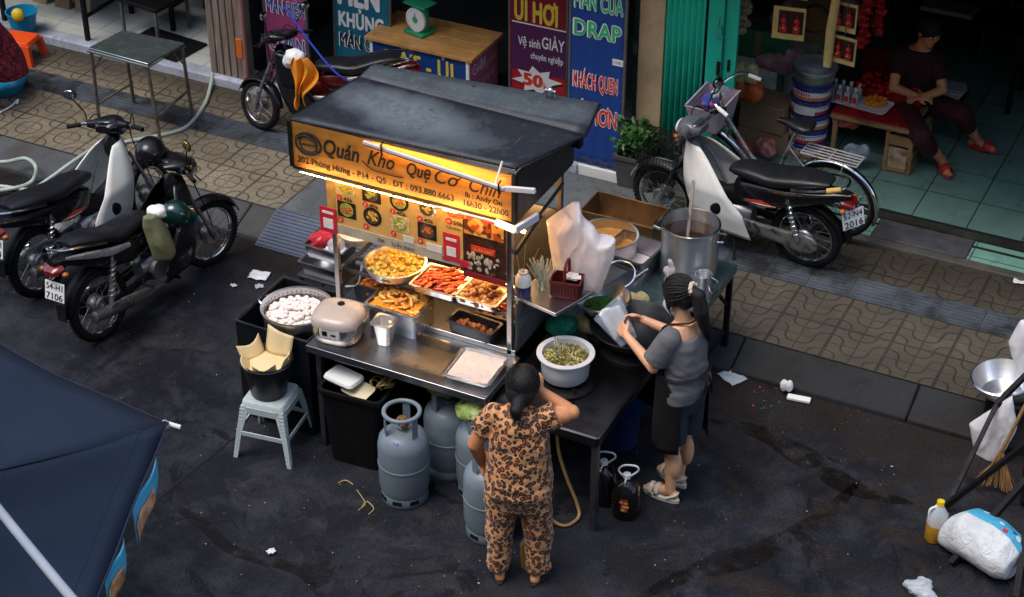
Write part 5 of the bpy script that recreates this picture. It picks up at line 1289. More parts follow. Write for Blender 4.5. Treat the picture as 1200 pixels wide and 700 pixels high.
# bags under the shelf on the cart side of the table
lump('green_bag', mat('green_film', (.01,.22,.13), .3, var=.2, alpha=.92), at(655,392,.76), (.11,.08,.07), 'green plastic bag lying behind the noodle pot', 'bag', 8)
lump('dough_lump', mat('raw_noodle', (.52,.42,.20), .6, var=.15, vs=30, bump=.5, bs=50), at(687,390,.76), (.09,.06,.05), 'heap of yellow raw noodles beside the green bag', 'noodles', 9)
lump('dough_lump', mat('raw_noodle'), at(748,362,.76), (.09,.06,.06), 'heap of yellow raw noodles beside the woman in grey', 'noodles', 10)
lump('clear_bag', M_clearfilm, at(716,380,.76), (.07,.05,.06), 'clear film bag crumpled under the herb bowl', 'bag', 11)
MB_ = MB().lathe([(.001,0),(.055,.002),(.062,.012),(.062,.015),(.052,.006),(.001,.004)], seg=24); tag(MB_.build('clear_lid', M_clearfilm, loc=at(650,384,.78)), 'round clear plastic lid behind the noodle pot', 'disc')  # loose clear plastic lid left behind the noodle pot

# ================================================================== BELOW AND BEFORE THE CART
M_cyl = mat('cylinder_grey_blue', (.155,.198,.232), .42, var=.14, vs=5, coat=.1, bump=.15, bs=30, dirt=((.055,.040,.033), 16, .66))
def gas(loc, rz, label, src=None):
    if src is not None: return dup(src, loc, rz, label)
    t = thing('gas_cylinder', label, 'gas cylinder', loc, rz, 'gas cylinders before the food cart')
    MB().lathe([(.001,.045),(.10,.05),(.14,.075),(.151,.12),(.151,.262),(.154,.265),(.154,.275),(.151,.278),(.151,.40),(.140,.448),(.105,.483),(.05,.50),(.03,.502),(.03,.52),(.001,.52)], seg=44).build('body', M_cyl, t)
    q = MB(); prof = [(.118,.0),(.134,.002),(.140,.012),(.137,.06),(.128,.085),(.126,.085)]
    q.lathe(prof, seg=44); q.build('foot_ring', M_cyl, t, solid=.004)
    for k in range(3): a = R_(270)+(k-1)*.75; MB().box((.139*math.cos(a), .139*math.sin(a), .045), (.012,.055,.022), rz=a).build('foot_slot', M_blackm, t)
    q = MB(); q.tube([(.105*math.cos(2*PI*i/36), .105*math.sin(2*PI*i/36), .628) for i in range(36)], .0135, 10, closed=True)
    for a in (R_(95), R_(215), R_(335)):
        q.loft([[(r*math.cos(a+da), r*math.sin(a+da), z) for da, r in ((-.22,.108),(.22,.108),(.22,.102),(-.22,.102))] for z in (.455, .628)])
    q.build('collar', M_cyl, t, bevel=.003)
    MB().cyl((0,0,.515),(0,0,.56),.016).cyl((0,-.02,.545),(.0,.03,.545),.012).cyl((0,0,.56),(0,0,.585),.024,seg=10).build('valve', mat('brass', (.38,.25,.09), .35, .9), t)
    return t
g1 = gas((-4.375, 7.31, 0), R_(10), 'grey blue gas cylinder with open collar, frontmost below the steel counter')
text('28', (.0-.02, -.128, .455), (1,0,.0), (0,.55,.83), .03, mat('blue_mark', (.05,.08,.4), .5), [o for o in g1.children if o.name.startswith('body')][0])
c2 = at(515,560,0); c2 = Vector((-4.26, 7.66, 0)); g2 = gas(c2, R_(150), 'grey blue gas cylinder under the counter with a yellow green bag on top', g1)
c3 = Vector((-3.99, 7.56, 0)); g3 = gas(c3, R_(-70), 'grey blue gas cylinder with lettuce on top, beside the woman in leopard print', g1)
c4 = Vector((-3.775, 7.25, 0)); g4 = gas(c4, R_(30), 'grey blue gas cylinder half hidden behind the woman in leopard print', g1)
M_cab = mat('lettuce_green', (.28,.36,.10), .5, var=.5, vs=22, bump=.6, bs=40)
def leafy(name, loc, r, label, cat, seed):
    random.seed(seed); q = MB()
    for k in range(60):
        a, b = random.uniform(0, 2*PI), random.uniform(0, 1.2); c = Vector((r*math.cos(a)*math.sin(b)*.8, r*math.sin(a)*math.sin(b)*.8, r*.62*math.cos(b)))
        s = random.uniform(.5,.8)*r*.55
        rot = Euler((random.uniform(-.5,.5), b*.7, a))
        vs = []; fs = []
        for j in range(5):
            for i in range(5):
                u, v = (i-2)/2, (j-2)/2; vs.append((u*s*(1-.3*abs(v)), v*s, -.25*s*(u*u+v*v)+.14*s*math.sin(i*2.3+j*1.7+k)))
        for j in range(4):
            for i in range(4): fs.append((j*5+i, j*5+i+1, (j+1)*5+i+1, (j+1)*5+i))
        q.add(vs, fs, 0, Matrix.Translation(c) @ rot.to_matrix().to_4x4())
    q.ball((0,0,r*.2), (r*.8,r*.8,r*.35), 14, 8)
    return tag(q.build(name, M_cab, loc=loc, fix=False), label, cat)
leafy('lettuce', c3+Vector((0,0,.60)), .15, 'pale green lettuce heaped on the gas cylinder beside the woman', 'lettuce', 2)
lump('vegetable_bag', mat('yellow_green_film', (.26,.25,.08), .35, var=.35, vs=12, alpha=.95), c2+Vector((0,0,.59)), (.13,.12,.07), 'yellow green bag of vegetables on the cylinder under the counter', 'bag', 13, .1)
lump('trinkets', mat('litter_mix', (.30,.12,.08), .5, var=.7, vs=30), Vector((-4.375,7.31,.52)), (.045,.035,.035), 'small green and red scraps tucked inside the front cylinder collar', 'scraps', 15)
# black bin with foam boxes
bb = Vector((-4.80, 7.56, 0))
t = thing('waste_bin', 'tall black plastic bin under the counter with foam lids on top', 'bin', bb, R_(4))
q = MB()
def rr(a, b, z, r=.04):
    out = []
    for cx, cy, a0 in ((a-r,b-r,0),(-a+r,b-r,90),(-a+r,-b+r,180),(a-r,-b+r,270)):
        for i in range(5): w = R_(a0+i*22.5); out.append((cx+r*math.cos(w), cy+r*math.sin(w), z))
    return out
q.loft([rr(.165,.14,0), rr(.20,.17,.52), rr(.215,.185,.522), rr(.215,.185,.55), rr(.195,.165,.55), rr(.16,.135,.05)]); q.build('body', M_plastic_k, t)
f0 = bb+Vector((-.075,-.05,.555))
q = MB(); q.loft([rr(.10,.065,0,.03), rr(.112,.075,.02,.03), rr(.105,.07,.036,.03)]); o = q.build('foam_tray', mat('foam_white', (.74,.74,.72), .6, var=.03), loc=f0+Vector((0,-.02,.015)), rz=R_(-10)); tag(o, 'white foam tray lying on the rim of the black bin', 'foam tray')
q = MB(); q.loft([rr(.09,.06,0,.03), rr(.10,.065,.014,.03)]); o = q.build('foam_tray', mat('foam_cream', (.60,.52,.34), .6), loc=bb+Vector((.03,-.08,.535)), rz=R_(-14)); o.rotation_euler.x = R_(14); tag(o, 'yellowed foam lid half sunk in the black bin', 'foam tray')
random.seed(8); q = MB()
for k in range(9):
    a = random.uniform(0, 6); q.tube(spline([(.05,-.03,-.02),(.08+.05*math.cos(a),-.05,.05),(.10+.06*math.cos(a),.02+.04*math.sin(a),.03+random.uniform(-.03,.04)),(.10,.05*math.sin(a),-.01)], 5), .003, 5)
tag(q.build('straw_scraps', mat('straw', (.42,.30,.12), .6), loc=bb+Vector((.06,0,.555))), 'curled straw scraps sticking out of the black bin', 'scraps', kind='stuff')
# stool and bucket
sp = Vector((-5.335, 7.375, 0))
t = thing('plastic_stool', 'pale mint plastic stool with woven pattern carrying the dark bucket', 'stool', sp, R_(8))
M_stool = mat('mint_plastic', (.44,.51,.51), .45, var=.10, vs=20, dirt=((.25,.33,.32), 10, .62))
hs = .45
t.scale = (.90,.90,.90)
MB().loft([rr(.158,.158,hs-.05,.035), rr(.150,.150,hs-.008,.035), rr(.142,.142,hs,.03)]).build('seat', M_stool, t, bevel=.003)
for sx in (-1, 1):
    for sy in (-1, 1):
        q = MB(); vs = []
        for z, o_, w in ((0,.215,.030),(.2,.188,.038),(hs-.04,.155,.062)):
            x1, x0 = sx*o_, sx*(o_-w); y1, y0 = sy*o_, sy*(o_-w); k = .012
            vs.append([(x1,y1,z),(x0,y1,z),(x0,y1-sy*k,z),(x1-sx*k,y1-sy*k,z),(x1-sx*k,y0,z),(x1,y0,z)])
        q.loft(vs); 
        lg = q.build('leg', M_stool, t, smooth=20)
        r = MB()
        for j in range(14):
            z = .03+j*.027; o_ = .213-.058*z/.41
            r.box((sx*(o_-.018), sy*(o_+.001), z), (.026+.02*z, .004, .010)).box((sx*(o_+.001), sy*(o_-.018), z), (.004, .026+.02*z, .010))
        r.build('ridge', M_stool, lg)
for s in (-1, 1): MB().box((0, s*.183, .20), (.31, .010, .030)).build('stretcher', M_stool, t); MB().box((s*.183, 0, .20), (.010, .31, .030)).build('stretcher', M_stool, t)
q = MB()
for s in (-1, 1):
    q.box((0, s*.157, hs-.065), (.22, .008, .05)).box((s*.157, 0, hs-.065), (.008, .22, .05))
q.build('apron', M_stool, t)
bz = hs*.90+.002
t = thing('bucket', 'dark bucket lined with cream sheets standing on the mint stool', 'bucket', sp+Vector((-.01,.0,bz)))
MB().lathe([(.105,0),(.11,.006),(.150,.235),(.160,.238),(.163,.25),(.150,.252),(.147,.235),(.10,.012),(.001,.01)], seg=44).build('body', mat('dark_pewter', (.035,.033,.032), .38, .5, var=.2), t)
MB().tube([(.163*math.cos(a), .163*math.sin(a)*.98, .245-.05*math.sin(a) if 0 else .245) for a in [PI+PI*i/20 for i in range(21)]], .004, 6).build('handle', M_steel_d, t)
random.seed(17); q = MB()
for a in (0.2, 1.5, 2.9, 4.0, 5.2):
    w, hh = random.uniform(.07,.09), random.uniform(.02,.07)
    if a == 1.5: hh = .11
    c = Vector((math.cos(a)*.085, math.sin(a)*.085, .20)); tn = Vector((-math.sin(a), math.cos(a), 0)); ou = Vector((math.cos(a), math.sin(a), 0))
    q.grid(6, 6, lambda u, v: c+tn*((u-.5)*2*w)+ou*(.02+.045*v+.015*math.sin(u*5+a))+Vector((0,0,.01+(hh+.04)*v+.02*math.sin(u*4+a*3)*v)))
q.lathe([(.12,.17),(.14,.205),(.001,.225)], seg=24)
tag(q.build('cream_sheets', mat('rice_sheet', (.66,.53,.30), .6, var=.08, bump=.3, bs=30), loc=sp+Vector((-.01,0,bz)), solid=.004), 'cream rice sheets folded into the dark bucket', 'food')
# soy bottles
def jug(loc, rz, label, red):
    t = thing('sauce_jug', label, 'sauce bottle', loc, rz)
    mb_ = mat('dark_soy', (.010,.007,.006), .12, coat=.6)
    MB().column([(0,0,0,.070,.070),(.015,0,0,.078,.078),(.19,0,0,.078,.078),(.235,0,0,.060,.060),(.262,0,0,.024,.024),(.275,0,0,.024,.024)], seg=30, p=2.6).build('body', mb_, t)
    q = MB()
    for k in range(5):
        for a in (R_(200), R_(340), R_(60)): q.box((.078*math.cos(a), .078*math.sin(a), .06+k*.026), (.004,.04,.005), rz=a)
    q.build('rib', M_grey, t)
    MB().cyl((0,0,.272),(0,0,.30),.023,seg=18).tube([(0,-.024,.285),(0,-.075,.30),(.03,-.085,.335),(.0,-.05,.35),(-.01,-.005,.30)][0:2], .006).build('cap', M_white, t)
    MB().tube(spline([(-.025,0,.285),(-.05,0,.32),(-.02,.0,.36),(.05,0,.365),(.065,0,.335),(.025,0,.29)], 5), .006, 8).build('handle', M_white, t)
    if red:
        q = MB(); q.grid(10, 2, lambda u, v: (.0795*math.cos(R_(235)+u*1.35), .0795*math.sin(R_(235)+u*1.35), .075+.095*v)); lb = q.build('label_sheet', mat('red_label', (.55,.035,.02), .35), t)
        q = MB()
        for j, (u0, z) in enumerate(((.3,.145),(.55,.14),(.45,.115),(.6,.112),(.4,.09))): a = R_(235)+u0*1.35; q.box((.0808*math.cos(a), .0808*math.sin(a), z), (.002,.022,.014), rz=a)
        q.build('label_marks', mat('label_gold', (.65,.42,.12), .4), lb)
    return t
jug((-3.30, 7.80, 0), R_(10), 'dark soy sauce jug with white handle against the table leg, farther of two', False)
jug((-3.13, 7.745, 0), R_(15), 'dark soy sauce jug with a red label, nearer of the two by the table', True)
# hose of the leopard woman's stove, yellow crate by her feet
q = MB().tube(spline([at(652,502,.66), at(655,530,.45), at(664,560,.25), at(676,590,.08), at(678,606,.02), at(664,616,.015), at(650,612,.03), at(640,600,.12)], 7), .010, 8)
tag(q.build('gas_hose', mat('ochre_hose', (.36,.22,.08), .45, var=.2)), 'ochre gas hose looping from the table to the ground by the woman', 'hose')
p = at(622,662,0)
t = thing('oil_bottle', 'squat bottle of yellow oil on the ground behind the woman in leopard print', 'bottle', p)
MB().column([(0,0,0,.055,.055),(.16,0,0,.06,.06),(.21,0,0,.03,.03),(.24,0,0,.02,.02)], seg=22, p=2.4).build('body', mat('yellow_oil', (.35,.22,.03), .15, coat=.5), t)
MB().cyl((0,0,.24),(0,0,.265),.022).build('cap', M_white, t)
random.seed(2)
q = MB()
q.tube(spline([at(424,594,.006), at(430,588,.015), at(438,596,.01), at(432,603,.006)], 6), .003, 5).tube(spline([at(396,566,.006), at(405,563,.012), at(414,568,.008)], 5), .003, 5).tube(spline([at(418,574,.006), at(428,590,.012), at(420,598,.006)], 5), .0025, 5)
tag(q.build('straw_scraps', mat('straw'), smooth=60), 'curled yellow straw scraps on the road before the black bin', 'scraps', kind='stuff')

for a_, m_, b_, lab in ((Vector((-4.26,7.66,.57)), Vector((-4.12,7.80,.66)), Vector((-3.95,7.98,.50)), 'orange rubber gas hose rising from the cylinder under the counter'), (Vector((-3.775,7.25,.57)), Vector((-3.66,7.45,.66)), Vector((-3.60,7.70,.55)), 'orange rubber gas hose from the cylinder behind the woman in leopard print')):
    tag(MB().tube(spline([a_, a_+Vector((.03,.03,.08)), m_, b_], 7), .008, 8).build('gas_hose', mat('orange_hose', (.38,.11,.03), .5)), lab, 'hose')
# ================================================================== PEOPLE
def hand(mb, wrist, fwd, up, s=1.0, side=1, curl=.5, spread=.25):
    """palm and five bent fingers fused into the body; up = back of the hand, side = where the thumb is"""
    wrist, fwd, up = Vector(wrist), Vector(fwd).normalized(), Vector(up).normalized()
    up = (up-fwd*up.dot(fwd)).normalized(); lat = fwd.cross(up).normalized()*side
    pl = .085*s
    for i in range(4):
        o = lat*(.030-.020*i)*s
        mb.tube([wrist+o*.55, wrist+fwd*pl*.5+o*.95, wrist+fwd*pl+o], [.016*s,.0165*s,.0125*s], 10)
    lens = (.070,.078,.072,.056)
    for i in range(4):
        o = lat*(.030-.020*i)*s; b = wrist+fwd*pl*.93+o; d = (fwd+lat*spread*(.5-i*.33)).normalized()
        pts = [b]; a = 0
        for k, fr in enumerate((.45,.32,.23)):
            a += curl*(.75 if k == 0 else .9); v = d*math.cos(a)-up*math.sin(a); pts.append(pts[-1]+v*lens[i]*fr*s)
        mb.tube(pts, [.0105*s,.0098*s,.009*s,.007*s], 9); 
        for p_ in pts[1:]: mb.ball(p_, .0088*s, 8, 6)
    t0 = wrist+lat*.022*s+fwd*.018*s; t1 = t0+(lat*.75+fwd*.65-up*.25).normalized()*.045*s; t2 = t1+(fwd*.9+lat*.15-up*.4).normalized()*.035*s
    mb.tube([t0, t1, t2], [.016*s,.0125*s,.009*s], 9); mb.ball(t1, .0125*s, 8, 6); mb.ball(t2, .009*s, 8, 6)
def foot(mb, ankle, fwd, s=1.0):
    a, f = Vector(ankle), Vector(fwd).normalized()
    l = Vector((-f.y, f.x, 0))
    mb.tube([a+Vector((0,0,.01))-f*.03*s, a+f*.04*s-Vector((0,0,.022*s)), a+f*.12*s-Vector((0,0,.040*s)), a+f*.165*s-Vector((0,0,.045*s))], [.036*s,.036*s,.033*s,.022*s], 12)
    mb.ball(a-f*.035*s-Vector((0,0,.03*s)), (.034*s,.034*s,.032*s), 12, 8)
    for i in range(5): 
        q = a+f*(.165-.009*abs(i-1))*s+l*(.028-.014*i)*s-Vector((0,0,.048*s)); mb.ball(q, (.016*s,.011*s,.010*s), 8, 6)
def head(mb, c, fwd, s=1.0, tilt=Vector((0,0,1))):
    c, f = Vector(c), Vector(fwd).normalized(); up = tilt.normalized(); f = (f-up*f.dot(up)).normalized(); l = up.cross(f)
    M = Matrix((( f.x, l.x, up.x), (f.y, l.y, up.y), (f.z, l.z, up.z))).to_4x4()
    def pt(x, y, z): return c+(M @ Vector((x, y, z)))*s
    mb.ball(pt(-.012,0,.022), (.094*s,.076*s,.090*s), 18, 12, rot=M); mb.ball(pt(.022,0,-.045), (.062*s,.056*s,.066*s), 14, 10, rot=M)
    mb.ball(pt(.060,0,-.088), (.024*s,.026*s,.020*s), 10, 8, rot=M)
    mb.tube([pt(.078,0,.015), pt(.098,0,-.020), pt(.088,0,-.030)], [.010*s,.014*s,.010*s], 8)
    for sd in (-1, 1): mb.ball(pt(-.005, sd*.078, -.010), (.022*s,.010*s,.032*s), 10, 8, rot=M); mb.ball(pt(.05, sd*.040, -.03), (.03*s,.024*s,.026*s), 10, 8, rot=M)
    return pt, M
def face(pt, M, s, parent, lips=True):
    mw, mk, ml = mat('eye_white', (.7,.69,.66), .2), mat('eye_dark', (.02,.013,.010), .15), mat('lip_tone', (.36,.12,.10), .4)
    for sd in (-1, 1):
        e = MB().ball(pt(.074, sd*.032, .002), (.010*s,.015*s,.007*s), 10, 7, rot=M).build('eye', mw, parent)
        MB().ball(pt(.082, sd*.032, .002), (.004*s,.0065*s,.0065*s), 8, 6, rot=M).build('iris', mk, parent)
        MB().tube([pt(.082, sd*.015, .022), pt(.084, sd*.032, .027), pt(.074, sd*.050, .022)], .0035*s, 6).build('eyebrow', M_hair, parent)
    if lips: MB().ball(pt(.085,0,-.062), (.007*s,.022*s,.007*s), 10, 6, rot=M).build('lips', ml, parent)
def strands(parent, pt, HM, s, tie, tail, n=150, seed=1):
    random.seed(seed); q = MB(); tie = Vector(tie)
    rx, ry, rz_ = .112, .099, .103; c0 = Vector((-.022, 0, .030))
    for k in range(n):
        a = random.uniform(-2.0, 2.0); e = random.uniform(-.35, 1.25); d0 = Vector((math.cos(e)*math.cos(a), math.cos(e)*math.sin(a), math.sin(e))); d1 = (tie-c0).normalized()
        pts = []; off = random.uniform(1.0, 1.045)
        for i in range(9):
            t = i/8; d = (d0*(1-t)+d1*t).normalized(); pts.append(pt(*(c0+Vector((d.x*rx, d.y*ry, d.z*rz_))*(off-.10*t*t))))
        q.tube(pts, .0018*s, 4, caps=False)
    for k in range(60):
        o = Vector([random.uniform(-1,1) for _ in range(3)])*.034; m = len(tail)
        q.tube(spline([Vector(p)+o*(1.0-.55*(i/(m-1))**2)*(.55 if i == 0 else 1.05) for i, p in enumerate(tail)], 4), .0018*s, 4, caps=False)
    for k in range(26):
        a = random.uniform(-2.6, 2.6); e = random.uniform(-.5, 1.3); d = Vector((math.cos(e)*math.cos(a), math.cos(e)*math.sin(a), math.sin(e))); b = c0+Vector((d.x*rx, d.y*ry, d.z*rz_))
        g = d*.5+Vector((-.6, 0, -.3)); q.tube([pt(*b), pt(*(b+g*.02+d*.012)), pt(*(b+g*.05+d*.010))], .0012*s, 4, caps=False)
    return q.build('strands', M_hair, parent, smooth=0)
def leopard():
    m, nt, b = nodes_of('leopard_print'); n = NB(nt); co = n.coord()
    ds = n.new('ShaderNodeVectorMath', operation='ADD'); nz = n.new('ShaderNodeTexNoise'); nz.inputs['Scale'].default_value = 26; n.link(co, nz.inputs['Vector'])
    sc = n.new('ShaderNodeVectorMath', operation='SCALE'); sc.inputs['Scale'].default_value = .022; n.link(nz.outputs['Color'], sc.inputs[0]); n.link(co, ds.inputs[0]); n.link(sc.outputs[0], ds.inputs[1])
    v = n.new('ShaderNodeTexVoronoi'); v.inputs['Scale'].default_value = 35; n.link(ds.outputs[0], v.inputs['Vector'])
    d = v.outputs['Distance']; rnd = n.sep(v.outputs['Color'])[0]
    gap = n.noise(co, 60, 3, .6)
    ringv = n.m('ADD', d, n.m('MULTIPLY', n.m('SUBTRACT', gap, .5), .30))
    ground = n.ramp(n.noise(co, 9, 4, .5), [(.3, (.54,.225,.080)), (.7, (.70,.35,.155))])
    inner = n.ramp(rnd, [(0, (.42,.095,.015)), (.6, (.28,.065,.014)), (1, (.52,.07,.012))])
    col = n.mix(n.ramp(ringv, [(.33, 1), (.36, 0)]), ground, inner)
    ring = n.m('MULTIPLY', n.ramp(ringv, [(.23, 0), (.26, 1)]), n.ramp(ringv, [(.53, 1), (.56, 0)]))
    ring = n.m('MULTIPLY', ring, n.ramp(gap, [(.33, 0), (.37, 1)]))
    col = n.mix(ring, col, (.022,.013,.010))
    n.link(col, b.inputs['Base Color']); b.inputs['Roughness'].default_value = .65; b.inputs['Sheen Weight'].default_value = .15
    n.bump(n.noise(co, 14, 4, .6, .6), .5, .02, b); return m
M_leo = leopard()
# ---- the cook in leopard pyjamas, seen from behind, wiping her brow.  local +y = where she faces
w1 = thing('person', 'woman in leopard print pyjamas seen from behind, one hand raised to her head', 'person', (-3.44, 6.95, 0), R_(16)); w1.scale = (.90,.92,.95)
EL, WR = Vector((.305,.08,1.225)), Vector((.105,.115,1.325))
q = MB()
limb(q, [(-.115,.0,.07),(-.115,.015,.36),(-.10,.0,.74)], [.036,.052,.08]); limb(q, [(.115,.02,.07),(.112,.03,.36),(.10,.0,.74)], [.036,.052,.08])
foot(q, (-.115,.0,.065), (-.12,1,0), .98); foot(q, (.115,.02,.065), (.22,1,0), .98)
q.column([(.68,0,0,.15,.11),(.78,0,-.005,.175,.125),(.92,0,.0,.15,.11),(1.06,0,.01,.16,.115),(1.18,0,.01,.165,.10),(1.26,0,.0,.10,.07)], p=2.2)
limb(q, [(0,.0,1.2),(.0,.02,1.34)], [.06,.05])
limb(q, [(-.17,.0,1.205),(-.265,.0,.985),(-.245,.09,.79)], [.056,.048,.032]); hand(q, (-.243,.095,.785), (.1,.35,-.9), (-.9,.1,-.1), .95, -1, .5)
limb(q, [(.165,.0,1.215),EL,WR], [.058,.046,.030]); hand(q, WR, (-.62,.15,.75), (.35,-.8,.3), .95, 1, .5)
pt, HM = head(q, (0.01,.060,1.385), (-.1,1,-.5), 1.0, Vector((.08,.38,1)))
body1 = blend(q, 'body', M_skin, w1, .0055, 5); face(pt, HM, 1.0, w1)
q = MB()
q.column([(.66,0,.0,.205,.145),(.74,0,-.012,.212,.165),(.83,0,-.008,.205,.158),(.96,0,0,.188,.145),(1.10,0,.006,.188,.138),(1.19,0,.006,.178,.118),(1.245,0,.004,.125,.085),(1.275,0,.004,.075,.06)], p=2.15, seg=24)
limb(q, [(-.15,.0,1.205),(-.225,.005,1.09)], [.074,.080], open_end=True); limb(q, [(.15,.0,1.215),(.225,.025,1.245)], [.076,.084], open_end=True)
top1 = blend(q, 'blouse', M_leo, w1, .008, 5)
q = MB()
q.column([(.60,0,0,.178,.135),(.70,0,-.01,.192,.152),(.80,0,-.008,.185,.142)], p=2.2)
limb(q, [(-.100,-.005,.66),(-.116,.005,.36),(-.125,-.005,.095)], [.110,.088,.076], open_end=True); limb(q, [(.100,.0,.66),(.116,.015,.36),(.125,.012,.095)], [.110,.088,.076], open_end=True)
tr1 = blend(q, 'trousers', M_leo, w1, .008, 4)
for ob, k in ((top1, .015), (tr1, .017)):
    for v in ob.data.vertices:
        c = v.co; v.co = c+Vector((c.x, c.y, 0)).normalized()*(k*mnoise.noise(Vector((c.x*10, c.y*10, c.z*7)))+.5*k*mnoise.noise(Vector((c.x*5, c.y*5, c.z*24))))
q = MB(); q.ball(pt(-.022,0,.030), (.112,.100,.103), 22, 14, rot=HM); q.ball(pt(-.060,0,-.03), (.068,.090,.085), 16, 10, rot=HM)
for s in (-1, 1): q.ball(pt(-.005, s*.070, .0), (.055,.024,.07), 12, 8, rot=HM)
q.ball(pt(-.098,0,-.055), (.036,.042,.036), 12, 8, rot=HM)
limb(q, [pt(-.105,0,-.06), pt(-.132,.01,-.11), pt(-.125,.0,-.15)], [.036,.042,.022])
hr = blend(q, 'hair', M_hair, w1, .007, 4); strands(hr, pt, HM, 1.0, (-.112,0,-.058), [pt(-.105,0,-.06), pt(-.134,.01,-.11), pt(-.126,.0,-.165)], seed=4)
MB().tube([pt(-.102+.018*math.cos(a)*.4, .030*math.cos(a), -.062+.030*math.sin(a)) for a in [2*PI*i/16 for i in range(16)]], .006, 6, closed=True).build('hair_tie', M_blackm, w1)
m_slp = mat('tan_slipper', (.42,.27,.17), .5)
for ax, fw in (((-.115,.0,.065),(-.12,1,0)), ((.115,.02,.065),(.22,1,0))):
    a, f = Vector(ax), Vector(fw).normalized(); l = Vector((-f.y, f.x, 0))
    q = MB(); q.prism([(.045*math.cos(t)*(1+.12*math.sin(t)), .135*math.sin(t)) for t in [2*PI*i/22 for i in range(22)]], a+f*.055+Vector((0,0,-.0645)), -l, f, .016); s_ = q.build('slipper', mat('dark_sole', (.03,.025,.022), .7), w1, bevel=.003)
    MB().grid(10, 4, lambda u, v: a+f*(.085+.045*v)+l*(.046*math.cos(u*PI))+Vector((0,0,-.05+.060*math.sin(u*PI)))).build('strap', m_slp, s_, solid=.004)

# ---- the woman in grey, local +y = facing the wok
w2 = thing('person', 'woman in grey T-shirt and black apron with a ponytail, holding a plastic bag of noodles', 'person', (-2.93, 8.05, 0), R_(74)); w2.scale = (.89,.92,.95)
q = MB()
limb(q, [(-.085,-.01,.08),(-.085,-.005,.42),(-.085,.0,.78)], [.034,.052,.080]); limb(q, [(.09,.05,.08),(.092,.03,.42),(.085,.0,.78)], [.034,.052,.080])
for x, y in ((-.085,-.035), (.092,.0)): q.ball((x, y, .30), (.045,.047,.115), 12, 9)
foot(q, (-.085,.0,.085), (-.15,1,0), .98); foot(q, (.09,.06,.085), (.15,1,0), .98)
q.column([(.74,0,0,.14,.105),(.84,0,-.01,.165,.115),(.98,0,.0,.125,.09),(1.12,0,.02,.145,.10),(1.24,0,.025,.150,.09),(1.31,0,.02,.09,.06)], p=2.2)
limb(q, [(0,.025,1.26),(0,.055,1.41)], [.056,.045])
LW, RW = Vector((-.10,.395,1.085)), Vector((.075,.40,1.115))
limb(q, [(-.155,.02,1.265),(-.195,.10,1.03),LW], [.050,.040,.026]); limb(q, [(.155,.02,1.265),(.195,.12,1.04),RW], [.050,.040,.026])
hand(q, LW, (.35,.85,.15), (-.8,.3,.5), .92, 1, .6); hand(q, RW, (-.45,.85,.1), (.8,.3,.5), .92, -1, .6)
pt, HM = head(q, (0,.085,1.465), (-.15,1,-.55), .98, Vector((0,.38,1)))
blend(q, 'body', M_skin_l, w2, .0055, 5); face(pt, HM, .98, w2, lips=False)
M_tee = mat('grey_jersey', (.125,.125,.132), .85, var=.14, vs=5, bump=.35, bs=16)
q = MB()
q.column([(.80,-.03,-.03,.16,.10),(.88,0,-.012,.190,.140),(1.0,0,.0,.175,.125),(1.10,0,.018,.182,.132),(1.19,0,.022,.184,.126),(1.235,0,.030,.172,.108)], p=2.15, seg=24)
limb(q, [(-.150,.02,1.245),(-.205,.085,1.09)], [.076,.080], open_end=True); limb(q, [(.150,.02,1.245),(.205,.095,1.10)], [.076,.080], open_end=True)
tee = blend(q, 'shirt', M_tee, w2, .008, 4)
for v in tee.data.vertices:
    c = v.co; v.co = c+Vector((c.x, c.y-.01, 0)).normalized()*(.011*mnoise.noise(Vector((c.x*9, c.y*9, c.z*5)))+.008*mnoise.noise(Vector((c.x*16+c.z*14, c.y*16, c.z*18)))*(1 if c.z < 1.1 else .6))
q = MB()
q.column([(.70,0,0,.150,.120),(.80,0,-.01,.172,.128),(.88,0,-.008,.168,.120)], p=2.2)
limb(q, [(-.088,.0,.72),(-.092,.0,.48)], [.098,.098], open_end=True); limb(q, [(.088,.0,.72),(.094,.012,.48)], [.098,.098], open_end=True)
blend(q, 'shorts', mat('slate_shorts', (.026,.031,.044), .8, var=.2, bump=.3, bs=20), w2, .008, 3)
M_apron = mat('black_apron', (.005,.005,.006), .75, var=.3, bump=.3, bs=20)
def apr(u, v):
    z = .44+.70*v; a = (u-.5)*(4.7-3.2*max(0, v-.55)/.45)
    rx, ry = .205-.02*v, .158-.008*v; return (rx*math.sin(a), .012+ry*math.cos(a)+.012*math.sin(u*17)*(1-v), z)
q = MB().grid(26, 18, apr); ap = q.build('apron', M_apron, w2, solid=.004)
MB().tube([(.188*math.cos(t), .0+.142*math.sin(t), .985) for t in [2*PI*i/40 for i in range(40)]], .012, 6, closed=True, flat=.5).tube(spline([(.03,-.15,.985),(.05,-.175,.93),(.07,-.17,.84)], 6), .010, 6).tube(spline([(.03,-.15,.985),(.0,-.175,.94),(-.01,-.168,.87)], 6), .010, 6).build('apron_tie', M_apron, ap)
MB().tube(spline([(-.10,.135,1.16),(-.105,.09,1.29),(-.045,-.035,1.335),(0,-.05,1.34),(.045,-.035,1.335),(.105,.09,1.29),(.10,.135,1.16)], 6), .012, 6, flat=.5).build('neck_band', M_apron, ap)
q = MB(); q.ball(pt(-.020,0,.030), (.106,.091,.100), 22, 14, rot=HM); q.ball(pt(-.055,0,-.015), (.062,.080,.075), 16, 10, rot=HM)
for s in (-1, 1): q.ball(pt(.005, s*.072, .005), (.050,.020,.060), 12, 8, rot=HM)
q.ball(pt(-.105,0,.035), (.038,.045,.04), 12, 8, rot=HM)
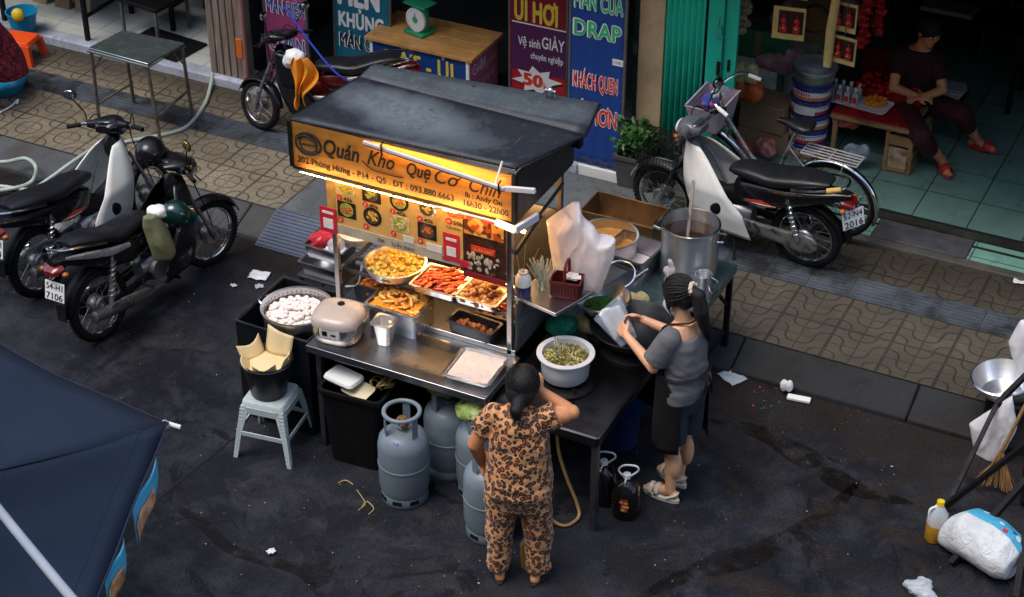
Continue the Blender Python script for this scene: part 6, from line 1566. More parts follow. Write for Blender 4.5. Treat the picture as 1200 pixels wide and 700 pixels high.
tl = [pt(-.11,0,.03), pt(-.165,.015,-.005)]; tl += [tl[-1]+Vector((-.01,-.03,-.09)), tl[-1]+Vector((.02,-.045,-.20)), tl[-1]+Vector((.05,-.05,-.30))]
limb(q, tl, [.034,.044,.048,.038,.010])
for s in (-1, 1): limb(q, [pt(.035,s*.076,.02), pt(.04,s*.080,-.05), pt(.03,s*.078,-.10)], [.012,.010,.004])
hr = blend(q, 'hair', M_hair, w2, .006, 3); strands(hr, pt, HM, 1.0, (-.118,0,.035), tl, seed=5)
q = MB(); random.seed(6); s0 = pt(-.125,0,.035)
for k in range(14): a = k*2*PI/14; q.ball(s0+HM.to_3x3() @ Vector((.004*math.sin(k*3), .034*math.cos(a), .034*math.sin(a))), (.015,.016,.015), 8, 6, jit=.2)
q.build('scrunchie', mat('cream_scrunchie', (.62,.50,.38), .7, var=.2, vs=40), w2)
q = MB()
q.grid(10, 8, lambda u, v: pt(.070+.040*math.sin(v*PI)*math.cos((u-.5)*2.2)+.012-.06*abs(u-.5)**1.5*2, (u-.5)*.135, -.108+.100*v)); mk = q.build('face_mask', mat('pale_mask', (.62,.66,.70), .6, var=.04), w2, solid=.003)
for s in (-1, 1): MB().tube(spline([pt(.062,s*.066,-.02), pt(.02,s*.080,.012), pt(-.02,s*.084,-.005), pt(.02,s*.078,-.06), pt(.062,s*.066,-.085)], 5), .0022, 5).build('ear_loop', mat('pale_mask'), mk)
m_sd = mat('cream_sandal', (.55,.50,.43), .5)
for ax, fw in (((-.085,.0,.085),(-.15,1,0)), ((.09,.06,.085),(.15,1,0))):
    a, f = Vector(ax), Vector(fw).normalized(); l = Vector((-f.y, f.x, 0))
    q = MB(); q.prism([(.046*math.cos(t)*(1+.12*math.sin(t)), .135*math.sin(t)) for t in [2*PI*i/22 for i in range(22)]], a+f*.055+Vector((0,0,-.0845)), -l, f, .034); s_ = q.build('sandal', m_sd, w2, bevel=.006)
    q = MB()
    for o_ in (.06, .105): q.grid(10, 3, lambda u, v: a+f*(o_+.03*v)+l*(.048*math.cos(u*PI))+Vector((0,0,-.05+.062*math.sin(u*PI)-.2*(o_-.06))))
    q.tube(spline([a+l*.044+Vector((0,0,-.045)), a-f*.055+l*.02+Vector((0,0,-.015)), a-f*.055-l*.02+Vector((0,0,-.015)), a-l*.044+Vector((0,0,-.045))], 5), .007, 6, flat=.5)
    q.build('strap', m_sd, s_, solid=.004)
# what she holds
bl = MB(); W2 = Matrix.Translation((-2.93,8.05,0)) @ Matrix.Rotation(R_(74), 4, 'Z') @ Matrix.Diagonal((.89,.92,.95,1))
hb_ = W2 @ Vector((-.03,.50,1.06))
def bagf(u, v):
    a = u*2*PI; k = .55+.45*v; return (.105*math.cos(a)*k, .035*math.sin(a)*(.6+v)+.008*math.sin(a*3), -.10+.24*v+.02*math.cos(a)*v)
bl.grid(24, 10, bagf); o = bl.build('plastic_bag', mat('clear_bag_film', (.50,.58,.70), .25, alpha=.42, bump=.4, bs=30), loc=hb_, rz=R_(50)); o.rotation_euler = Euler((R_(-30), R_(-24), R_(50)), 'XYZ'); tag(o, 'clear plastic bag held open by the woman in grey', 'bag')
q = MB().grid(14, 10, lambda u, v: ((u-.5)*.13, .012*math.sin(u*9), -.06+.19*v+.015*math.sin(u*5))); o = q.build('paper_wrap', M_white, loc=hb_+Vector((0,0,.0)), solid=.010); o.rotation_euler = Euler((R_(-30), R_(-24), R_(50)), 'XYZ'); tag(o, 'folded white paper inside the clear bag she holds', 'paper')

# ---- the shopkeeper sitting in the dark
p3 = at(1060,136,.45)
w3 = thing('person', 'person in dark red patterned clothes sitting in the dim shop with red slippers', 'person', (p3.x, p3.y, .20), 0)
def TW3(p): return Vector(p)-Vector((p3.x, p3.y, .20))
fA, fB = TW3(at(1103,196,.22)), TW3(at(1143,172,.22))
kA, kB = TW3(at(1080,160,.58)), TW3(at(1128,132,.60))
q = MB()
hipc = Vector((0,.05,.36))
limb(q, [hipc+Vector((-.07,-.03,0)), kA, fA+Vector((0,0,.06))], [.085,.052,.034]); limb(q, [hipc+Vector((.08,.03,0)), kB, fB+Vector((0,0,.06))], [.085,.052,.034])
fd = Vector((.55,-.8,0)); foot(q, fA+Vector((0,0,.065)), fd, .95); foot(q, fB+Vector((0,0,.065)), Vector((.95,-.2,0)), .95)
q.column([(.28,hipc.x,hipc.y,.17,.15),(.42,hipc.x+.02,hipc.y-.01,.16,.13),(.62,.03,.02,.165,.12),(.78,.05,-.02,.16,.11),(.86,.06,-.03,.08,.07)], p=2.2)
limb(q, [(.06,-.03,.84),(.09,-.06,.94)], [.05,.045])
limb(q, [(-.09,-.06,.78),(-.06,-.22,.58),(.12,-.24,.56)], [.048,.038,.027]); hand(q, (.125,-.24,.56), (.9,.2,0), (0,-.3,1), .9, 1, .5)
limb(q, [(.19,.03,.78),(.28,-.10,.58),(.18,-.22,.56)], [.048,.038,.027]); hand(q, (.175,-.225,.56), (-.6,-.5,0), (0,0,1), .9, 1, .5)
pt, HM = head(q, (.12,-.08,1.02), (.7,-.6,-.35), .98, Vector((.25,-.2,1)))
blend(q, 'body', M_skin, w3, .0065, 4); face(pt, HM, .98, w3)
M_dred = mat('dark_red_print', (.045,.009,.012), .8, var=.7, vs=60)
q = MB(); q.column([(.30,hipc.x,hipc.y,.19,.17),(.42,hipc.x+.02,hipc.y-.01,.185,.155),(.62,.03,.02,.185,.14),(.77,.05,-.02,.185,.13),(.85,.06,-.03,.12,.095)], p=2.2)
limb(q, [(-.09,-.05,.77),(-.075,-.13,.68)], [.068,.064]); limb(q, [(.18,.02,.77),(.235,-.04,.68)], [.068,.064]); blend(q, 'shirt', mat('dim_shirt', (.028,.009,.012), .8, var=.5, vs=40), w3, .010, 3)
q = MB(); limb(q, [hipc+Vector((-.07,-.03,.0)), kA+Vector((0,0,-.005)), kA.lerp(fA, .38)], [.105,.080,.070]); limb(q, [hipc+Vector((.08,.03,.0)), kB+Vector((0,0,-.005)), kB.lerp(fB, .38)], [.105,.080,.070]); q.ball(hipc, (.19,.17,.11)); blend(q, 'trousers', M_dred, w3, .010, 3)
q = MB(); q.ball(pt(-.020,0,.030), (.104,.090,.098), 20, 12, rot=HM); q.ball(pt(-.06,0,-.02), (.062,.078,.078), 14, 10, rot=HM); q.ball(pt(-.10,0,-.05), (.05,.05,.05), 12, 8); blend(q, 'hair', M_hair, w3, .008, 3)
for a, f in ((fA, fd), (fB, Vector((.95,-.2,0)))):
    f = f.normalized(); l = Vector((-f.y, f.x, 0)); a = a+Vector((0,0,.065))
    q = MB(); q.prism([(.044*math.cos(t), .13*math.sin(t)) for t in [2*PI*i/20 for i in range(20)]], a+f*.052+Vector((0,0,-.064)), -l, f, .018); s_ = q.build('slipper', mat('red_slipper', (.50,.03,.03), .45), w3, bevel=.004)
    MB().grid(10, 4, lambda u, v: a+f*(.075+.06*v)+l*(.047*math.cos(u*PI))+Vector((0,0,-.05+.060*math.sin(u*PI)))).build('strap', mat('red_slipper'), s_, solid=.005)
t = thing('stool', 'low dark stool under the person in the dim shop', 'stool', (p3.x, p3.y+.05, .20))
MB().lathe([(.15,.24),(.16,.25),(.16,.27),(.001,.275)], seg=24).build('seat', M_plastic_k, t)
for k in range(4): a = PI/4+k*PI/2; MB().tube([(.15*math.cos(a), .15*math.sin(a), 0), (.12*math.cos(a), .12*math.sin(a), .245)], .018, 8).build('leg', M_plastic_k, t)
ps = at(1102,150,.20)
t = thing('stool', 'small green legged stool carrying white papers beside the seated person', 'stool', (ps.x+.03, ps.y, .20))
MB().box((0,0,.30), (.26,.24,.03)).build('seat', M_plastic_k, t, bevel=.006)
for sx in (-1,1):
    for sy in (-1,1): MB().tube([(sx*.12,sy*.11,0),(sx*.10,sy*.09,.29)], .010, 8).build('leg', mat('green_rod', (.03,.16,.10), .4), t)
q = MB()
for k in range(5): q.box((random.uniform(-.01,.01), random.uniform(-.01,.01), .32+k*.012), (.22,.17,.010), rz=random.uniform(-.12,.12))
tag(q.build('paper_stack', mat('newsprint', (.50,.50,.50), .7), loc=(ps.x+.03, ps.y, .20), bevel=.001), 'stack of white papers on the green legged stool', 'papers')

# ---- the person washing up at the left edge of the picture
p4 = at(2,84,.35)
w4 = thing('person', 'person in red and black patterned clothes crouched on the orange stool at the edge', 'person', (p4.x, p4.y, PZ), R_(-10))
q = MB()
limb(q, [(-.09,.0,.30),(-.13,-.30,.38),(-.12,-.22,.06)], [.085,.055,.036]); limb(q, [(.09,.0,.30),(.10,-.30,.38),(.10,-.22,.06)], [.085,.055,.036])
foot(q, (-.12,-.22,.065), (-.1,-1,0)); foot(q, (.10,-.22,.065), (.1,-1,0))
q.column([(.22,0,.02,.17,.14),(.36,0,.02,.16,.13),(.54,0,-.04,.165,.12),(.70,0,-.12,.165,.11),(.78,0,-.16,.08,.07)], p=2.2)
limb(q, [(0,-.16,.76),(0,-.22,.86)], [.05,.045])
limb(q, [(-.16,-.12,.70),(-.22,-.34,.50),(-.08,-.46,.30)], [.048,.038,.027]); hand(q, (-.075,-.465,.29), (.2,-.6,-.7), (0,-.5,.6), .9, -1, .4)
limb(q, [(.16,-.12,.70),(.22,-.34,.50),(.08,-.46,.30)], [.048,.038,.027]); hand(q, (.075,-.465,.29), (-.2,-.6,-.7), (0,-.5,.6), .9, 1, .4)
pt, HM = head(q, (0,-.26,.95), (0,-1,-.6), .98, Vector((0,-.4,1))); blend(q, 'body', M_skin, w4, .0065, 4); face(pt, HM, .98, w4)
def redprint():
    m, nt, b = nodes_of('red_black_print'); n = NB(nt); co = n.coord()
    col = n.ramp(n.noise(co, 38, 3, .6, 1.2), [(.46, (.38,.022,.035)), (.53, (.012,.010,.016))]); n.link(col, b.inputs['Base Color']); b.inputs['Roughness'].default_value = .8; return m
M_rp = redprint()
q = MB(); q.column([(.20,0,.03,.20,.18),(.36,0,.02,.195,.165),(.54,0,-.04,.19,.145),(.69,0,-.12,.185,.13),(.77,0,-.16,.10,.085)], p=2.2)
limb(q, [(-.15,-.12,.70),(-.20,-.24,.59)], [.065,.064]); limb(q, [(.15,-.12,.70),(.20,-.24,.59)], [.065,.064]); blend(q, 'shirt', M_rp, w4, .010, 3)
q = MB(); limb(q, [(-.09,.0,.29),(-.13,-.30,.38),(-.12,-.24,.14)], [.12,.085,.07]); limb(q, [(.09,.0,.29),(.10,-.30,.38),(.10,-.24,.14)], [.12,.085,.07]); blend(q, 'trousers', M_rp, w4, .010, 3)
q = MB(); q.ball(pt(-.020,0,.030), (.104,.090,.098), 20, 12, rot=HM); q.ball(pt(-.06,0,-.02), (.062,.078,.078), 14, 10, rot=HM); blend(q, 'hair', M_hair, w4, .008, 3)
# ================================================================== SIGNS AND THE LAUNDRY BAY
def vinyl(name, c, r=.35, v=.10): return mat(name, c, r, var=v, vs=3, dirt=(tuple(k*.6 for k in c), 4, .66))
def banner(name, label, x0, x1, y, z0, z1, m, rz=0, tilt=0, th=.018):
    t = thing(name, label, 'sign', ((x0+x1)/2, y, z0), rz); t.rotation_euler.x = tilt
    w, h = x1-x0, z1-z0
    q = MB(); q.grid(16, 20, lambda u, v: ((u-.5)*w, .003*math.sin(u*26)*math.sin(v*3+1), v*h)); q.build('face', m, t, solid=.004)
    fr = MB()
    for x in (-w/2, w/2): fr.bar((x, .006, 0), (x, .006, h), .018, .022)
    fr.bar((-w/2, .006, 0), (w/2, .006, 0), .018, .022).bar((-w/2, .006, h), (w/2, .006, h), .018, .022); fr.build('frame', M_grey, t)
    return t, w, h
M_sw, M_sy, M_sg, M_sr, M_sk, M_nv = (vinyl('letter_white', (.72,.74,.74)), vinyl('letter_yellow', (.66,.52,.06)), vinyl('letter_green', (.03,.40,.16)), vinyl('letter_red', (.60,.04,.03)), vinyl('letter_black', (.015,.015,.02)), vinyl('letter_navy', (.05,.07,.30)))
def duo(s, x, z, h, w, m1, m2, par, off=-.006, bold=.03, align='LEFT'):
    """letters with a contrasting outline"""
    a = text(s, (x, off, z), EX, EZ, h, m2, par, w=w, bold=bold+.045, align=align, ext=.001)
    b = text(s, (x+(w*.015 if align == 'LEFT' else 0), off, z), EX, EZ, h, m1, par, w=w*.985, bold=bold, align=align, ext=.0026)
# blue banner
t, w, h = banner('sign_panel', 'tall blue laundry banner reading KHÁCH QUEN RẺ HƠN in red', -5.10, -4.66, 11.13, .20, 2.3, vinyl('banner_blue', (.015,.05,.23)))
t.location.z = .20
wh = MB().box((0, 0, -.05), (w+.02, .06, .10)); wh.build('foot_board', M_white, t, bevel=.004)
f = [o for o in t.children if o.name.startswith('face')][0]
zz = lambda z: z-.20
duo('MÀN CỬA', -.185, zz(1.48), .13, .38, M_sg, M_sw, f)
duo('DRAP', -.185, zz(1.265), .125, .37, M_sg, M_sw, f)
duo('KHÁCH QUEN', -.185, zz(.845), .125, .36, M_sr, M_sw, f)
duo('RẺ HƠN', -.185, zz(.56), .14, .36, M_sr, M_sw, f)
MB().box((.17, -.008, zz(1.105)), (.085, .003, .05)).build('sticker', M_white, f); text('1.1.TRIỆU', (.13, -.0105, zz(1.095)), EX, EZ, .02, M_nv, f, w=.075)
# red banner
t, w, h = banner('sign_panel', 'red and purple laundry banner advertising shoe cleaning at 50k', -5.83, -5.34, 11.6, .20, 2.0, vinyl('banner_red', (.20,.008,.025)))
f = [o for o in t.children if o.name.startswith('face')][0]
text('ỦI HƠI', (-.195, -.006, zz(1.045)), EX, EZ, .17, M_sy, f, w=.36, bold=.05)
q = MB().box((.012, -.007, .54), (.46, .004, .55)); pf = q.build('purple_panel', vinyl('banner_purple', (.075,.015,.075)), f)
q = MB().box((.012, -.0095, .19+.07), (.46, .004, .30)); q.build('red_panel', vinyl('banner_bright_red', (.36,.012,.02)), f)
MB().box((.012, -.009, .818), (.46, .006, .008)).build('trim', M_sw, pf)
text('Vệ sinh', (-.165, -.0095, .63), EX, EZ, .075, M_sw, pf, w=.19, bold=.015)
text('GIÀY', (.04, -.0095, .64), EX, EZ, .10, M_sw, pf, w=.19, bold=.015)
text('chuyên nghiệp', (-.055, -.0095, .535), EX, EZ, .055, M_sw, pf, w=.275, bold=.015)
star = []
for k in range(16):
    a = 2*PI*k/16+.2; r = (1.0 if k % 2 == 0 else .62); star.append((r*.20*math.cos(a)*(1.12 if k in (0,8) else 1), r*.125*math.sin(a)))
q = MB().prism(star, (.0, -.0130, .35), EX, EZ, .003); st_ = q.build('star_burst', M_sw, pf, smooth=0)
q = MB().prism(star, (.014, -.0122, .335), EX, EZ, .0005); q.build('star_edge', M_sk, pf, smooth=0)
text('50', (-.11, -.0165, .305), EX, EZ, .10, M_sr, st_, w=.155, bold=.06); text('k', (.06, -.0165, .295), EX, EZ, .055, M_sr, st_, bold=.01)
# teal banner
t, w, h = banner('sign_panel', 'teal blue laundry banner reading MÈN KHỦNG MÀN CỬA behind the desk', -7.38, -6.86, 11.5, .22, 1.5, vinyl('banner_teal', (.012,.13,.21)), tilt=R_(-3))
f = [o for o in t.children if o.name.startswith('face')][0]
text('MÈN', (-.21, -.006, .665), EX, EZ, .19, M_sw, f, w=.37, bold=.06)
text('KHỦNG', (-.21, -.006, .475), EX, EZ, .125, M_sw, f, w=.41, bold=.05)
duo('MÀN CỬA', -.21, .30, .115, .44, M_sk, M_sw, f, bold=.02)
# pink banner
t, w, h = banner('sign_panel', 'pink laundry banner with navy letters leaning behind the dark red motorbike', -7.90, -7.50, 11.30, .20, 1.5, vinyl('banner_pink', (.33,.055,.16)))
f = [o for o in t.children if o.name.startswith('face')][0]
duo('MÁY SẤY', -.17, .78, .12, .36, M_nv, M_sw, f, bold=.02); duo('MÀN RIÊN', -.17, .60, .12, .36, M_nv, M_sw, f, bold=.02); duo('CHĂN', -.17, .26, .15, .34, M_nv, M_sw, f, bold=.02)
# counter desk with scale
D0 = (-6.48, 11.56, .18)
t = thing('laundry_desk', 'wooden topped desk with blue front reading GIẶT ỦI and pink sides', 'desk', D0)
q = MB()
for k in range(4): q.box((0, -.205+k*.137, .575), (.96, .133, .03))
q.build('desk_top', mat('varnished_boards', (.46,.24,.075), .4, var=.25, vs=6, dirt=((.07,.035,.018), 7, .60)), t, bevel=.003)
fr = MB().box((.0, -.235, .28), (.86, .02, .56)); fr = fr.build('front_panel', vinyl('desk_blue', (.012,.045,.20)), t)
text('GIẶT - ỦI', (-.34, -.2465, .36), EX, EZ, .15, M_sy, fr, w=.64, bold=.03)
for s, x in ((1, .435), (-1, -.435)):
    sd = MB().box((x, 0, .28), (.02, .47, .56)).build('side_panel', vinyl('desk_pink', (.42,.10,.26)), t)
    if s > 0:
        text('Giặt', (x+.0115, -.19, .40), (0,1,.15), (0,-.15,1), .09, M_sw, sd, bold=.005); text('lấy liền', (x+.0115, .0, .38), (0,1,.15), (0,-.15,1), .075, M_sy, sd, w=.2); text('trong ngày', (x+.0115, -.02, .27), (0,1,.15), (0,-.15,1), .07, M_sy, sd, w=.22)
for x in (-.43, .43): MB().box((x, -.240, .28), (.025, .025, .56)).build('corner_strip', M_white, t)
sl = thing('weighing_scale', 'green weighing scale with round white dial standing on the wooden desk', 'scale', (-6.60, 11.52, .18+.592), R_(-14))
mgn = mat('scale_green', (.02,.26,.12), .4, coat=.3)
MB().box((0, .02, .014), (.20,.16,.028)).build('base', mgn, sl, bevel=.006)
MB().column([(.03,0,.03,.075,.045),(.12,0,.03,.085,.045),(.20,0,.03,.075,.045),(.235,0,.03,.04,.035)], seg=24, p=2.8).build('housing', mgn, sl)
MB().cyl((0,-.010,.125),(0,-.030,.125),.098,seg=36).build('dial', M_white, sl)
q = MB()
for k in range(24): a = 2*PI*k/24; q.box((.082*math.cos(a), -.0312, .125+.082*math.sin(a)), (.004,.002,.004))
q.cyl((0,-.030,.125),(0,-.033,.125),.028,seg=20); q.box((0,-.034,.155), (.005,.003,.06)); q.build('dial_marks', mat('dial_green', (.05,.35,.25), .5), sl)
MB().box((0,.03,.25), (.22,.16,.012)).build('weighing_plate', mgn, sl, bevel=.004)
# clutter in the bay that stays dark
t = thing('clothes_rack', 'dark rack of hanging clothes deep inside the laundry bay', 'clothes rack', (-6.2, 13.6, .18))
q = MB().bar((-1.2,0,1.5),(1.2,0,1.5),.03,.03)
for x in (-1.2,1.2): q.bar((x,0,0),(x,0,1.5),.03,.03)
q.build('frame', M_steel_d, t)
for k in range(14):
    x = -1.1+k*.165; c = random.choice(((.06,.06,.09),(.10,.03,.03),(.03,.06,.05),(.09,.08,.06)))
    MB().column([(.45,x,0,.03,.20),(1.2,x,0,.035,.22),(1.4,x,0,.02,.12)], seg=12).build('garment', mat('garment_%d' % (k % 4), c, .9, var=.3), t)
t = thing('plastic_hamper', 'dim stack of folded laundry beside the teal banner', 'laundry', (-7.15, 11.9, .18))
q = MB()
for k in range(6): q.box((random.uniform(-.02,.02),0,.04+k*.07), (.34,.3,.06))
q.build('folded_cloth', mat('folded_dim', (.10,.07,.07), .9, var=.5, vs=6), t, bevel=.02)
# jars by the timber post and the pole with orange tag
q = MB().tube([(-7.985,11.10,.13),(-7.99,11.12,1.6)], .022, 10); tag(q.build('steel_pole', mat('pinkish_pole', (.32,.17,.14), .6)), 'thin pinkish pole standing beside the timber post', 'pole')
MB_ = MB().box((0,0,0), (.06,.02,.17)); o = MB_.build('orange_tag', mat('orange_plate', (.60,.13,.02), .5), loc=(-8.02,11.085,.52), bevel=.004); tag(o, 'orange plate fixed to the foot of the timber post', 'plate')
# plant
pt0 = at(748,215,PZ); pt0 = Vector((-4.52, 11.16, PZ))
t = thing('potted_plant', 'leafy green plant in a square cement pot below the cream pillar', 'plant', pt0)
MB().loft([rr(.13,.12,0,.02), rr(.155,.14,.24,.02), rr(.165,.15,.245,.02), rr(.165,.15,.27,.02), rr(.14,.125,.27,.02), rr(.13,.12,.22,.02)]).build('pot', cement('pot_cement', (.09,.09,.085), 4), t)
M_leaf = mat('plant_leaf', (.045,.13,.030), .4, var=.55, vs=9, coat=.15)
random.seed(33); q = MB(); stems = MB()
for k in range(26):
    a, ln = random.uniform(0, 2*PI), random.uniform(.10,.26); e = Vector((math.cos(a)*ln*.75, math.sin(a)*ln*.7, .26+random.uniform(.06,.30)))
    b0 = Vector((math.cos(a)*.03, math.sin(a)*.03, .22)); stems.tube(spline([b0, b0.lerp(e, .5)+Vector((0,0,.04)), e], 4), .004, 5)
    for j in range(13):
        p_ = b0.lerp(e, random.uniform(.35,1.05))+Vector([random.uniform(-.035,.035) for _ in range(3)]); s = random.uniform(.022,.042)
        R = Euler((random.uniform(-.9,.9), random.uniform(-.9,.9), random.uniform(0, 2*PI))).to_matrix().to_4x4()
        vs = [(-s,0,0),(-s*.3,s*.5,.2*s),(s*.5,s*.42,.15*s),(s*1.15,0,-.1*s),(s*.5,-s*.42,.15*s),(-s*.3,-s*.5,.2*s),(.1*s,0,-.05*s)]
        q.add(vs, [(0,6,1),(1,6,2),(2,6,3),(3,6,4),(4,6,5),(5,6,0)], 0, Matrix.Translation(p_) @ R)
q.build('foliage', M_leaf, t, fix=False, smooth=0); stems.build('stem', mat('plant_stem', (.05,.09,.03), .6), t)

# ================================================================== LEFT SHOP FRONT
tb = Vector((-8.40, 10.25, PZ))
t = thing('folding_table', 'square steel folding table standing empty on the pavement', 'table', tb)
M_ttop = mat('table_top_steel', (.36,.45,.43), .24, .9, var=.10, vs=4, bump=.12, bs=5)
tc = [at(103,56,.87), at(173,75,.87), at(216,50,.87), at(143,35,.87)]
tc = [p_-tb for p_ in tc]
q = MB(); q.hexa([p_-Vector((0,0,.022)) for p_ in tc], tc); q.build('tabletop', M_ttop, t, bevel=.006, seg=3)
q = MB(); q.tube([p_-Vector((0,0,.03)) for p_ in tc], .012, 8, closed=True); q.build('edge_tube', M_grey, t)
ft = [at(117,148,PZ)-tb, at(190,178,PZ)-tb, at(226,139,PZ)-tb, at(157,121,PZ)-tb]
M_tleg = mat('rusty_leg', (.20,.17,.15), .5, .6, var=.3, vs=10, dirt=((.14,.08,.05), 10, .5))
ctr = sum(tc, Vector())/4
for a, b in zip(tc, ft):
    a2 = a.lerp(ctr, .06)-Vector((0,0,.03)); lg = MB().tube([a2, b], .014, 10).build('leg', M_tleg, t)
    m_ = a2.lerp(b, .26); MB().tube([m_, a.lerp(ctr, .35)-Vector((0,0,.03))], .007, 6).build('brace', M_tleg, lg)
MB().tube([tc[0].lerp(ctr,.06).lerp(ft[0],.72), tc[3].lerp(ctr,.06).lerp(ft[3],.72)], .010, 8).build('stretcher', M_tleg, t); MB().tube([tc[1].lerp(ctr,.06).lerp(ft[1],.62), tc[2].lerp(ctr,.06).lerp(ft[2],.62)], .010, 8).build('stretcher', M_tleg, t)
# interior steel frames of the left shop
def rackf(label, x, y, w, d, h):
    t = thing('display_stand', label, 'stand', (x, y, .2))
    for sx in (-1, 1):
        for sy in (-1, 1): MB().bar((sx*w/2, sy*d/2, 0), (sx*w/2, sy*d/2, h), .035, .035).build('leg', M_blackm, t)
    q = MB().bar((-w/2,-d/2,.22),(-w/2,d/2,.22),.02,.03).bar((w/2,-d/2,.22),(w/2,d/2,.22),.02,.03).box((0,0,h), (w+.04,d+.04,.03)).box((0,0,h*.62), (w,d,.02)); q.build('shelf', M_blackm, t)
    return t
p = at(100,50,.2); rackf('black steel stand just inside the white tiled shop, left of the folding table', p.x-.45, p.y+.35, .9, .62, .95)
p = at(196,38,.2); rackf('black steel stand beside the timber post inside the white tiled shop', p.x+.38, p.y+.30, .70, .50, .9)
for k, (px, py, lab) in enumerate(((176, 40, 'folded black chair leaning flat behind the steel folding table'),)):
    p = at(px, py, .22); t = thing('folding_chair', lab, 'chair', (p.x, p.y+.1, .22), R_(-8))
    MB().box((0,0,.30), (.46,.42,.035)).build('seat', M_blackm, t, bevel=.01); MB().box((0,.22,.60), (.44,.03,.30)).build('backrest', M_blackm, t, bevel=.01)
    for sx in (-1,1):
        for sy in (-1,1): MB().bar((sx*.2, sy*.19, 0), (sx*.2, sy*.19, .29), .022, .022).build('leg', M_grey, t)
MB_ = MB().box((0,0,0), (.62,.40,.012)); o = MB_.build('rubber_mat', M_blackm, loc=at(192,52,.215), rz=R_(-6)); tag(o, 'black rubber mat on the white shop tiles', 'mat')
# crates / bags along the left wall
p = at(26,20,.2)
for k, (dx, c, l) in enumerate(((0, (.30,.20,.12), 'brown timber board leaning at the far left shop corner'), (.25, (.20,.13,.08), 'darker timber board leaning beside the far left corner'), (.48, (.26,.19,.12), 'third brown board leaning toward the shop stand'))):
    o = MB().box((0,0,.5), (.16,.04,1.0)).build('timber_board', mat('board_%d' % k, c, .7, var=.3, vs=5), loc=(p.x-.05+dx, p.y+.32, .2)); o.rotation_euler.x = R_(-10); tag(o, l, 'board')
def basin(loc, label, r=.15, h=.11):
    t = thing('plastic_basin', label, 'basin', loc)
    MB().lathe([(r*.72,0),(r*.78,.006),(r,h-.008),(r*1.07,h-.004),(r*1.07,h),(r*.98,h),(r*.74,.01),(.001,.008)], seg=36).build('body', mat('sky_blue_plastic', (.01,.24,.42), .35, var=.08), t)
p = at(27,50,PZ); basin(p+Vector((-.02,.06,.10)), 'tall sky blue basin on the shop sill behind the orange stool', .13, .17)
p = at(12,108,PZ); basin(p+Vector((-.06,0,0)), 'low sky blue basin on the pavement before the crouching person', .19, .10)
q = MB().ball((0,0,.05), (.06,.05,.06), 14, 9); tag(q.build('yellow_cup', mat('yellow_plastic', (.65,.46,.03), .4), loc=at(22,24,.36)), 'yellow plastic tub in the blue basin by the left shop wall', 'tub')
so_ = at(33,72,PZ)
t = thing('plastic_stool', 'low bright orange plastic stool under the person in red print', 'stool', so_+Vector((-.08,.02,0)), R_(10))
mo = mat('orange_plastic', (.72,.075,.012), .4, var=.08)
MB().loft([rr(.15,.12,.17,.03), rr(.135,.105,.205,.03)]).build('seat', mo, t, bevel=.004)
for sx in (-1,1):
    for sy in (-1,1): MB().hexa([(sx*.175,sy*.145,0),(sx*.125,sy*.145,0),(sx*.125,sy*.105,0),(sx*.175,sy*.105,0)], [(sx*.15,sy*.12,.175),(sx*.085,sy*.12,.175),(sx*.085,sy*.08,.175),(sx*.15,sy*.08,.175)]).build('leg', mo, t)
# hose: from the tiled shop, over the pavement, down to coils by the kerb
mh = mat('pale_green_hose', (.40,.46,.40), .3, var=.15, alpha=.9)
hz = PZ+.015
pts = [at(249,86,.22), at(247,100,.16), at(240,122,hz), at(222,146,hz), at(200,156,hz), at(150,166,hz), at(112,174,hz), at(85,190,hz), at(60,208,.08), at(36,222,.04), at(5,219,.03), at(-40,214,.03)]
pts2 = [at(-40,190,hz), at(5,190,hz), at(30,186,hz), at(42,196,hz+.01), at(38,212,.06), at(20,220,.05), at(-20,226,.04)]
q = MB().tube(spline(pts, 8), .016, 10).tube(spline(pts2, 8), .016, 10)
tag(q.build('water_hose', mh), 'pale translucent hose snaking over the pavement behind the parked motorbikes', 'hose')
q = MB().tube(spline([at(0,132,hz), at(14,124,hz), at(21,117,hz+.02), at(20,122,hz)], 6), .008, 6); tag(q.build('tap_hose', M_white), 'short white hose end lying by the blue basin', 'hose')

# ================================================================== RIGHT SHOP
def carton(loc, d, rz, label, m, strip=None, group=None):
    t = thing('carton', label, 'box', loc, rz)
    MB().box((0,0,d[2]/2), d).build('body', m, t, bevel=.004)
    MB().box((0,0,d[2]+.001), (d[0]*.96,.05,.002)).box((0,-d[1]/2-.001,d[2]*.86), (.05,.002,d[2]*.25)).build('tape', mat('tan_tape', (.30,.20,.10), .35), t)
    if strip: MB().box((0,-d[1]/2-.0015,d[2]*.45), (d[0]*.8,.002,d[2]*.5)).box((d[0]/2+.0015,0,d[2]*.45), (.002,d[1]*.7,d[2]*.5)).build('print', strip, t)
    return t
M_card = mat('cardboard', (.30,.19,.10), .8, var=.15, vs=4); M_cardg = mat('green_carton', (.05,.20,.09), .7, var=.2); M_cprint = mat('carton_print', (.62,.70,.66), .6, var=.35, vs=14)
p = at(893,172,.2); carton((p.x,p.y+.1,.2), (.40,.30,.16), R_(4), 'flattened brown carton lowest of the stack by the folding shutter', M_card)
carton((p.x+.0,p.y+.08,.365), (.36,.28,.22), R_(-3), 'square brown carton on the flattened carton by the folding shutter', M_card)
p2 = at(876,110,.55); carton((p2.x-.02,p2.y+.35,.2), (.44,.32,.80), R_(2), 'tall green and white printed carton beside the folding shutter', M_cardg, M_cprint)
carton((p2.x+.22,p2.y+.5,.2), (.40,.3,.86), R_(-5), 'grey printed carton half behind the green one', mat('grey_carton', (.28,.28,.26), .7), M_cprint)
lump('orange_bag', mat('orange_film', (.50,.10,.03), .3, var=.3), at(878,118,.72), (.11,.09,.10), 'bag of orange goods sitting on the brown carton', 'bag', 31, .08)
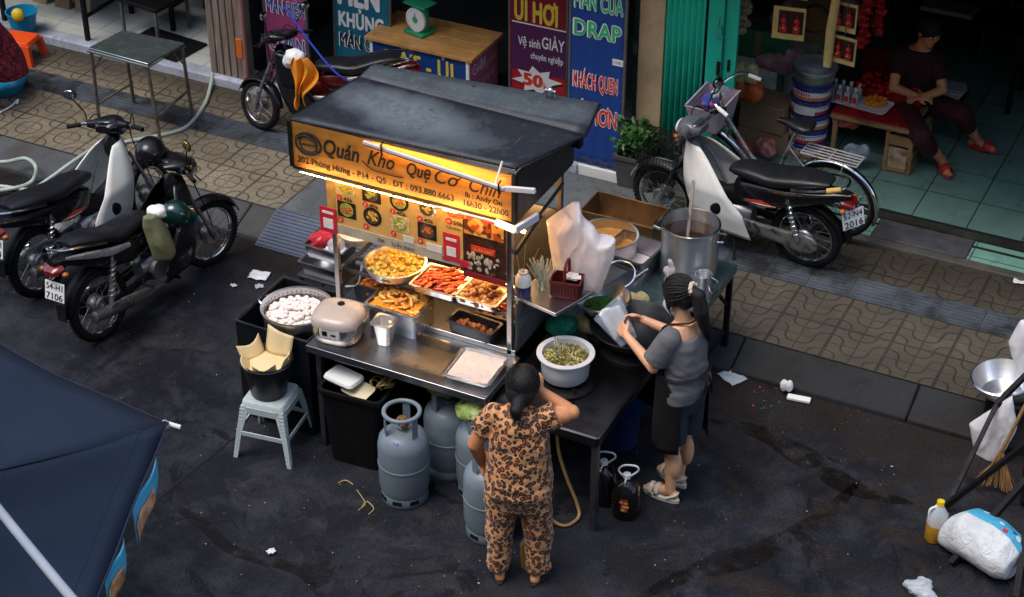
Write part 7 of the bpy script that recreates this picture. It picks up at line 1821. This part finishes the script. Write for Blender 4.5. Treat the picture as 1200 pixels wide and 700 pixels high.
lump('yellow_bag', mat('cloudy_film', (.42,.38,.18), .3, var=.5, vs=14), at(872,97,.86), (.11,.09,.09), 'yellowish clear bag above the orange goods bag', 'bag', 32, .12)
lump('purple_bag', mat('mauve_film', (.62,.34,.35), .35, var=.5, vs=12, bump=.5, bs=24), at(905,96,.62)+Vector((0,.1,0)), (.19,.15,.13), 'large pinkish plastic bag behind the brown cartons', 'bag', 33, .12)
lump('purple_bag', mat('mauve_film'), at(915,66,.80)+Vector((.0,.35,0)), (.24,.18,.17), 'pinkish plastic bag piled highest below the hanging cards', 'bag', 34, .12)
lump('purple_bag', mat('wine_film', (.40,.17,.18), .35, var=.5, vs=12, bump=.5, bs=24), at(962,62,.85)+Vector((.0,.35,0)), (.22,.18,.18), 'wine coloured plastic bag behind the bucket stack', 'bag', 35, .12)
lump('red_net_bag', mat('red_net', (.48,.03,.04), .4, var=.6, vs=26), at(868,185,.24), (.10,.08,.07), 'red netted bag on the floor behind the bicycle frame', 'bag', 36, .1)
lump('red_net_bag', mat('pale_red_film', (.42,.16,.15), .35, var=.7, vs=22), at(896,182,.24), (.10,.08,.08), 'pale red bag on the floor beside the netted bag', 'bag', 37, .12)
lump('flower_bag', mat('red_white_film', (.50,.10,.10), .3, var=.8, vs=30), at(994,148,.44), (.10,.08,.07), 'clear bag of red and white flowers under the goods tray', 'bag', 38, .12)
lump('clear_bag', mat('blue_clear_film', (.30,.36,.42), .25, var=.5, vs=18, alpha=.8), at(1003,192,.26), (.09,.08,.10), 'bluish clear bag on the floor by the bicycle wheel', 'bag', 39, .12)
# stack of paint buckets
bp = at(945,176,.20)
M_bb, M_bw, M_br, M_bo = mat('bucket_navy', (.035,.045,.22), .3, coat=.3), mat('bucket_white', (.72,.72,.76), .3, var=.08, coat=.3), mat('bucket_red', (.55,.04,.03), .3, coat=.3), mat('bucket_orange', (.62,.20,.05), .3)
def pbucket(k, label, z):
    t = thing('paint_bucket', label, 'bucket', (bp.x+.006*((k*7) % 3-1), bp.y, z), R_(k*23), 'paint buckets stacked by the shop front')
    MB().lathe([(.142,0),(.145,.003),(.147,.012)], seg=40).build('foot_band', M_bb, t)
    MB().lathe([(.1475,.012),(.149,.040)], seg=40).build('colour_band', M_br if k % 2 else M_bo, t)
    wb = MB().lathe([(.149,.040),(.1505,.082)], seg=40).build('label_band', M_bw, t)
    MB().lathe([(.151,.082),(.152,.100),(.159,.102),(.160,.115),(.157,.118),(.001,.118)], seg=40).build('lid', M_bb if k % 2 == 0 else M_bb, t)
    for j in range(3):
        a0 = R_(255)+j*2*PI/3-R_(k*23)
        for i, ch in enumerate('interior'):
            a = a0+(i-3.5)*.12; pass
        wd = MB()
        for i in range(7):
            a = a0+(i-3)*.13; wd.box((.1508*math.cos(a), .1508*math.sin(a), .060), (.002,.011,.018+.008*(i % 2)), rz=a)
        wd.build('label_letters', M_nv if j else M_sr, wb)
    MB().tube([(.152*math.cos(a), .152*math.sin(a), .100-.03*math.sin((a-PI)*1.0)) for a in [PI+PI*i/18 for i in range(19)]], .003, 5).build('handle', M_grey, t)
labs = ['navy and white paint bucket at the very bottom of the stack', 'paint bucket with red band, second from the bottom of the stack', 'paint bucket with orange band in the middle of the stack', 'paint bucket with a blank white sticker, fourth from the bottom', 'topmost paint bucket just below the silver pail']
for k in range(5): pbucket(k, labs[k], .20+k*.120)
stt = [o for o in bpy.data.objects if o.get('label') == labs[3]][0]
q = MB(); q.grid(10, 2, lambda u, v: (.1535*math.cos(R_(235)-R_(69)+u*1.15), .1535*math.sin(R_(235)-R_(69)+u*1.15), .014+.070*v)); q.build('sticker', M_white, stt)
t = thing('metal_pail', 'silver pail tilted on top of the paint bucket stack', 'pail', (bp.x, bp.y, .20+5*.120+.002)); t.rotation_euler = (R_(3), R_(3), 0)
MB().lathe([(.14,0),(.145,.005),(.165,.125),(.172,.128),(.170,.134),(.162,.13),(.142,.012),(.001,.01)], seg=44).build('body', M_alu, t)
MB().tube([(.168*math.cos(a), .168*math.sin(a), .125-.055*math.sin(a-PI)) for a in [PI+PI*i/18 for i in range(19)]], .0035, 5).build('handle', M_grey, t)
# hanging ornament cards
M_ycard = mat('yellow_card', (.58,.46,.18), .6, var=.15); M_orn = mat('red_ornament', (.50,.02,.03), .3, var=.5, vs=40)
def card(x0, y0, x1, y1, Y, label, rz):
    a, b = atY(x0,y0,Y), atY(x1,y1,Y); w, h = abs(b.x-a.x), abs(a.z-b.z); c = (a+b)/2
    t = thing('ornament_card', label, 'card', c, rz)
    MB().box((0,0,0), (w,.012,h)).build('backing', M_ycard, t, bevel=.002)
    MB().box((w*.06,-.008,h*.05), (w*.76,.004,h*.7)).build('dark_print', mat('card_dark', (.035,.02,.015), .5), t)
    for s in (-1, 1):
        q = MB(); x = s*w*.20+w*.05
        q.ball((x,-.02,-h*.14), (w*.13,.016,h*.15), 12, 8).ball((x,-.022,h*.10), (w*.10,.014,h*.10), 10, 7).cyl((x,-.02,h*.2),(x,-.02,h*.3),.006); q.build('ornament', M_orn, t)
        MB().ball((x,-.034,-h*.12), (w*.05,.006,h*.05), 8, 6).build('gold_dot', mat('gold_foil', (.55,.35,.08), .25, .8), t)
    MB().tube([(0,0,h/2),(0,.0,h/2+.5)], .003, 5).build('string', M_grey, t)
    return t
card(908,5,941,50,11.55, 'yellow card of red ornaments hanging left, beside the green shutter', R_(10))
card(911,-30,946,2,11.50, 'upper yellow ornament card cut by the top edge on the left', R_(8))
card(974,0,1003,40,11.55, 'yellow card of red ornaments hanging right, upper of two', R_(-6))
card(974,40,1002,78,11.53, 'lower yellow ornament card hanging right above the red goods', R_(-8))
q = MB(); a, b = atY(969,78,11.5), atY(976,-10,11.5); q.column([(0,0,0,.03,.02),((b-a).z*.5,0,0,.035,.025),((b-a).z,.02,0,.03,.02)], seg=12); tag(q.build('paper_roll', M_ycard, loc=a), 'rolled yellow paper hanging beside the right hand ornament cards', 'paper roll')
# goods table
gp = at(1020,150,.55)
t = thing('goods_table', 'red covered sales table with wooden crates for legs in the dim shop', 'table', (gp.x, gp.y+.25, .2))
MB().box((0,.05,.38), (.62,.62,.03)).build('tabletop', M_wood, t, bevel=.004)
MB().box((-.02,.06,.402), (.58,.58,.012)).build('red_cloth', mat('red_table_cloth', (.26,.008,.010), .6, var=.35, vs=9, dirt=((.5,.22,.05), 11, .62)), t)
cr = MB()
for z in (.05,.16,.27): cr.box((.22,-.20,z), (.20,.02,.08)).box((.32,.06,z), (.02,.54,.08))
cr.box((.13,-.20,.18), (.03,.03,.35)).box((.31,-.20,.18), (.03,.03,.35)); cr.build('crate_leg', M_wood, t, bevel=.002)
MB().box((.22,-.212,.13), (.14,.004,.17)).build('crate_poster', mat('crate_poster', (.40,.26,.16), .6, var=.7, vs=16), t)
for x in (-.28,): 
    for y in (-.2,.3): MB().bar((x,y,0),(x,y,.37),.035,.035).build('leg', M_wood, t)
bx = MB().box((0.02,.24,.46), (.5,.34,.09)); bx.build('red_tray', mat('red_tray', (.26,.008,.008), .4, var=.3), t, bevel=.006)
o = MB().box((-.10,.50,.52), (.42,.02,.22)).build('red_display_board', mat('red_board', (.16,.006,.006), .5, var=.6, vs=9, dirt=((.45,.22,.06), 14, .6)), t)
wt = at(1001,119,.62)
t = thing('white_tray', 'white tray of small bottles and orange flowers on the sales table edge', 'tray', (wt.x, wt.y, .615), R_(-6))
MB().loft([rr(.26,.10,0,.03), rr(.285,.12,.02,.03), rr(.28,.115,.022,.03), rr(.255,.096,.005,.03)]).build('body', M_white, t)
random.seed(41)
for j in range(2):
    for i in range(4):
        b = thing('small_bottle', 'clear little bottle with red label in the double row on the white tray', 'bottle', (wt.x-.17+i*.062, wt.y-.045+j*.085, .622), 0, 'little bottles on the white tray')
        MB().box((0,0,.045), (.046,.046,.09)).cyl((0,0,.09),(0,0,.115),.012,.010,12).build('glass', mat('bottle_glass', (.55,.60,.62), .12, var=.1, alpha=.75), b, bevel=.006)
        MB().box((0,-.0245,.04), (.034,.002,.045)).build('label_sheet', M_br, b); MB().cyl((0,0,.112),(0,0,.135),.013,seg=12).build('stopper', M_white, b)
random.seed(42); q = MB()
for k in range(60):
    a, r = random.uniform(0, 2*PI), .075*math.sqrt(random.random()); q.ball((r*math.cos(a), r*math.sin(a)*.9, .02+.04*random.random()), (.016,.012,.010), 7, 5, jit=.25)
tag(q.build('orange_flowers', mat('marigold', (.72,.24,.015), .6, var=.3, vs=40), loc=(wt.x+.16, wt.y+.0, .622), smooth=0), 'orange marigold heads at the right end of the white tray', 'flowers', kind='stuff')
random.seed(43); q = MB()
for k in range(60): q.ball((random.uniform(-.24,.24), random.uniform(-.12,.12), random.uniform(0,.05)), (.03,.02,.015), 7, 5, rot=(random.random(), random.random(), random.random()*3))
tag(q.build('red_packets', mat('red_foil', (.48,.012,.015), .3, .2, var=.5, vs=20), loc=(gp.x+.02, gp.y+.38, .715), smooth=0), 'heap of shiny red packets in the red tray', 'packets', kind='stuff')
# shelving that fills the dark back of the shop
for k, (x, y) in enumerate(((-3.2,14.4),(-2.1,14.6),(-.9,14.6))):
    t = thing('shelf_unit', ['dim shelf unit of goods at the left back of the shop','dim shelf unit behind the seated person','dim shelf unit at the right back of the shop'][k], 'shelf', (x, y, .2))
    q = MB()
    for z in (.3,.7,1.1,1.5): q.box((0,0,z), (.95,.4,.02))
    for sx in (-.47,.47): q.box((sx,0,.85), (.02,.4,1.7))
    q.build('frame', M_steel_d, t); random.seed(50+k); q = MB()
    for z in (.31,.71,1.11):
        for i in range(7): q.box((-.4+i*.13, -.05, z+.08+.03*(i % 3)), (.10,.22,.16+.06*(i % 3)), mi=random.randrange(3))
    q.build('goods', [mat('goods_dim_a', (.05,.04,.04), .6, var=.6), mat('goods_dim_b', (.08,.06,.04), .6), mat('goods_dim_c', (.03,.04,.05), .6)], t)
t = thing('side_table', 'dim low table with a pale pad behind the red sales table', 'table', (-2.75, 13.6, .2))
MB().box((0,0,.68), (1.0,.5,.03)).build('tabletop', M_blackm, t); MB().box((-.15,-.05,.715), (.42,.22,.04)).build('pad', mat('grey_pad', (.16,.17,.17), .7), t, bevel=.01)
for sx in (-.46,.46):
    for sy in (-.22,.22): MB().bar((sx,sy,0),(sx,sy,.67),.04,.04).build('leg', M_blackm, t)

random.seed(91)
for k, (px, py, Y, w_, lab) in enumerate(((872,12,11.9,.16,'gold and white trinket bag hanging highest beside the green shutter'),(1012,30,11.9,.14,'red packet strip hanging right of the ornament cards'),(1030,14,12.0,.14,'second red packet strip hanging farther right of the ornament cards'),(955,22,12.2,.2,'dark round hat hanging between the ornament cards'))):
    c = atY(px, py, Y); q = MB()
    if k == 3: q.lathe([(.02,.06),(.09,.05),(.11,0),(.18,-.015),(.18,-.02),(.001,-.01)], seg=26)
    else:
        for j in range(7): q.ball((random.uniform(-.02,.02), random.uniform(-.02,.02), -.16+j*.055), (w_*.36, .03, .032), 9, 6, jit=.25)
        q.tube([(0,0,.2),(0,0,.5)], .003, 5)
    o = q.build('hanging_goods' if k != 3 else 'hat', (mat('gold_white_mix', (.45,.36,.22), .4, var=.7, vs=30), mat('red_foil'), mat('red_foil'), mat('dark_straw', (.09,.06,.03), .8))[k], loc=c)
    if k == 3: o.rotation_euler = (R_(70), 0, R_(20))
    tag(o, lab, 'goods' if k != 3 else 'hat')
# ================================================================== CANOPY AT THE LOWER LEFT
def nylon():
    m, nt, b = nodes_of('navy_canopy'); n = NB(nt); co = n.coord()
    f = n.noise(co, 1.4, 5, .6); g = n.noise(co, 240, 2, .5)
    col = n.ramp(f, [(.3, (.009,.0165,.033)), (.7, (.0145,.025,.047))])
    n.link(col, b.inputs['Base Color']); b.inputs['Roughness'].default_value = .62; b.inputs['Specular IOR Level'].default_value = .25
    n.bump(n.m('ADD', n.m('MULTIPLY', f, 1.0), n.m('MULTIPLY', g, .05)), .35, .03, b); return m
UZ = 2.05
K = at(197,496,UZ)                       # the pointed corner
c1_ = at(-250,175,UZ); c2_ = at(42,905,UZ)
APEX = at(-215,585,UZ+.75); c3_ = Vector((2*APEX.x-K.x, 2*APEX.y-K.y, UZ))
cn = [K, c1_, c3_, c2_]
um = thing('market_umbrella', 'large navy blue square market umbrella at the lower left, seen from above', 'umbrella', (APEX.x, APEX.y, 0))
UB = Vector((APEX.x, APEX.y, 0)); M_nyl = nylon()
q = MB()
def gore(A, B):
    sag = .62 if (A, B) != (c2_, K) and (A, B) != (K, c2_) else .10
    def f(u, v):
        e = A.lerp(B, u); e = e+(APEX.xy.to_3d()+Vector((0,0,UZ))-e)*(.20*4*u*(1-u)*sag)+Vector((0,0,.02*4*u*(1-u)))
        p = e.lerp(APEX, v); p.z -= .06*math.sin(PI*v)+.035*math.sin(PI*u)*math.sin(PI*min(1, v+.25)); p.z += .010*mnoise.noise(Vector((u*7, v*3, 2)))+.006*math.sin((u*9+v*2)*2.2)*(1-v)
        return p-UB
    return f
for A, B in zip(cn, cn[1:]+cn[:1]): q.grid(24, 16, gore(A, B))
cv = q.build('canopy', M_nyl, um, solid=.004, smooth=30)
q = MB()
for A, B in zip(cn, cn[1:]+cn[:1]): q.tube([gore(A,B)(i/24, 0)+Vector((0,0,.0)) for i in range(25)], .005, 6)
q.build('hem', mat('navy_hem', (.012,.020,.045), .6), cv)
q = MB()
for A, B in zip(cn, cn[1:]+cn[:1]):
    for vv in (.10, .52): q.tube([gore(A,B)(i/24, vv)+Vector((0,0,.002)) for i in range(25)], .0018, 5)
    q.tube([gore(A,B)(.0, j/20)+Vector((0,0,.002)) for j in range(19)], .003, 5)
q.build('seam', mat('navy_seam', (.006,.011,.025), .7), cv)
q = MB()
for A in cn: q.tube([A-UB-Vector((0,0,.02)), (A.lerp(APEX, .5))-UB-Vector((0,0,.13)), APEX-UB-Vector((0,0,.03))], .010, 8)
q.build('rib', M_alu, um)
q = MB().cyl((0,0,0),(0,0,APEX.z+.05),.024).lathe([(.0,.0),(.26,.02),(.26,.09),(.05,.13)], seg=24); q.build('pole', M_steel_d, um)
q = MB().tube([K-UB+Vector((-.03,.0,-.005)), K-UB+Vector((.05,.02,-.02))], .011, 8); q.build('rib_tip', M_white, um)
q = MB().bar(K-UB+Vector((-.02,-.14,-.01)), K-UB+Vector((.02,-.17,-.02)), .02, .008); q.build('tie', M_white, um)
# printed banner slung below the canopy edge
A, B = K, c2_
mcy, mor = mat('banner_cyan', (.08,.42,.62), .5, var=.3, vs=4), mat('banner_picture', (.60,.28,.12), .5, var=.6, vs=16, dirt=((.62,.55,.48), 9, .55))
t = thing('hanging_banner', 'cyan and orange printed banner hanging below the navy umbrella edge', 'banner', (K.x, K.y, 0))
KB = Vector((K.x, K.y, 0)); hem = gore(A, B)
for i, (u0, u1) in enumerate(((.10,.28),(.36,.50),(.58,.72))):
    def bf(u, v, u0=u0, u1=u1):
        e = hem(u0+(u1-u0)*u, 0)+UB-KB; return e+Vector((.0+.015*math.sin(u*6), .0, -.02-.20*v*(.55+.45*u)))
    pn = MB().grid(10, 6, bf).build('cloth_panel', mcy, t, solid=.003)
    MB().grid(8, 4, lambda u, v: bf(.35+.62*u, .45+.55*v)+Vector((.006,.004,0))).build('picture', mor, pn, solid=.002)
# the fat grey cable that crosses the street high above the umbrella
a, b = at(-60,522,3.7), at(104,724,3.7); dd = (b-a)
pts = [a-dd*1.2+Vector((0,0,.25)), a-dd*.4+Vector((0,0,.05)), a, a+dd*.33+Vector((0,0,-.012)), a+dd*.66+Vector((0,0,-.012)), b, b+dd*.5+Vector((0,0,.06)), b+dd*1.4+Vector((0,0,.3))]
tag(MB().tube(spline(pts, 8), .0140, 12).build('overhead_cable', mat('pale_grey_cable', (.28,.31,.36), .6, var=.12)), 'thick pale grey cable crossing above the navy umbrella', 'cable')

# ================================================================== STALL FRAME AT THE RIGHT EDGE
SB_ = Vector((-.80, 9.05, 0))
t = thing('vendor_frame', 'dark folded stall frame with cloth at the right edge of the road', 'stall frame', SB_)
def W_(px, py, z): return at(px, py, z)-SB_
q = MB().bar(W_(1204,438,.55), W_(1168,474,.40), .03, .03).bar(W_(1204,520,.55), W_(1104,596,.02), .03, .03).bar(W_(1168,474,.40), W_(1112,590,.02), .025, .025).bar(W_(1205,560,.45), W_(1115,660,.02), .035, .035).bar(W_(1204,610,.3), W_(1190,700,.02), .035, .035)
q.build('frame', M_blackm, t)
def cl(u, v):
    p_ = W_(1200+40*u-8*math.sin(v*3), 440, .75) ; return p_+Vector((.02*math.sin(u*20), .05*math.cos(u*20), -.68*v))
q = MB(); q.column([(.02,0.0,.0,.13,.10),(.3,.02,.03,.17,.13),(.6,.03,.05,.13,.10),(.85,.02,.05,.06,.05)], p=2.2, seg=20)
o = blend(q, 'black_cloth', M_apron, t, .012, 3, loc=W_(1212,590,.0)+Vector((.05,0,0)))
for v in o.data.vertices: v.co += Vector((v.co.x, v.co.y, 0)).normalized()*.018*math.sin(math.atan2(v.co.y, v.co.x)*9+v.co.z*4)
MB().bar(W_(1168,474,.40), W_(1220,470,.42), .03, .03).build('rail', M_blackm, t)
p = at(1172,452,.36)
t = thing('steel_bowl', 'wide empty steel bowl resting on the stall frame at the right edge', 'bowl', (p.x+.02, p.y, .30)); t.rotation_euler = (R_(4), R_(-6), 0)
MB().lathe([(.06,0),(.12,.025),(.165,.085),(.18,.13),(.192,.133),(.182,.138),(.163,.09),(.118,.03),(.001,.012)], seg=48).build('body', M_steel_b, t)
MB().cyl((p.x+.02,p.y,.13),(p.x+.02,p.y,.305),.075); 
q = MB().lathe([(.09,0),(.09,.165),(.001,.17)], seg=24); tag(q.build('black_drum', M_plastic_k, loc=(p.x+.02,p.y,.13)), 'small black drum carrying the wide steel bowl', 'drum')
def up_(px, py, base, zb): # a point above base ground point: same depth plane (facing the street)
    return atY(px, py, base)
Yb = 9.25
bagpoly('plastic_bag', [atY(1136,497,Yb), atY(1186,464,Yb), atY(1192,500,Yb), atY(1180,520,Yb), atY(1166,546,Yb), atY(1144,541,Yb)], 'white plastic bag hanging from the stall frame below the steel bowl', M_bag, .05, 2)
Yb = 9.6
bagpoly('plastic_bag', [atY(1182,402,Yb), atY(1196,376,Yb), atY(1225,372,Yb), atY(1225,440,Yb), atY(1196,440,Yb), atY(1186,418,Yb)], 'white plastic bag at the right edge above the steel bowl', M_bag, .06, 5)
# the woven sack
a, b = at(1108,606,.16), at(1186,650,.16)
d = (b-a); rz = math.atan2(d.y, d.x); L_ = d.length
def sackmat():
    m, nt, bs = nodes_of('woven_sack'); n = NB(nt); co = n.coord(); x, y, z = n.sep(co)
    v = n.new('ShaderNodeTexVoronoi'); v.inputs['Scale'].default_value = 16; n.link(co, v.inputs['Vector'])
    base = n.ramp(n.noise(co, 5, 5, .6), [(.3, (.50,.52,.54)), (.7, (.70,.71,.71))])
    band = n.m('MULTIPLY', n.ramp(n.m('MULTIPLY_ADD', y, 3.0, .5), [(.48, 0), (.50, 1)]), n.ramp(n.m('ADD', x, .5), [(.38, 0), (.41, 1)]))
    col = n.mix(band, base, (.06,.36,.55))
    rd = n.m('MULTIPLY', band, n.ramp(v.outputs['Distance'], [(.30, 1), (.34, 0)])); col = n.mix(rd, col, n.ramp(n.sep(v.outputs['Color'])[0], [(.4, (.55,.03,.05)), (.5, (.6,.62,.7)), (.8, (.05,.07,.35))], 'CONSTANT'))
    n.link(col, bs.inputs['Base Color']); bs.inputs['Roughness'].default_value = .5; n.bump(n.noise(co, 22, 5, .65, .6), .7, .02, bs); return m
q = MB(); q.hull([(-L_*.60,.05,.06,.045),(-L_*.50,.06,.045,.04),(-L_*.42,.10,.105,.09),(-L_*.2,.14,.15,.135),(L_*.2,.145,.165,.14),(L_*.45,.13,.16,.125),(L_*.60,.11,.13,.08)], p=2.4, seg=22)
o = blend(q, 'rice_sack', sackmat(), None, .012, 4, loc=((a.x+b.x)/2,(a.y+b.y)/2,.0), rz=rz)
for v in o.data.vertices: v.co += Vector((0,v.co.y,v.co.z-.12)).normalized()*(.016*mnoise.noise(Vector((v.co.x*4, v.co.y*9, v.co.z*9)))+.006*math.sin(v.co.x*34+4*mnoise.noise(v.co*5))*max(0, abs(v.co.x)*3-.3))
tag(o, 'full white woven sack with a blue printed edge lying by the stall frame', 'sack')
p = at(1094,632,0)
t = thing('oil_bottle', 'clear oil bottle with yellow cap standing before the white woven sack', 'bottle', p); t.rotation_euler = (R_(-4), R_(4), R_(40))
MB().column([(0,0,0,.050,.050),(.01,0,0,.056,.056),(.10,0,0,.056,.056),(.115,0,0,.056,.056)], seg=24, p=2.6).build('oil', mat('amber_oil', (.42,.20,.02), .12, coat=.5), t)
MB().column([(.115,0,0,.056,.056),(.19,0,0,.054,.054),(.225,0,0,.03,.03),(.245,0,0,.017,.017)], seg=24, p=2.6).build('upper_wall', M_clearfilm, t)
MB().cyl((0,0,.24),(0,0,.27),.022).build('cap', mat('yellow_cap', (.70,.48,.02), .35), t); MB().tube(spline([(-.02,0,.235),(-.06,0,.215),(-.055,0,.15),(-.05,0,.14)], 5), .007, 6).build('handle', M_white, t)
t = thing('broom', 'straw broom leaning head down behind the white woven sack', 'broom', at(1166,570,.05))
q = MB(); random.seed(12)
for k in range(90):
    a_ = random.uniform(-.5,.5); q.tube([(.0,0,.30), (a_*.10, random.uniform(-.02,.02), .14), (a_*.24, random.uniform(-.04,.04), random.uniform(0,.03))], .0028, 4, caps=False)
q.build('bristles', mat('broom_straw', (.30,.16,.06), .7, var=.3), t, smooth=0); MB().tube([(0,0,.27),(.12,.04,.78)], .012, 8).build('handle', M_wood, t)
lump('clear_bag', M_clearfilm, at(1078,696,.0), (.10,.07,.05), 'crumpled clear bag on the road at the bottom right', 'bag', 61, .2)
# ================================================================== LITTER
lump('knotted_bag', M_bag, at(922,458,.02), (.045,.04,.05), 'small knotted white bag lying in the gutter', 'bag', 62, .1)
o = MB().box((0,0,.012), (.15,.05,.02)).build('foam_strip', mat('foam_white'), loc=at(936,469,.004), rz=R_(8), bevel=.004); tag(o, 'white foam strip lying beside the knotted bag in the gutter', 'foam')
def sheet(px, py, z, w, d_, rz, label, m, name='paper_scrap', cat='paper', seed=0):
    o = MB().grid(8, 8, lambda u, v: ((u-.5)*w, (v-.5)*d_, .012+.012*mnoise.noise(Vector((u*3+seed, v*3, seed))))).build(name, m, loc=at(px,py,z), rz=rz, solid=.0015); return tag(o, label, cat)
sheet(304,324,.003,.14,.11,R_(12), 'white paper sheet on the road in front of the kerb ramp', mat('litter_paper', (.70,.72,.78), .6))
sheet(304,337,.003,.06,.05,R_(40), 'small clear scrap beside the white paper sheet', M_clearfilm, 'film_scrap', 'scrap', 2)
sheet(858,443,.003,.16,.13,R_(-30), 'clear plastic packet lying in the gutter right of the work table', M_clearfilm, 'plastic_packet', 'packet', 3)
sheet(274,336,.003,.05,.03,R_(10), 'tiny white paper scrap left of the paper sheet', M_white, 'paper_scrap', 'paper', 4)
sheet(855,392,.04,.07,.03,R_(20), 'orange leaf shaped scrap on the kerb by the table leg', mat('orange_leaf', (.45,.18,.06), .7), 'dry_leaf', 'leaf', 5)
sheet(318,648,.003,.05,.04,R_(60), 'white paper scrap alone on the road at the lower middle', M_white, 'paper_scrap', 'paper', 6)
sheet(1196,330,PZ+.005,.10,.09,R_(10), 'white paper scrap on the pavement at the right edge', M_white, 'paper_scrap', 'paper', 7)
random.seed(77); q = MB(); cols_ = [mat('grit_white', (.32,.32,.34), .7), mat('grit_green', (.04,.10,.02), .6), mat('grit_tan', (.17,.12,.06), .7), mat('grit_red', (.25,.03,.02), .5)]
def bits(n, x0, x1, y0, y1, mi, s0, s1):
    for k in range(n):
        p_ = at(random.uniform(x0,x1), random.uniform(y0,y1), .003); s = random.uniform(s0, s1); a_ = random.uniform(0, PI)
        q.ball(p_+Vector((0,0,s*.2)), (s, s*random.uniform(.3,.8), s*.3), 6, 4, mi=random.choice(mi), rot=(0,0,a_), jit=.3)
bits(20, 880, 925, 452, 480, (1,1,1,1,3), .005, .012); bits(8, 985, 1060, 480, 500, (1,2), .004, .008); bits(9, 1000, 1060, 545, 570, (1,1,0,2), .004, .008)
bits(70, 130, 540, 420, 690, (0,2,0), .003, .007); bits(60, 660, 1060, 480, 695, (2,0,2), .003, .007); bits(30, 0, 280, 250, 430, (0,2), .003, .008); bits(16, 500, 620, 600, 690, (2,1,0), .004, .008)
tag(q.build('litter_bits', cols_, smooth=0), 'scattered grit and vegetable scraps over the dark road', 'litter', kind='stuff')

# ================================================================== LIGHT AND CAMERA
W = bpy.data.worlds.new('World'); scene.world = W; W.use_nodes = True
nt = W.node_tree; bg = nt.nodes['Background']; sky = nt.nodes.new('ShaderNodeTexSky'); sky.sky_type = 'NISHITA'; sky.sun_disc = False
SUN_EL, SUN_AZ = R_(66), R_(215)
sky.sun_elevation = SUN_EL; sky.sun_rotation = SUN_AZ; sky.air_density = 1.2; sky.dust_density = 2.5; sky.ozone_density = 1.2
nt.links.new(sky.outputs[0], bg.inputs[0]); bg.inputs[1].default_value = .13
sd = bpy.data.lights.new('sun', 'SUN'); sd.energy = 1.1; sd.angle = R_(35); sd.color = (1, .95, .88)
so = bpy.data.objects.new('sun', sd); COL.objects.link(so)
dirv = Vector((math.sin(SUN_AZ)*math.cos(SUN_EL), math.cos(SUN_AZ)*math.cos(SUN_EL), math.sin(SUN_EL)))
so.rotation_euler = dirv.to_track_quat('Z', 'Y').to_euler(); so.location = (0, 0, 20)
cd = bpy.data.cameras.new('camera'); cd.sensor_width = 36; cd.lens = 36*F_PX/1200; cd.clip_end = 1000
co_ = bpy.data.objects.new('camera', cd); COL.objects.link(co_); co_.location = CAM
co_.rotation_euler = Matrix((RGT, UPV, -FWD)).transposed().to_euler()
scene.camera = co_
scene.render.resolution_x, scene.render.resolution_y = 1024, 597
scene.view_settings.view_transform = 'Standard'; scene.view_settings.look = 'None'; scene.view_settings.exposure = 0.9; scene.view_settings.gamma = 1
scene.view_settings.use_curve_mapping = False
scene.cycles.use_denoising = True
scene.cycles.max_bounces = 8; scene.cycles.transparent_max_bounces = 12
